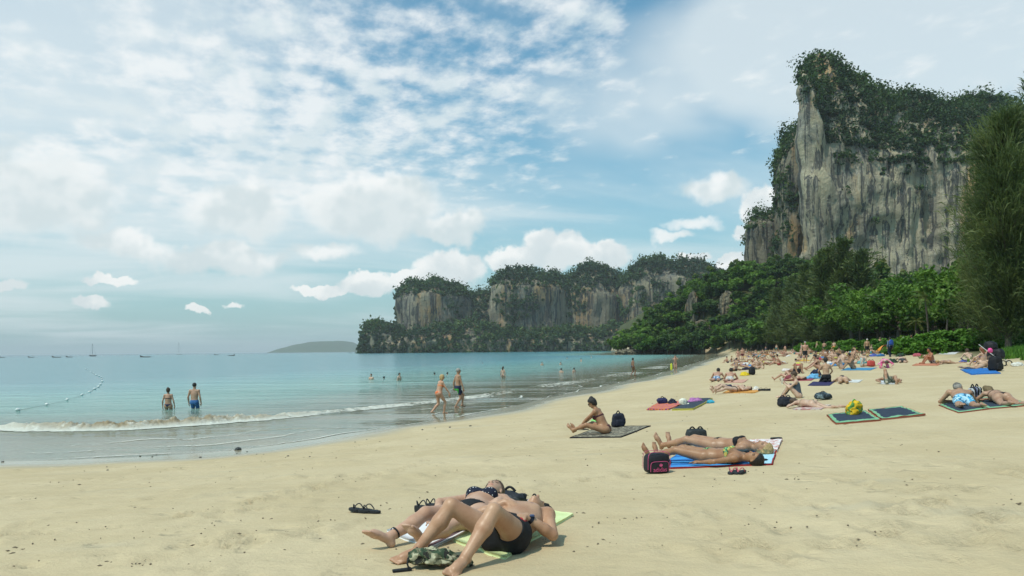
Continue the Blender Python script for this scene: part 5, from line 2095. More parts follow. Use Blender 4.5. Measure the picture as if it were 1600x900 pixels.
def sandal(at, rotz, label, sole=(.02, .022, .026), strap=(.03, .03, .034), L=.26, thick=.022, group=None, wedge=0.0):
    """flip-flop: foot-shaped sole with a forked strap"""
    if isinstance(at, tuple):
        at = G(*at)
    r = empty('flip_flop', (at[0], at[1], at[2] + .012), math.radians(rotz))
    tag(r, label, 'flip-flop', group)
    t = np.linspace(0, 2 * math.pi, 28, endpoint=False)
    y = np.sin(t) * L / 2
    wv = np.interp(y / L + .5, [0, .15, .4, .72, .92, 1], [.030, .034, .030, .046, .040, .030])
    x = np.sign(np.cos(t)) * np.sqrt(np.abs(np.cos(t))) * wv
    z0 = wedge * np.clip(.5 - y / L, 0, 1)
    ring = lambda z, k: np.stack([x * k, y * k, z], 1)
    n = 28
    V = np.vstack([ring(0 * x, .98), ring(thick * .5 + z0, 1.02), ring(thick + z0, .97), [[0, 0, 0], [0, 0, thick + z0.mean()]]])
    Fq = np.vstack([np.stack([np.arange(n), (np.arange(n) + 1) % n, (np.arange(n) + 1) % n + n, np.arange(n) + n], 1) + o for o in (0, n)])
    cap = np.stack([np.arange(n) + 2 * n, (np.arange(n) + 1) % n + 2 * n, np.full(n, 3 * n + 1), np.full(n, 3 * n + 1)], 1)
    me = bpy.data.meshes.new('sole')
    me.from_pydata(V.tolist(), [], [tuple(q) for q in Fq.tolist()] + [tuple(q[:3]) for q in cap.tolist()])
    for p_ in me.polygons:
        p_.use_smooth = False
    obj('sole', me, plain(sole, .8, 'rubber'), r)
    toe = (0, L * .27, thick + wedge * .2)
    parts = []
    for sg in (-1, 1):
        parts.append(tube(np.vstack([arc(toe, (sg * .040, -L * .10, thick + wedge * .6), .045, 9, (sg * .25, .1, 1))]), np.full(9, .0055), 6))
    V, Fc = join(parts)
    obj('strap', mesh_np('strap', V, Fc), plain(strap, .6, 'strap_rubber'), r)
    return r


def lie(foot, head, pose_fn, label, **kw):
    """a lying person between the photo pixels of ankles and head; body scale follows"""
    a, b = G(foot[0], foot[1], .05), G(head[0], head[1], .12)
    d = Vector((b.x - a.x, b.y - a.y))
    s = float(np.clip(d.length / kw.pop('span', 1.515), .84, 1.06))
    ang = math.degrees(math.atan2(-d.x, d.y))
    f = .85 / 1.515
    p = Vector((a.x + d.x * f, a.y + d.y * f, 0))
    p.z = zat(p.x, p.y) + .015
    pk = kw.pop('pose', {})
    return person(pose_fn(s=s, **pk), p, ang, label, s=s, **kw)


# ------------------------------------------------------------------ front couple
def front_couple():
    gz = lambda x, y: zat(x, y) + .015
    P0 = np.array([-.06, 4.95, 0.0])
    P0[2] = gz(P0[0], P0[1])
    s = .93
    def L(x, y, hgt):
        return (x - P0[0], y - P0[1], gz(x, y) + hgt - P0[2])
    up = nrm([.332, .943, 0])
    N = np.array([0, 0, .11]) + up * .50 * s + [0, 0, .045]
    H = N + nrm([.45, .90, -.05]) * .155 * s
    pose = dict(legk=.87, P=(0, 0, .11), N=tuple(N), H=tuple(H), front=(0, 0, 1), face=(.42, .45, 1.0), hup=(.4, .9, -.35),
                wl=L(.085, 4.99, .205), el=(1, -.30, -.9), fl=(-.75, -.55, .10), pl=(0, 0, -1),
                wr=tuple(np.array([0, 0, .11]) + up * .25 + np.array([-.08, .03, .15])), er=(-1, .3, -.6), fr=(.8, -.3, -.1), pr=(0, 0, -1),
                al=L(-.295, 4.50, .065), kl=(.10, -.10, 1), tl=(-.40, -.88, -.12),
                ar=L(-.62, 4.80, .065), kr=(-.22, -.05, 1), tr=(-.80, -.55, -.08))
    r, Pn = person(pose, Vector(P0), 0, 'man in black trunks lying with both knees raised on the pale green towel', s=s, h=.0078, heavy=1.12, tone=(.50, .295, .185), hair='crop', hairc=H_DARK,
                   wear=('trunks', BLACK, dict(length=.085, top=.065)), hi=True)
    # red side panel, watch
    J = Pn.J
    s_, P_ = Pn.s, Pn.g['P']
    def red(X, Y, Z):
        u = Pn.axis(X, Y, Z, P_, Pn.up)
        rr = Pn.axis(X, Y, Z, P_, Pn.rp)
        return np.maximum(np.maximum(u - .055, -.01 - u), np.maximum(rr + .105, -(rr + .148)))
    Pn.cloth('side_panel', red, plain((.42, .02, .03)), r, .0115)
    w, e = J['wl'], J['el']
    d = nrm(e - w)
    c = w + d * .035
    V, Fc = tube([c - d * .013, c + d * .013], [.033, .033], 14)
    watch = obj('wristwatch', mesh_np('wristwatch', V, Fc), plain((.015, .016, .03), .4, 'watch_strap'), None, P0)
    tag(watch, 'dark wristwatch on the wrist of the man on the green towel', 'watch')
    V, Fc = soft(.036, .036, .014, 4, 0, 1, 3)
    obj('dial', mesh_np('dial', V + (c + np.array([.012, -.012, .022])), Fc), plain((.05, .07, .14), .25, 'watch_face'), watch)

    # woman beside him
    P1 = np.array([-.335, 5.74, 0.0])
    P1[2] = gz(P1[0], P1[1])
    s = .95
    def L1(x, y, hgt):
        return (x - P1[0], y - P1[1], gz(x, y) + hgt - P1[2])
    up = nrm([.25, .97, 0])
    N = np.array([0, 0, .105]) + up * .50 * s + [0, 0, .04]
    H = N + nrm([.30, .93, .22]) * .155 * s
    pose = dict(legk=.875, P=(0, 0, .105), N=tuple(N), H=tuple(H), front=(0, 0, 1), face=(-.10, -.18, 1.0), hup=(.25, .95, .2),
                wl=tuple(np.array([0, 0, .10]) + up * .22 + np.array([.17, -.03, .09])), el=(1, -.2, -.4), fl=(-.5, -.8, -.1), pl=(0, 0, -1),
                wr=tuple(np.array([-.27, .10, .06])), er=(-1, 0, .2), fr=(-.3, -1, 0),
                ar=L1(-.885, 5.24, .06), kr=(.1, -.1, 1), tr=(-.72, -.42, .60),
                al=L1(-.675, 5.02, .06), kl=(.1, 0, 1), tl=(-.42, -.40, .85))
    dots = pattern((.012, .014, .03), (.75, .74, .70), sc=38.0, kind='dots')
    r, Pw = person(pose, Vector(P1), 0, 'woman in a black polka-dot bikini lying on the white towel behind the man', female=True, s=s, h=.0078, heavy=1.04, tone=(.56, .35, .245), hair='short', hairc=H_BROWN,
                   wear=[('top', dots, dict(cup=.062)), ('brief', plain(BLACK))], hi=True)
    a, kn = Pw.J['ar'], Pw.J['kr']
    d = nrm(kn - a)
    V, Fc = tube([a + d * .045, a + d * .058], [.044, .045], 14)
    tag(obj('anklet', mesh_np('anklet', V, Fc), plain(BLACK), None, P1), 'thin black band round the ankle of the woman on the white towel', 'anklet')

    m, k, out = new_mat('green_towel')
    p = k.coord()
    b = k.mix(k.ss(k.noise(p, 5, 4), .35, .65), (.60, .68, .33), (.70, .77, .42))
    principled(k, out, b, .85, k.bump(k.noise(p, 120, 2, .6), .4, .004), .15)
    towel([(896, 806), (788, 875), (706, 846), (822, 792)], m, 'towel', 'pale green towel under the man with raised knees', lift=.020, wr=.008)
    m, k, out = new_mat('white_towel')
    v = k.attr('v')
    b = k.mix(k.ss(k.m('ABSOLUTE', k.m('SUBTRACT', v, .93)), .035, .03), (.74, .73, .74), (.16, .10, .11))
    principled(k, out, b, .9, k.bump(k.noise(k.coord(), 90, 2), .3, .004), .1)
    towel([(604, 831), (776, 776), (826, 783), (672, 858)], m, 'towel', 'white towel with a dark stripe under the woman in polka dots', lift=.014, wr=.008)

    # camouflage bag in front of his feet
    m, k, out = new_mat('camouflage')
    p = k.coord()
    n1, n2, n3 = k.noise(p, 16, 3, .5, .6), k.noise(k.v('ADD', p, (4, 1, 8)), 18, 3, .5, .6), k.noise(k.v('ADD', p, (9, 5, 3)), 17, 3, .5, .6)
    b = k.mix(k.ss(n1, .49, .52), (.05, .08, .045), (.17, .165, .10))
    b = k.mix(k.ss(n2, .55, .58), b, (.022, .022, .018))
    b = k.mix(k.ss(n3, .58, .61), b, (.42, .40, .27))
    principled(k, out, b, .8, k.bump(k.noise(p, 45, 4, .6), .6, .012), .2)
    c = G(682, 886)
    r = empty('bag', (c.x, c.y, c.z + .004), math.radians(-8))
    tag(r, 'crumpled camouflage bag lying between the feet of the man on the green towel', 'bag')
    V, Fc = soft(.34, .20, .125, 3.0, .075, 4, 5, 9.0, .3)
    V[:, 2] *= 1 - .45 * smooth(.02, .17, V[:, 0])
    obj('bag_body', mesh_np('bag_body', V, Fc), m, r)
    V, Fc = soft(.13, .10, .05, 3.0, .03, 9, 4, 12.0)
    obj('flap', mesh_np('flap', V + [.17, .02, .0], Fc), m, r)
    pth = np.array([[-.12, .0, .115], [-.15, -.03, .09], [-.165, -.06, .06], [-.165, -.08, .035], [-.155, -.09, .018], [-.13, -.095, .008]])
    V, Fc = tube(pth, np.full(6, .006), 6)
    obj('trim', mesh_np('trim', V, Fc), plain(BLACK, .6, 'webbing'), r)
    q = np.array([[-.15, -.07, .012], [-.13, -.10, .010], [-.235, -.145, .008], [-.25, -.115, .008]])
    V = np.vstack([q, q - [0, 0, .012]])
    obj('strap', mesh_np('strap', V, [[0, 1, 2, 3], [7, 6, 5, 4], [0, 4, 5, 1], [1, 5, 6, 2], [2, 6, 7, 3], [3, 7, 4, 0]], False), plain(BLACK, .6, 'webbing'), r)

    # things behind their heads
    c = G(797, 795)
    r = bag(c, (.34, .22, .17), pattern((.022, .026, .034), (.06, .066, .075), (.010, .011, .014), 9.0, 'ripstop'), 'dark grey crumpled backpack behind the head of the woman in polka dots', -20, 1, True, seed=5, wrinkle=.07, power=3.0)
    r = heap((843, 803), (.30, .16, .10), plain(BLACK), 'black garment lying behind the shoulder of the man on the green towel', -30, seed=3)
    p = arc((.0, 0, .05), (-.12, .05, .05), .10, 10)
    V, Fc = tube(p, np.full(10, .007), 6)
    obj('strap', mesh_np('strap', V, Fc), plain(BLACK, .6, 'webbing'), r)
    # footwear left of them
    sandal((560, 801), 50, 'left flip-flop of the plain black pair left of the couple', group='black flip-flops left of the couple')
    sandal((577, 802), 60, 'right flip-flop of the plain black pair left of the couple', group='black flip-flops left of the couple')
    sandal((658, 803), 25, 'black platform sandal standing nearer the sea behind her legs', thick=.045, wedge=.035, group='platform sandals behind the couple')
    sandal((673, 800), 10, 'black platform sandal standing nearer the couple behind her legs', thick=.045, wedge=.035, group='platform sandals behind the couple')


front_couple()


# ------------------------------------------------------------------ two women on the blue towel
def text_mesh(body, size, extrude):
    cu = bpy.data.curves.new('lettering', 'FONT')
    cu.body = body
    cu.size = size
    cu.extrude = extrude
    cu.align_x = 'CENTER'
    cu.resolution_u = 3
    o = bpy.data.objects.new('tmp', cu)
    COL.objects.link(o)
    dg = bpy.context.evaluated_depsgraph_get()
    me = bpy.data.meshes.new_from_object(o.evaluated_get(dg))
    bpy.data.objects.remove(o)
    bpy.data.curves.remove(cu)
    return me


def towel_pair():
    lie((1042, 702), (1192, 697), supine, 'blonde woman in a black bikini lying on her back behind her companion', pose=dict(arms='side', spread=.03, head=(.25, 0)), female=True, h=.0095, hi=True,
        tone=(.42, .24, .145), hair='curly', hairc=H_BLOND, wear=[('top', BLACK, dict(cup=.05)), ('brief', BLACK, dict(top=.035, cut=1.6))])
    lie((1022, 718), (1178, 712), supine, 'dark-haired woman in a green patterned bikini lying nearest on the blue towel', pose=dict(arms='side', spread=.03, head=(.35, 0)), female=True, h=.0095, hi=True,
        tone=(.37, .20, .11), hair='short', hairc=H_DARK,
        wear=[('top', pattern((.16, .40, .18), (.55, .42, .10), (.03, .10, .06), 26.0), dict(cup=.05)), ('brief', pattern((.16, .40, .18), (.03, .09, .05), (.5, .4, .12), 26.0), dict(top=.035, cut=1.6))])
    m, k, out = new_mat('blue_beach_towel')
    u, v = k.attr('u'), k.attr('v')
    p = k.coord()
    b = k.mix(k.ss(k.m('SINE', k.m('MULTIPLY', v, 26.0)), -.2, .2), (.035, .17, .48), (.06, .30, .66))
    pr = k.mix(k.ss(k.vor(k.v('MULTIPLY', p, (1.0, 2.2, 1.0)), 22), .25, .3), (.16, .34, .50), (.42, .66, .76))
    b = k.mix(k.ss(u, .795, .80), b, pr)
    ed = k.m('MAXIMUM', k.ss(u, .985, .99), k.m('MAXIMUM', k.ss(v, .975, .98), k.ss(v, .025, .02)))
    b = k.mix(ed, b, (.30, .035, .035))
    principled(k, out, b, .85, k.bump(k.noise(p, 90, 2), .3, .004), .15)
    towel([(1030, 734), (1207, 727), (1216, 700), (1060, 708)], m, 'towel', 'blue towel with a light printed end under the two lying women', lift=.018, wr=.006)
    m, k, out = new_mat('red_white_print')
    p = k.coord()
    b = k.mix(k.ss(k.noise(p, 16, 3, .55, .5), .52, .56), (.74, .71, .70), (.50, .10, .06))
    principled(k, out, b, .9, None, .1)
    towel([(1158, 706), (1214, 707), (1222, 689), (1165, 690)], m, 'towel', 'white towel with red print under the blonde woman\'s head', lift=.032, wr=.012)
    heap((1176, 722), (.34, .20, .07), plain((.014, .015, .018)), 'dark folded cloth used as a pillow by the nearer woman', -12, 'cloth_pillow', 'pillow', 4)
    # black bag with pink piping and lettering
    c = G(1026, 739)
    r = empty('bag', (c.x, c.y, c.z + .004), math.radians(16))
    tag(r, 'black sports bag with pink piping and pink lettering at the feet of the two women', 'bag')
    blk, pink = plain((.018, .017, .022), .6, 'bag_cloth'), plain((.62, .09, .22), .6, 'pink_piping')
    W, Dp, Hh = .30, .17, .235
    V, Fc = soft(W, Dp, Hh, 5.5, .010, 2, 4, 6, .05)
    obj('bag_body', mesh_np('bag_body', V, Fc), blk, r)
    V, Fc = soft(W * .80, .05, Hh * .56, 6, .004, 3, 4, 6, .02)
    pk = obj('front_pocket', mesh_np('front_pocket', V + [-.01, -Dp * .5, .012], Fc), blk, r)
    def piping(w, h, y, z0, x0=0.0, rr=.0030):
        pts = []
        for t in np.linspace(0, 1, 26):
            a = math.pi * (1 - t)
            cx, sz = math.cos(a), math.sin(a)
            pts.append((x0 + w / 2 * np.sign(cx) * abs(cx) ** .35, y, z0 + h * sz ** .35))
        return tube(pts, np.full(26, rr), 6)
    V, Fc = join([piping(W * .80, Hh * .50, -Dp * .5 - .022, .03, -.01)])
    obj('piping', mesh_np('piping', V, Fc), pink, pk)
    V, Fc = join([piping(W * .97, Hh * .88, -Dp * .5 + .016, .05), piping(W * .97, Hh * .88, Dp * .5 - .016, .05)])
    obj('piping', mesh_np('piping', V, Fc), pink, r)
    lt = obj('lettering', text_mesh('adidas', .072, .001), pink, pk, (-.01, -Dp * .5 - .0285, .030))
    lt.rotation_euler = (math.radians(90), 0, 0)
    # three-leaf emblem above the word
    parts = []
    for a0, ln in ((-38, .034), (0, .040), (38, .034)):
        t = np.linspace(0, 1, 8)
        wv = .010 * np.sin(np.pi * np.clip(t, .08, 1)) ** .8
        ca, sa = math.cos(math.radians(a0)), math.sin(math.radians(a0))
        row = []
        for sg in (-1, 0, 1):
            lx, lz = sg * wv, ln * t
            row.append(np.stack([lx * ca + lz * sa, 0 * t - .0015 * (sg == 0), -lx * sa + lz * ca], 1))
        parts.append((np.vstack(row), grid_faces(3, 8)))
    V, Fc = join(parts)
    obj('emblem', mesh_np('emblem', V + [.0, -Dp * .5 - .0285, .088], Fc), pink, pk)
    p = arc((W * .42, -.02, Hh * .72), (W * .44, .0, Hh * .25), .05, 10, (1, -.3, 0))
    V, Fc = tube(p, np.full(10, .008), 6)
    obj('strap', mesh_np('strap', V, Fc), plain(BLACK, .6, 'webbing'), r)
    bag((1088, 695), (.33, .20, .25), plain((.026, .030, .032), .65, 'bag_cloth'), 'charcoal square bag standing behind the legs of the blonde woman', 6, 2, False, seed=7, wrinkle=.022, power=6)
    for px, ro, lab in ((1145, 150, 'left flip-flop of the black and pink pair on the sand below the blue towel'), (1157, 140, 'right flip-flop of the black and pink pair on the sand below the blue towel')):
        sandal((px, 741), ro, lab, strap=(.5, .10, .13), group='black and pink flip-flops')
    V, Fc = soft(.20, .055, .03, 6, 0, 1, 3)
    c = G(1213, 689)
    tag(obj('case', mesh_np('case', V, Fc), plain((.02, .03, .028), .4, 'hard_case'), None, (c.x, c.y, c.z + .03), math.radians(12)), 'small dark oblong case beside the red and white towel', 'case')


towel_pair()


# ------------------------------------------------------------------ woman sitting on the patterned mat, and the empty towels beyond
def mid_front():
    c = G(945, 679)
    s = .90
    pose = sitting(.42, (.22, .26), 'feet', s=s, gaze=-.75, spread=.04)
    pose.update(kr=(.8, 0, .6), kl=(-.8, 0, .6))
    pose['H'] = (0, .30 * s, .69 * s)
    person(pose, c + Vector((0, 0, .03)), 66, 'dark-haired woman in sunglasses sitting on a patterned mat and reaching to her feet', female=True, s=s, h=.011, hi=True, tone=(.40, .225, .13), hair='bun', hairc=H_DARK,
           wear=[('top', plain((.10, .03, .035)), dict(cup=.05, strap=.022)), ('brief', plain((.10, .03, .035)))], shades=True)
    m, k, out = new_mat('patterned_mat')
    p = k.coord()
    u, v = k.attr('u'), k.attr('v')
    vv = k.vor(k.v('MULTIPLY', p, (1, 1, 0)), 11)
    b = k.mix(k.ss(vv, .25, .32), (.50, .47, .36), (.13, .115, .09))
    b = k.mix(k.ss(k.noise(p, 12, 3), .52, .58), b, (.30, .26, .19))
    ed = k.m('MAXIMUM', k.m('MAXIMUM', k.ss(u, .975, .98), k.ss(u, .025, .02)), k.m('MAXIMUM', k.ss(v, .965, .97), k.ss(v, .035, .03)))
    b = k.mix(ed, b, (.02, .02, .025))
    principled(k, out, b, .9, None, .1)
    towel([(890, 685), (970, 684), (1016, 666), (935, 668)], m, 'mat', 'patterned brown and cream mat with a dark border under the seated woman', 'mat', lift=.018, wr=.012)
    bag((966, 668), (.30, .22, .33), plain((.016, .018, .032), .7, 'bag_cloth'), 'dark blue backpack standing behind the seated woman', 15, 1, True, seed=11, wrinkle=.04)
    V, Fc = ico(4)
    m, k, out = new_mat('green_ball')
    p = k.coord()
    b = k.mix(k.ss(k.vor(p, 6.0), .2, .16), (.22, .56, .13), (.02, .06, .03))
    principled(k, out, b, .35)
    c = G(932, 672)
    tag(obj('beach_ball', mesh_np('beach_ball', V * .125, Fc), m, None, (c.x, c.y + .25, zat(c.x, c.y + .25) + .125)), 'bright green ball with dark marks beside the seated woman', 'ball')
    sandal((912, 672), 60, 'grey flip-flop on the mat behind the seated woman\'s feet', sole=(.06, .055, .05), strap=(.05, .04, .04))
    # unattended towels
    st = pattern((.62, .16, .03), (.55, .04, .10), (.70, .38, .08), 3.2, kind='stripe')
    towel([(1010, 641), (1045, 641), (1072, 628), (1030, 629)], st, 'towel', 'red, orange and blue striped towel nobody lies on', lift=.03, wr=.03)
    m, k, out = new_mat('dark_mat')
    v, u = k.attr('v'), k.attr('u')
    ed = k.m('MAXIMUM', k.ss(v, .05, .04), k.ss(u, .965, .97))
    principled(k, out, k.mix(ed, (.018, .026, .042), (.40, .36, .06)), .6)
    towel([(1050, 642), (1083, 641), (1113, 624), (1082, 624)], m, 'mat', 'dark blue mat with a thin yellow edge next to the striped towel', 'mat', lift=.05, wr=.006)
    bag((1035, 632), (.36, .25, .24), plain((.022, .022, .075)), 'dark blue bag on the striped towel, left of the white hat', 10, 1, False, seed=14, wrinkle=.07, power=3)
    heap((1051, 632), (.34, .26, .20), plain((.016, .018, .04)), 'navy clothes in a heap between the blue bag and the white hat', 0, seed=15)
    heap((1086, 629), (.60, .34, .16), plain((.42, .17, .40)), 'lilac cloth lying on the dark blue mat', 10, seed=16)
    heap((1110, 630), (.28, .2, .10), plain((.05, .36, .52)), 'small turquoise cloth at the far end of the dark blue mat', 0, seed=17)
    c = G(1067, 634)
    r = empty('sun_hat', (c.x, c.y, c.z + .05), 0.3)
    tag(r, 'cream sun hat lying between the navy clothes and the dark mat', 'hat')
    V, Fc = soft(.24, .24, .20, 2.6, .03, 21, 4)
    obj('crown', mesh_np('crown', V, Fc), plain((.68, .66, .55)), r)
    a = np.linspace(0, 2 * math.pi, 24, endpoint=False)
    rows = [np.stack([rr * np.cos(a), rr * np.sin(a), .02 + .03 * np.sin(a * 2 + rr * 9) * (rr - .1) * 6], 1) for rr in (.09, .13, .17, .20)]
    obj('brim', mesh_np('brim', np.vstack(rows), grid_faces(4, 24, True)), plain((.66, .64, .53)), r)


mid_front()
# ------------------------------------------------------------------ the rest of the beach, middle distance
def px_towel(cx, cy, w, dpt, mat, label, skew=0.0, cat='towel', name='towel', **kw):
    """towel centred on a photo pixel, w and dpt in pixels"""
    return towel([(cx - w / 2 - skew, cy + dpt / 2), (cx + w / 2 - skew, cy + dpt / 2), (cx + w / 2 + skew, cy - dpt / 2), (cx - w / 2 + skew, cy - dpt / 2)], mat, name, label, cat, n=14, **kw)


def mid_people():
    # two lying women left of the reader
    lie((1103, 601), (1131, 587), prone, 'dark-haired man in blue shorts propped on his elbows, left of a pair', pose=dict(prop=.9), tone=RED, h=.016, hair='short', hairc=H_DARK, wear=('trunks', pattern((.06, .16, .34), (.55, .6, .66), (.02, .03, .08), 14.0)))
    lie((1127, 602), (1149, 587), prone, 'dark-haired person in grey shorts propped on the elbows, right of a pair', pose=dict(prop=.9), tone=RED, h=.016, hair='short', hairc=H_DARK, wear=('trunks', (.45, .43, .40)))
    px_towel(1150, 596, 30, 5, plain((.55, .30, .22)), 'pinkish towel beside the propped-up pair', 4)
    heap((1164, 587), (.55, .35, .2), plain((.62, .45, .02)), 'bright yellow bag lying behind the propped-up pair', 0, 'bag', 'bag', 31)
    bag((1175, 586), (.34, .26, .46), plain((.016, .017, .022)), 'black upright backpack next to the bright yellow bag', 20, 1, False, seed=32, sub=3)
    lie((1116, 615), (1170, 606), supine, 'person in dark green briefs lying on an orange towel beside a black pair of sandals', pose=dict(arms='belly', knees=(.12, 0)), tone=FAIR, h=.014, hair='short', hairc=H_BROWN, wear=('brief', (.02, .035, .025), dict(top=.07, cut=.8, low=.07)))
    lie((1114, 609), (1160, 602), supine, 'person in navy trunks lying behind the one in dark green briefs', pose=dict(arms='side', knees=(.1, 0)), tone=FAIR, h=.016, hair='short', hairc=H_BROWN, wear=('trunks', NAVY))
    px_towel(1160, 612, 50, 5, plain((.62, .28, .06)), 'orange towel under the person in dark green briefs', 6)
    heap((1181, 610), (.30, .22, .14), plain((.70, .68, .62)), 'white cap at the head end of the orange towel', 0, 'cap', 'cap', 33)
    for dx, lab in ((1190, 'left shoe of the black pair beside the white cap'), (1198, 'right shoe of the black pair beside the white cap')):
        sandal((dx, 611), 70, lab, thick=.05, wedge=.04, L=.28, group='black shoes by the white cap')

    # reader and her neighbour
    s = .95
    c = G(1247, 622)
    r, P = person(sitting(.12, (.95, .80), 'read', s=s, gaze=-.5, spread=.04), c, 66, 'woman in a grey-blue swimsuit sitting with drawn-up knees and reading a book', female=True, s=s, h=.012, hi=True, tone=FAIR, hair='short', hairc=H_BROWN, wear=('suit', (.055, .075, .10)), shades=True)
    J = P.J
    mid = (J['wr'] + J['wl']) / 2 + np.array([0, .09, .06])
    rows = []
    for sg in (-1, 1):
        q = np.array([[0, 0, -.10], [sg * .12, -.05, -.10], [sg * .12, -.05, .10], [0, 0, .10]]) + mid
        rows.append((np.vstack([q, q + [0, .014, 0]]), np.array([[0, 1, 2, 3], [7, 6, 5, 4], [0, 4, 5, 1], [1, 5, 6, 2], [2, 6, 7, 3], [3, 7, 4, 0]])))
    b = empty('book', r.location, r.rotation_euler[2])
    tag(b, 'open book held up by the woman in the grey-blue swimsuit', 'book')
    for i, (V, Fc) in enumerate(rows):
        obj('page_half', mesh_np('page_half', V, Fc, False), plain((.62, .58, .46)), b)
    lie((1303, 634), (1243, 630), prone, 'woman in an olive bikini lying face down in front of the reader', pose=dict(arms='fold'), female=True, tone=FAIR, h=.013, hair='bob', hairc=H_BROWN, wear=[('top', (.16, .17, .10), dict(cup=.015)), ('brief', (.17, .18, .11))])
    px_towel(1268, 637, 44, 7, pattern((.50, .24, .24), (.60, .52, .46), None, 8.0), 'faded pink towel under the woman lying before the reader', 8)
    bag((1227, 635), (.42, .26, .26), plain((.014, .015, .022)), 'black bag at the feet of the reader', 12, 2, True, seed=36)
    bag((1286, 625), (.48, .30, .22), pattern((.045, .07, .09), (.02, .03, .04), (.15, .2, .22), 8.0), 'grey-blue crumpled bag behind the woman lying before the reader', -10, 1, False, seed=37, wrinkle=.07, power=3)
    # behind the reader
    lie((1210, 594), (1256, 590), supine, 'sunburnt person lying with one knee up beyond the reader', pose=dict(knees=(.75, .2), arms='side'), tone=RED, h=.018, hair='short', hairc=H_BROWN, wear=('trunks', (.20, .04, .05)))
    px_towel(1247, 593, 48, 4, plain((.35, .05, .09)), 'dark red towel under the sunburnt person beyond the reader', 4)
    s = .95
    person(kneeling(s), (1290, 597), -6, 'woman seen from behind kneeling in black trousers', female=True, s=s, h=.014, tone=(.52, .34, .22), hair='bun', hairc=H_DARK, wear=[('trousers', BLACK), ('top', BLACK, dict(cup=.016, strap=.012))])
    heap((1272, 592), (.62, .4, .24), plain((.13, .36, .58)), 'light blue cloth heaped left of the kneeling woman', 0, 'clothes', 'clothes', 41)
    heap((1275, 587), (.5, .35, .34), plain(NAVY), 'navy bag behind the light blue cloth', 0, 'bag', 'bag', 42)
    px_towel(1283, 600, 34, 6, plain((.03, .025, .09)), 'dark violet towel under the kneeling woman', 4)
    lie((1322, 603), (1314, 588), prone, 'person in a navy swimsuit lying face down with feet towards us', pose=dict(arms='fold', spread=.02), female=True, tone=(.50, .33, .22), h=.015, hair='short', hairc=H_BROWN, wear=('suit', (.02, .03, .07)))
    px_towel(1328, 596, 34, 4, plain((.62, .62, .60)), 'white towel under the person in a navy swimsuit', 3)
    # seated group beyond them
    person(sitting(.25, (.85, .75), 'knees', gaze=-.3), (1333, 577), 78, 'man in black trunks sitting hunched with arms round his knees', h=.018, tone=(.40, .235, .14), hair='crop', hairc=H_DARK, wear=('brief', BLACK, dict(top=.075, cut=.8, low=.08)))
    person(sitting(.2, (.8, .6), 'knees', gaze=-.2), (1314, 576), 70, 'woman sitting just behind the hunched man on the blue towel', female=True, h=.020, tone=FAIR, hair='short', hairc=H_BROWN, wear=[('top', (.45, .2, .2)), ('brief', (.45, .2, .2))])
    px_towel(1342, 577, 46, 4, plain((.06, .24, .42)), 'blue towel under the hunched man', 5)
    person(sitting(.3, (.4, .3), 'feet', gaze=-.4), (1280, 578), 85, 'woman in a dark bikini sitting and leaning forward over her legs', female=True, h=.018, tone=RED, hair='short', hairc=H_DARK, wear=[('top', (.05, .01, .02)), ('brief', (.05, .01, .02))])
    lie((1262, 583), (1232, 580), supine, 'person lying with both knees raised beside the standing man', pose=dict(knees=(1, 1), arms='side'), tone=BROWN, h=.02, hair='short', hairc=H_DARK, wear=('trunks', (.03, .03, .04)))
    person(standing(arms='hang', stride=.1), (1258, 567), 170, 'man in black shorts standing in the middle of the crowd', h=.020, tone=RED, hair='cap', hairc=H_BROWN, capc=(.45, .42, .38), wear=('trunks', BLACK, dict(length=.30)))
    person(sitting(.15, (.5, .3), 'back'), (1217, 571), 75, 'man with dark hair sitting left of the standing man in black shorts', h=.02, tone=RED, hair='short', hairc=H_DARK, wear=('trunks', (.28, .05, .04)))
    person(sitting(.1, (.1, .1), 'knees'), (1183, 577), 178, 'person with dark hair sitting cross-legged and facing us near the black backpack', h=.02, tone=FAIR, hair='short', hairc=H_DARK, wear=('trunks', (.30, .36, .34)))
    heap((1166, 578), (.7, .4, .18), plain((.02, .022, .05)), 'dark clothes and bag left of the person sitting cross-legged', 0, 'clothes', 'clothes', 44)
    lie((1135, 578), (1160, 578), supine, 'person lying with one knee sharply raised near the wet sand', pose=dict(knees=(1, 0), arms='side'), tone=BROWN, h=.022, hair='short', hairc=H_DARK, wear=('trunks', (.04, .03, .03)))
    heap((1230, 580), (.7, .35, .14), plain((.62, .55, .52)), 'pale cloth with a black pouch on the sand left of the raised knees', 0, 'clothes', 'clothes', 45)
    # the two empty mats and the yellow rucksack
    def mat2(name):
        m, k, out = new_mat(name)
        u, v = k.attr('u'), k.attr('v')
        w = k.m('MULTIPLY', k.m('SUBTRACT', k.noise(k.coord(), 5, 4), .5), .10)
        ins = k.m('MULTIPLY', k.m('MULTIPLY', k.ss(k.m('ADD', u, w), .09, .10), k.ss(k.m('ADD', u, w), .93, .92)), k.m('MULTIPLY', k.ss(k.m('ADD', v, w), .10, .11), k.ss(k.m('ADD', v, w), .93, .92)))
        e = k.m('MAXIMUM', k.m('MAXIMUM', k.ss(u, .98, .985), k.ss(u, .02, .015)), k.m('MAXIMUM', k.ss(v, .975, .98), k.ss(v, .025, .02)))
        b = k.mix(ins, (.20, .42, .24), k.mix(k.noise(k.coord(), 9, 4), (.022, .034, .055), (.05, .065, .095)))
        b = k.mix(e, b, (.30, .10, .06))
        principled(k, out, b, .85, None, .15)
        return m
    M2 = mat2('green_mat')
    towel([(1306, 664), (1376, 658), (1352, 643), (1291, 650)], M2, 'mat', 'green mat covered by a dark blue cloth, below the yellow rucksack', 'mat', lift=.03, wr=.03, n=20)
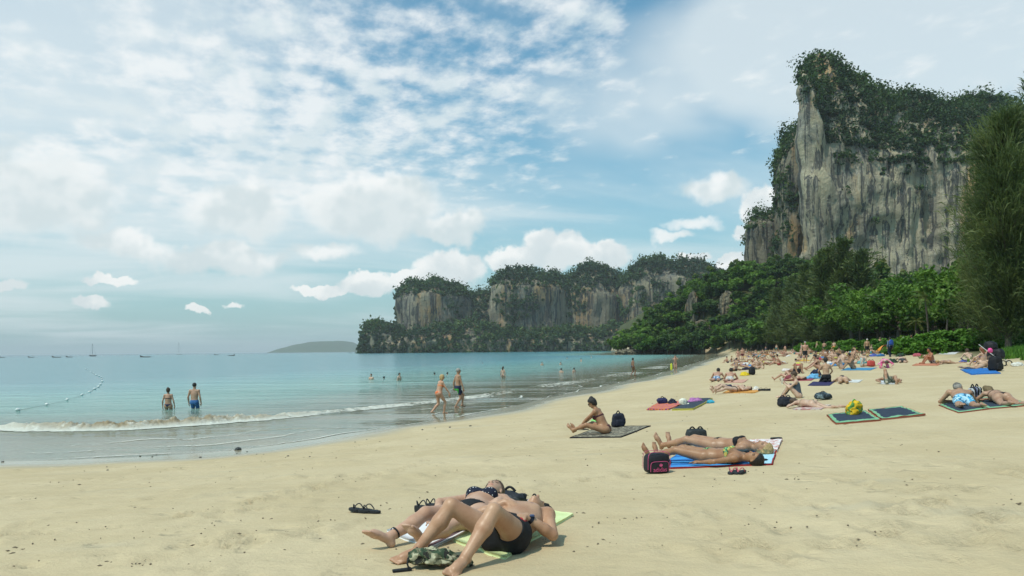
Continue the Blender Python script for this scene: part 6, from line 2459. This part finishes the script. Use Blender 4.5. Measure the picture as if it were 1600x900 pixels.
    towel([(1378, 657), (1447, 650), (1408, 637), (1356, 642)], M2, 'mat', 'green mat covered by a dark blue cloth, right of the yellow rucksack', 'mat', lift=.03, wr=.03, n=20, seed=5)
    yel = pattern((.66, .42, .02), (.62, .36, .015), (.10, .26, .06), 7.0, 'yellow_nylon')
    bag((1335, 650), (.36, .24, .30), yel, 'yellow rucksack with green straps slumped on the sand', 200, 1, True, pmat=plain((.62, .35, .01)), trim=plain((.12, .30, .07)), seed=51, wrinkle=.07, power=3.2)
    # couple on the mats at the right
    M3 = mat2('dark_green_mat')
    towel([(1498, 646), (1545, 640), (1512, 622), (1466, 634)], M3, 'mat', 'green-edged dark mat under the man in blue shorts', 'mat', lift=.02, wr=.01, n=18)
    towel([(1545, 640), (1612, 634), (1572, 620), (1516, 623)], M3, 'mat', 'green-edged dark mat under the woman at the right edge', 'mat', lift=.02, wr=.01, n=18, seed=3)
    lie((1534, 641), (1486, 620), prone, 'man with a grey cap and blue patterned shorts lying propped on his elbows', pose=dict(prop=.5, arms='fold'), h=.012, hi=True, tone=(.43, .26, .165), hair='cap', hairc=H_GREY, capc=(.20, .185, .14), heavy=1.08,
        wear=('trunks', pattern((.06, .33, .55), (.40, .62, .74), (.02, .08, .16), 10.0), dict(length=.26)))
    lie((1597, 632), (1543, 620), prone, 'woman in a black bikini lying face down at the right edge of the photo', pose=dict(arms='fold', prop=.2), female=True, h=.012, hi=True, tone=(.44, .27, .18), hair='bun', hairc=(.16, .11, .05), wear=[('top', BLACK, dict(cup=.016)), ('brief', BLACK, dict(top=.06, cut=.9))])
    bag((1523, 629), (.34, .22, .36), pattern((.02, .022, .026), (.42, .44, .46), None, 6.0, 'striped_canvas', 'stripe'), 'black and white striped bag between the man in blue shorts and the woman', 20, 2, False, seed=53, wrinkle=.05)
    # single figures on the right
    r_, P_ = lie((1409, 605), (1378, 588), supine, 'man in camouflage shorts lying with one knee raised on a white towel', pose=dict(knees=(.9, .1), arms='side'), h=.015, tone=(.42, .25, .16), hair='crop', hairc=H_DARK, wear=('trunks', pattern((.20, .21, .15), (.07, .09, .06), (.38, .36, .27), 12.0), dict(length=.28)))
    px_towel(1387, 597, 22, 7, plain((.58, .60, .62)), 'white towel under the man in camouflage shorts')
    person(allfours(.95), (1381, 575), 168, 'woman in a pink top bending over on hands and knees', female=True, s=.95, h=.018, tone=FAIR, hair='short', hairc=H_BROWN, wear=[('shirt', pattern((.72, .10, .28), (.70, .35, .45), None, 12.0), dict(top=1.0, bottom=.12)), ('brief', GREY)])
    bag((1361, 573), (.40, .32, .34), plain((.44, .06, .05)), 'red basket bag on the sand left of the bending woman', 0, 2, False, seed=54, sub=3)
    person(sitting(-.1, (.3, .2), 'back'), (1348, 573), -80, 'small figure in a pale hat sitting between the hunched man and the red basket', female=True, s=.85, h=.022, tone=FAIR, hair='cap', capc=(.35, .36, .16), hairc=H_BROWN, wear=('suit', (.42, .52, .50)))
    lie((1420, 568), (1402, 562), prone, 'person lying face down beside a dark green bag', pose=dict(arms='fold', prop=.5), h=.022, tone=FAIR, hair='short', hairc=H_DARK, wear=('trunks', (.05, .05, .05)))
    heap((1394, 567), (.6, .4, .25), plain((.025, .05, .03)), 'dark green bag beside the person lying face down', 0, 'bag', 'bag', 55)
    person(sitting(.2, (.9, .8), 'knees', gaze=-.1), (1457, 568), 80, 'sunburnt man in patterned trunks sitting with his arms on his knees', h=.016, tone=(.40, .17, .09), hair='short', hairc=H_DARK, heavy=1.08, wear=('trunks', pattern((.05, .02, .03), (.4, .3, .28), None, 14.0)))
    px_towel(1448, 570, 40, 3, plain((.50, .18, .10)), 'orange-red towel under the sunburnt sitting man', 3)
    lie((1500, 566), (1468, 566), prone, 'tanned woman lying face down right of the sunburnt sitting man', pose=dict(arms='fold'), female=True, h=.018, tone=TAN, hair='short', hairc=H_BLOND, wear=[('brief', (.12, .10, .25)), ('top', (.2, .2, .3), dict(cup=.015))])
    lie((1533, 564), (1506, 561), prone, 'woman in black bottoms lying propped up with her back to the grass', pose=dict(arms='fold', prop=1.0), female=True, h=.018, tone=FAIR, hair='short', hairc=H_BROWN, wear=[('brief', BLACK), ('top', BLACK, dict(cup=.015))])
    px_towel(1514, 564, 26, 3, plain((.05, .09, .35)), 'small blue towel under the woman propped up near the grass', 3)
    # group at the right with the pushchair
    towel([(1518, 586), (1564, 584), (1546, 576), (1500, 578)], plain((.022, .15, .45)), 'mat', 'bright blue mat under the woman with bent-up legs', 'mat', lift=.03, wr=.02, n=14)
    lie((1498, 577), (1556, 570), prone, 'woman in a black bikini lying face down on the bright blue mat', pose=dict(arms='fold', prop=.7), female=True, h=.014, tone=(.54, .36, .24), hair='tail', hairc=H_BROWN, wear=[('top', BLACK, dict(cup=.016)), ('brief', BLACK)])
    person(sitting(.1, (.6, .6), 'knees'), (1537, 571), 20, 'red-haired woman sitting beyond the bright blue mat', female=True, h=.018, tone=FAIR, hair='long', hairc=(.20, .07, .03), wear=[('top', (.3, .2, .35)), ('brief', (.3, .2, .35))])
    person(sitting(.1, (.6, .6), 'knees'), (1545, 569), 10, 'blonde person sitting beside the red-haired woman', h=.018, tone=RED, hair='short', hairc=(.30, .18, .08), wear=('trunks', (.1, .1, .12)))
    bag((1555, 580), (.50, .40, .62), plain((.012, .012, .014)), 'large black rucksack at the end of the bright blue mat', 20, 1, True, seed=60)
    # pushchair
    c = G(1556, 572)
    r = empty('pushchair', c, math.radians(30))
    tag(r, 'black pushchair with a folded hood and pink toy hanging on it', 'pushchair')
    blk = plain((.012, .012, .015), .6, 'pram_cloth')
    V, Fc = soft(.46, .70, .48, 4, .03, 61, 4)
    obj('seat', mesh_np('seat', V + [0, 0, .34], Fc), blk, r)
    V, Fc = soft(.50, .55, .46, 2.6, .03, 62, 4)
    obj('hood', mesh_np('hood', V + [0, .22, .72], Fc), blk, r)
    for sx in (-.25, .25):
        V, Fc = tube([(sx, -.45, .18), (sx, .1, .60), (sx, .62, 1.02)], [.018] * 3, 6)
        obj('frame_bar', mesh_np('frame_bar', V, Fc), plain((.45, .46, .47), .3, 'metal', 0, 10, 0), r)
        for sy in (-.45, .35):
            a = np.linspace(0, 2 * math.pi, 17)
            V, Fc = tube(np.stack([np.full(17, sx), sy + .13 * np.cos(a), .13 + .13 * np.sin(a)], 1), [.025] * 17, 6)
            obj('wheel', mesh_np('wheel', V, Fc), blk, r)
    V, Fc = tube([(-.25, .62, 1.02), (0, .66, 1.04), (.25, .62, 1.02)], [.02] * 3, 6)
    obj('handle', mesh_np('handle', V, Fc), blk, r)
    V, Fc = soft(.20, .16, .24, 2.4, .03, 63, 3)
    tag(obj('toy_bag', mesh_np('toy_bag', V, Fc), plain((.72, .09, .28)), None, (c.x - .45, c.y - .3, c.z + .62)), 'bright pink toy bag hanging on the front of the pushchair', 'bag')
    heap((1590, 572), (.6, .35, .18), plain((.62, .60, .54)), 'white and khaki clothes right of the pushchair', 0, 'clothes', 'clothes', 64)
    # standing people before the trees
    person(standing(arms='hang'), (1355, 556), 175, 'man in black shorts and a white cap standing before the shrubs', h=.022, tone=(.44, .28, .18), hair='cap', capc=(.75, .74, .70), hairc=H_BROWN, wear=('trunks', BLACK, dict(length=.32)))
    person(standing(arms='hips'), (1375, 549), 170, 'person with hands on hips standing behind the orange tent', female=True, h=.024, tone=TAN, hair='short', hairc=H_BROWN, wear=[('brief', (.3, .2, .1)), ('top', (.3, .2, .1))])
    r, P = person(standing(arms='hang', stride=.3), (1391, 558), 10, 'man in blue clothes walking away with a blue rucksack', h=.022, tone=TAN, hair='short', hairc=H_DARK, wear=[('shirt', (.10, .16, .24)), ('trousers', (.014, .02, .045))])
    bag(Vector((r.location.x, r.location.y - .20, r.location.z + 1.02)), (.34, .2, .48), plain((.02, .07, .30)), 'blue rucksack on the back of the man in blue', 10, 0, True, seed=66, sub=3)
    person(standing(arms='hang'), (1408, 548), 160, 'person in a black shirt and white trousers standing by the palm', h=.024, tone=BROWN, hair='short', hairc=H_DARK, wear=[('shirt', BLACK), ('trousers', (.6, .6, .58))])
    person(standing(arms='hang'), (1424, 549), 160, 'person with a bright top holding a pale board near the palm', female=True, h=.024, tone=BROWN, hair='long', hairc=H_DARK, wear=[('shirt', (.55, .58, .6)), ('trousers', (.05, .06, .06))])
    c = G(1419, 551)
    V, Fc = soft(.42, .05, 1.7, 2.4, 0, 1, 4)
    o = obj('surfboard', mesh_np('surfboard', V, Fc), plain((.66, .66, .50), .4, 'board', 0, 5, .05), None, (c.x, c.y, c.z))
    o.rotation_euler = (0, math.radians(-18), 0)
    tag(o, 'pale board standing aslant in front of the palm', 'board')
    # orange beach shelter
    c = G(1379, 551)
    r = empty('beach_tent', c, math.radians(15), .7)
    tag(r, 'small orange beach tent behind the crowd', 'tent')
    a = np.linspace(0, math.pi, 12)
    rows = [np.stack([np.cos(a) * 1.0 * (1 - .25 * t), np.full(12, -.7 + 1.5 * t), np.sin(a) * (1.25 - .9 * t * t)], 1) for t in np.linspace(0, 1, 8)]
    me = mesh_np('canopy', np.vstack(rows), grid_faces(8, 12))
    obj('canopy', me, plain((.75, .26, .03), .6, 'tent_nylon'), r)
    V, Fc = tube(np.stack([np.cos(a) * 1.02, np.full(12, -.70), np.sin(a) * 1.27], 1), [.02] * 12, 6)
    obj('pole', mesh_np('pole', V, Fc), plain(GREY, .4, 'metal', 0, 10, 0), r)
    for i, (px, py, col, lab) in enumerate([(1404, 551, (.62, .10, .02), 'red and orange bags spread right of the orange tent'), (1394, 550, (.66, .22, .03), 'orange folded tent between the man in blue and the red bags'), (1419, 550, (.03, .03, .04), 'dark bag on the sand below the pale board'),
                                            (1376, 557, (.04, .14, .34), 'blue bag in front of the orange tent'), (1407, 557, (.03, .07, .035), 'dark green bag right of the man in blue'), (1434, 557, (.42, .09, .12), 'pink towel heap behind the sunburnt sitting man'), (1365, 557, (.09, .12, .40), 'blue and violet cloth beside the man in the white cap')]):
        heap((px, py), (.85, .5, .28), plain(col), lab, 0, 'clothes', 'clothes', 70 + i, sub=3)
    # seated party near the grass
    for i, (px, py, rot, fem, wear, hc, lab) in enumerate([
            (1466, 550, 30, False, ('shirt', (.66, .67, .68)), H_DARK, 'person in a white shirt sitting with the party near the grass'),
            (1473, 549, 10, True, [('top', (.05, .03, .06)), ('brief', (.05, .03, .06))], (.22, .08, .03), 'red-haired woman sitting among the party near the grass'),
            (1480, 548, -10, False, ('shirt', (.02, .025, .05)), H_DARK, 'person in a dark shirt sitting behind the turquoise towel'),
            (1489, 550, -20, True, ('shirt', (.03, .02, .02)), H_DARK, 'woman with long dark hair sitting on a white towel near the grass'),
            (1503, 549, 80, True, [('top', (.2, .22, .22)), ('brief', (.2, .22, .22))], H_DARK, 'dark-haired woman sitting alone at the right of the party'),
            (1446, 550, 60, True, [('top', (.1, .02, .03)), ('brief', (.1, .02, .03))], H_DARK, 'tanned woman sitting behind the sunburnt man')]):
        person(sitting(.1, (.6, .6), 'knees'), (px, py), rot, lab, female=fem, h=.024, tone=[FAIR, RED, TAN, TAN, RED, TAN][i], hair='long' if fem else 'short', hairc=hc, wear=wear, group='party near the grass')
    px_towel(1482, 552, 26, 3, plain((.62, .62, .62)), 'white towel in front of the party near the grass', 3)
    px_towel(1477, 550, 12, 2, plain((.05, .30, .30)), 'turquoise towel among the party near the grass', 2)


mid_people()


# ------------------------------------------------------------------ walkers and bathers
def shore_people():
    # couple walking along the wash
    s = .96
    pose = standing(s, stride=.75, swing=.5, bend=.22, gaze=-.35)
    pose['wr'] = (.30 * s, .38 * s, .80 * s)
    person(pose, (686, 646), -58, 'blonde woman in an orange bikini walking along the wash', female=True, s=s, h=.014, heavy=1.06, tone=(.56, .33, .215), hair='bob', hairc=H_BLOND,
           wear=[('top', pattern((.75, .09, .03), (.75, .25, .08), None, 16.0), dict(cup=.06, strap=.02)), ('brief', pattern((.75, .09, .03), (.75, .25, .08), None, 16.0), dict(top=.07, cut=.8))], shades=True)
    r, P = person(standing(1.04, stride=-.6, swing=-.5, gaze=-.1), (716, 636), -64, 'man in navy and green swim shorts walking beside the woman in orange', s=1.04, h=.014, tone=(.42, .25, .155), hair='crop', hairc=H_GREY, wear=('trunks', NAVY, dict(length=.30)), shades=True)
    def green(X, Y, Z):
        return np.maximum(P.r_trunks(.305, -.05)(X, Y, Z), P.axis(X, Y, Z, P.g['P'], -P.fp) * -1 + .035)
    P.cloth('green_panel', green, plain((.10, .55, .08)), r, .014)
    # couple standing in the sea
    def wade(px, py, depth, rot, label, pose, **kw):
        u, v_ = ray(px, py)
        D = (0 - CAMZ) / v_
        return person(pose, Vector((u * D, D, -depth)), rot, label, **kw)
    wade(263, 639, .70, 6, 'woman in a black bikini standing thigh-deep in the sea with her back to us', standing(.96), female=True, s=.96, h=.015, heavy=1.07, tone=(.46, .28, .19), hair='bun', hairc=H_BROWN, wear=[('top', BLACK, dict(cup=.03, strap=.022)), ('brief', NAVY, dict(top=.07, cut=.9))])
    wade(304, 638, .66, -4, 'man in blue shorts standing thigh-deep in the sea with his back to us', standing(1.06, stance=.11), s=1.06, h=.015, tone=(.46, .28, .19), hair='crop', hairc=H_DARK, wear=('trunks', (.035, .11, .27), dict(length=.26)))
    # waders farther along
    person(standing(1.0, stride=.5), on_ground(989, 587), -75, 'dark-tanned man in trunks wading out of the shallows', h=.022, tone=DEEP, hair='short', hairc=H_DARK, wear=('brief', (.03, .05, .09), dict(top=.07, cut=.8, low=.07)))
    r, P = person(standing(1.0, arms='face'), on_ground(1055, 581), 176, 'person in dark trunks standing in the wash with hands raised to the face', h=.022, tone=RED, hair='short', hairc=H_BROWN, wear=('brief', (.14, .03, .03)))
    V, Fc = soft(.22, .10, .75, 3, .01, 3, 3)
    tag(obj('swim_float', mesh_np('swim_float', V, Fc), plain((.62, .66, .05), .4, 'foam_board', 0, 5, .05), None, r.location + Vector((-.42, -.1, .15))), 'yellow-green float beside the person with raised hands', 'float')
    wade(786, 592, .55, -30, 'woman in a dark bikini standing hip-deep beyond the walking couple', standing(.95), female=True, s=.95, h=.024, tone=FAIR, hair='long', hairc=H_BROWN, wear=[('brief', NAVY), ('top', NAVY)])
    proto = {}
    sw = [(580, 593, 1.20, 160, 'dark-haired bather up to the chest, leftmost of the small group'), (600, 592, 1.48, 0, 'head of a bather between two others off the wash'), (624, 595, 1.05, -120, 'bather bending forward waist-deep left of the walkers'),
          (679, 586, 1.45, 0, 'head of a bather just left of the walking woman'), (699, 586, 1.42, 0, 'head of a bather between the two walkers'), (877, 582, 1.25, 0, 'left bather of the two shoulder-deep ones in the ripples'), (897, 582, 1.2, 40, 'right bather of the two shoulder-deep ones in the ripples'),
          (754, 568, 1.50, 0, 'lone dark head far out beyond the woman standing hip-deep')]
    a, Pa = wade(*sw[0][:4], sw[0][4], standing(1.0), h=.024, tone=FAIR, hair='short', hairc=H_DARK, wear=('trunks', NAVY))
    a['group'] = 'bathers off the beach'
    for (px, py, dp, rot, lab) in sw[1:]:
        x, y = on_level(px, py, 0.0)
        copy_person(a, (x, y, -dp), rot, lab, 'bathers off the beach')
    far = [(847, 571), (876, 570), (886, 560), (908, 565), (924, 559), (940, 556), (961, 556), (969, 556), (972, 555), (1034, 549), (1075, 547), (1086, 548), (1098, 549), (1090, 547), (1010, 552)]
    rnd = random.Random(3)
    for (px, py) in far:
        x, y = on_level(px, py, 0.0)
        copy_person(a, (x, y, -rnd.uniform(1.05, 1.5)), rnd.uniform(0, 360), 'tiny bather far out in the rippled water', 'far bathers')


def on_ground(px, py):
    g = G(px, py)
    return Vector((g.x, g.y, zat(g.x, g.y)))


shore_people()


# ------------------------------------------------------------------ far crowd
def far_crowd():
    rnd = random.Random(21)
    protos = []
    specs = [(sitting(.15, (.7, .6), 'knees'), False, ('trunks', NAVY)), (sitting(.0, (.3, .2), 'back'), True, [('top', BLACK), ('brief', BLACK)]), (supine(arms='side'), True, [('top', (.4, .05, .08)), ('brief', (.4, .05, .08))]), (prone(0, 'fold'), False, ('trunks', (.05, .12, .3))),
             (prone(.9, 'fold'), True, [('brief', BLACK), ('top', BLACK)]), (supine((.9, .8), 'belly'), False, ('trunks', (.02, .02, .02))), (standing(1, .3), False, ('trunks', (.03, .03, .05))), (standing(.95, .2), True, [('top', (.05, .2, .3)), ('brief', (.05, .2, .3))])]
    kinds = ['sitting', 'sitting', 'lying', 'lying', 'lying', 'lying', 'standing', 'standing']
    places = [(o.location.x, o.location.y) for o, _ in PEOPLE]
    # near part of the crowd first, so each prototype stands somewhere in view
    def spot():
        for _ in range(300):
            px = rnd.uniform(1150, 1352) if rnd.random() < .8 else rnd.uniform(1352, 1445)
            py = 541.5 + (12 if rnd.random() < .72 or px > 1352 else 30) * rnd.random() ** 1.2 + (px < 1200) * 3
            g = G(px, py)
            if float(wood(g.x, g.y)) > -3 or float(shore_dist(np.array([g.x]), np.array([g.y]))[0]) < 6 or g.y > 250 or g.y < 36:
                continue
            if any((g.x - a) ** 2 + (g.y - b) ** 2 < 2.4 for a, b in places):
                continue
            places.append((g.x, g.y))
            return g
        return None
    where = {'sitting': 'person sitting in the far crowd below the trees', 'lying': 'person lying in the far crowd below the trees', 'standing': 'person standing in the far crowd below the trees'}
    grp = {k_: k_ + ' people of the far crowd' for k_ in where}
    for i, (ps, fem, wear) in enumerate(specs):
        g = spot()
        while kinds[i] == 'standing' and g.y < 95:
            g = spot()
        r, P = person(ps, g, rnd.uniform(0, 360), where[kinds[i]], female=fem, h=.03, tone=[TAN, RED, FAIR, TAN, RED, BROWN, RED, FAIR][i], hair='short', hairc=rnd.choice([H_DARK, H_BROWN, H_BLOND]), wear=wear, group=grp[kinds[i]])
        protos.append(r)
    skins = [skin(c) for c in (TAN, FAIR, RED, BROWN)]
    suits = [plain(c) for c in ((.4, .05, .08), (.05, .12, .3), BLACK, (.02, .25, .3), (.55, .2, .05), (.5, .45, .1), NAVY, (.6, .6, .58))]
    hairs = [hair_mat(c) for c in (H_DARK, H_BROWN, H_BLOND)]
    for n in range(140):
        g = spot()
        if g is None:
            break
        i = rnd.choice([0, 0, 1, 1, 2, 2, 3, 3, 4, 5, 5] + ([6, 7] if g.y > 95 else []))
        sm = rnd.choice(suits)
        mats = {'body': rnd.choice(skins), 'hair': rnd.choice(hairs), 'swim_trunks': sm, 'bikini_top': sm, 'bikini_bottom': sm}
        copy_person(protos[i], g, rnd.uniform(0, 360), where[kinds[i]], grp[kinds[i]], rnd.uniform(.92, 1.08), mats)
        if rnd.random() < .35:
            c = rnd.choice([(.05, .2, .45), (.5, .1, .1), (.6, .58, .55), (.1, .3, .3), (.55, .3, .05), (.03, .03, .04)])
            heap((g.x + rnd.uniform(-1, 1), g.y - rnd.uniform(.4, 1), zat(g.x, g.y)), (1.2, .7, rnd.uniform(.06, .28)), plain(c), 'coloured towel or bag among the far crowd', rnd.uniform(0, 180), 'beach_gear', 'beach gear', n, 'gear among the far crowd', 2)
    # named pairs nearer the wash
    copy_person(protos[6], (1160, 565), 175, 'man in dark red shorts walking towards us beside the wet sand', None, 1.02, {'swim_trunks': plain((.10, .02, .03)), 'body': skin(RED)})
    copy_person(protos[7], (1153, 566), 178, 'woman in a pale bikini walking beside the man in dark red shorts', None, 1.0, {'bikini_top': plain((.5, .25, .2)), 'bikini_bottom': plain((.5, .25, .2)), 'body': skin(RED)})
    copy_person(protos[0], (1137, 567), 100, 'person crouching at the edge of the wet sand, left of a pair', None, .95, {'body': skin(RED)})
    copy_person(protos[1], (1143, 566), -100, 'person crouching at the edge of the wet sand, right of a pair', None, .95, {'body': skin(BROWN)})


far_crowd()


# ------------------------------------------------------------------ boats, buoys
def boats():
    wood_m = plain((.05, .035, .025), .7, 'boat_wood', .4, 4.0)
    pale = plain((.55, .56, .55), .5, 'boat_paint', .2, 4.0)

    def hull(L, B, Hh, bow, n=17):
        rows = []
        for t in np.linspace(0, 1, n):
            w = B / 2 * max(.04, math.sin(math.pi * min(1, t * .88 + .10)) ** .6)
            z1 = Hh + bow * max(0, t - .55) ** 2 * 5 + .25 * bow * max(0, .25 - t)
            z0 = -.15 + .8 * bow * max(0, t - .72) ** 1.5 * 3
            y = (t - .5) * L
            rows.append([(-w, y, z1), (-w * .82, y, (z0 + z1) * .45), (0, y, z0), (w * .82, y, (z0 + z1) * .45), (w, y, z1), (w * .9, y, z1 - .05), (0, y, z1 * .45 + z0 * .55), (-w * .9, y, z1 - .05)])
        V = np.array(rows).reshape(-1, 3)
        Fc = [list(q) for q in grid_faces(n, 8, True)]
        return V, np.array(Fc)

    def longtail(px, D, rot, label, L=9.0, roof=False):
        x = WX(px, D)
        r = empty('longtail_boat', (x, D, 0.0), math.radians(rot), .62)
        tag(r, label, 'boat', 'longtail boats')
        V, Fc = hull(L, 1.7, .75, 1.6)
        obj('hull', mesh_np('hull', V, Fc), wood_m, r)
        V, Fc = tube([(0, L * .46, 1.1), (0, L * .52, 1.9), (0, L * .55, 2.6)], [.16, .12, .06], 6)
        obj('prow', mesh_np('prow', V, Fc), wood_m, r)
        V, Fc = tube([(0, -L * .42, .9), (0, -L * .52, 1.1), (0, -L * .78, -.05)], [.10, .05, .04], 6)
        obj('motor_shaft', mesh_np('motor_shaft', V, Fc), wood_m, r)
        if roof:
            V, Fc = soft(1.5, L * .42, .12, 5, .02, 2, 3)
            obj('roof', mesh_np('roof', V + [0, -.5, 1.9], Fc), pale, r)
            for sx in (-.65, .65):
                for sy in (-2.0, 1.0):
                    V, Fc = tube([(sx, sy, .6), (sx, sy, 1.95)], [.04, .04], 5)
                    obj('roof_post', mesh_np('roof_post', V, Fc), wood_m, r)
        V, Fc = soft(.5, .45, 1.1, 3, .05, 5, 3)
        tag(obj('person', mesh_np('person', V, Fc), plain((.06, .06, .07)), r), None)
        r.children[-1].name = 'boatman'
        return r

    longtail(227, 520, 100, 'longtail boat with raised prow right of the first sailing boat', 11, True)
    longtail(48, 700, 95, 'small dark longtail boat at the far left of the bay', 8)
    longtail(88, 640, 92, 'long low longtail boat, left of a close pair', 12, True)
    longtail(108, 660, 85, 'longtail boat, right of a close pair', 10)
    longtail(362, 620, -80, 'longtail boat nearest the low island', 8)
    longtail(338, 900, 80, 'faint longtail boat between the second sailing boat and the island', 9)
    longtail(3, 760, 80, 'longtail boat cut off by the left edge of the photo', 11)
    longtail(680, 760, 85, 'longtail boat passing under the rocky headland', 9)
    longtail(548, 1300, 85, 'tiny boat beside the tip of the headland', 9)

    def yacht(px, D, L, mast, label, col):
        x = WX(px, D)
        r = empty('sailing_boat', (x, D, 0.0), math.radians(70))
        tag(r, label, 'sailing boat', 'sailing boats at anchor')
        V, Fc = hull(L, L * .28, 1.3, .5)
        obj('hull', mesh_np('hull', V, Fc), col, r)
        V, Fc = soft(L * .16, L * .4, .8, 4, 0, 1, 3)
        obj('cabin', mesh_np('cabin', V + [0, -.2, 1.1], Fc), pale, r)
        V, Fc = tube([(0, L * .05, 1), (0, L * .05, mast)], [.22, .12], 6)
        obj('mast', mesh_np('mast', V, Fc), plain(GREY, .4, 'metal', 0, 10, 0), r)
        V, Fc = tube([(0, L * .05, 2.4), (0, -L * .4, 2.5)], [.10, .08], 6)
        obj('boom', mesh_np('boom', V, Fc), plain(GREY, .4, 'metal', 0, 10, 0), r)
        V, Fc = join([tube([(0, L * .05, mast), (0, e * L * .48, 1.4)], [.05, .05], 4) for e in (-1, 1)])
        obj('rigging', mesh_np('rigging', V, Fc), plain(GREY, .4, 'metal', 0, 10, 0), r)
    yacht(145, 900, 11, 15.5, 'dark sailing boat with a tall mast, nearer of the two', plain((.04, .05, .06), .4, 'hull_paint'))
    yacht(280, 1500, 15, 26, 'pale sailing boat with a tall mast far out in the bay', pale)

    # line of floats
    pts = [(28, 641), (73, 632.5), (105, 625), (128, 617.5), (140, 613), (148, 608), (154, 604.5), (157, 601), (160, 596), (159.5, 592.5), (158, 590), (155, 588), (150, 586), (146, 583.5), (141, 581), (137, 578.5), (134, 576.5)]
    V, Fc = ico(2)
    fm = mesh_np('float_body', V * [.30, .20, .17], Fc)
    P = []
    for i, (px, py) in enumerate(pts):
        x, y = on_level(px, py, 0.02)
        P.append((x, y, .02))
        r = empty('buoy', (x, y, .05), random.uniform(0, 3))
        s_ = .38
        r.scale = (s_,) * 3
        tag(r, 'small white float in the curved line of floats at the left', 'buoy', 'floats on the swimming line')
        obj('float_body', fm, plain((.72, .72, .68), .4, 'buoy_plastic', 0, 5, .1), r)
    P = np.array(P)
    t = np.linspace(0, len(P) - 1, 140)
    path = np.stack([np.interp(t, np.arange(len(P)), P[:, i]) for i in range(3)], 1)
    path[:, 2] = .015
    V, Fc = tube(path, np.full(140, .006), 5)
    tag(obj('float_line', mesh_np('float_line', V, Fc), plain((.22, .22, .18))), 'dark rope joining the line of floats on the water', 'rope')


boats()


def debris():
    """twigs, shell bits and crumbs scattered over the sand"""
    rng = np.random.default_rng(9)
    V, Fc = [], []
    n = 0
    cl = [(rng.uniform(0, 1600), rng.uniform(600, 895)) for _ in range(90)]
    while n < 520:
        if rng.random() < .55:
            c = cl[rng.integers(len(cl))]
            px, py = c[0] + rng.normal(0, 22), c[1] + rng.normal(0, 5)
        else:
            px, py = rng.uniform(-40, 1640), rng.uniform(600, 899)
        u, v_ = ray(px, py)
        if v_ >= -.03:
            continue
        D = 1.45 / -v_
        x, y = u * D, D
        z = zat(x, y)
        if z < .15 or y > 40:
            continue
        s = rng.uniform(.0025, .007) * (1 + y * .05)
        l = s * rng.uniform(1, 3.2)
        a = rng.uniform(0, 6.28)
        ax, ay = np.array([math.cos(a), math.sin(a), rng.normal(0, .12)]) * l, np.array([-math.sin(a), math.cos(a), 0]) * s
        c = np.array([x, y, z + s * .5])
        V += [c - ax, c + ay, c + ax, c - ay, c + [0, 0, s * .9], c - [0, 0, s]]
        Fc += [[n * 6 + q for q in t] for t in ((0, 1, 4), (1, 2, 4), (2, 3, 4), (3, 0, 4), (1, 0, 5), (2, 1, 5), (3, 2, 5), (0, 3, 5))]
        n += 1
    me = mesh_np('beach_debris', np.array(V), np.array(Fc), False)
    m, k, out = new_mat('debris')
    principled(k, out, k.mix(k.noise(k.pos(), 3.0, 2), (.09, .07, .05), (.27, .21, .14)), .9)
    tag(obj('beach_debris', me, m), 'small dark twigs and crumbs strewn over the sand', 'debris', kind='stuff')


debris()
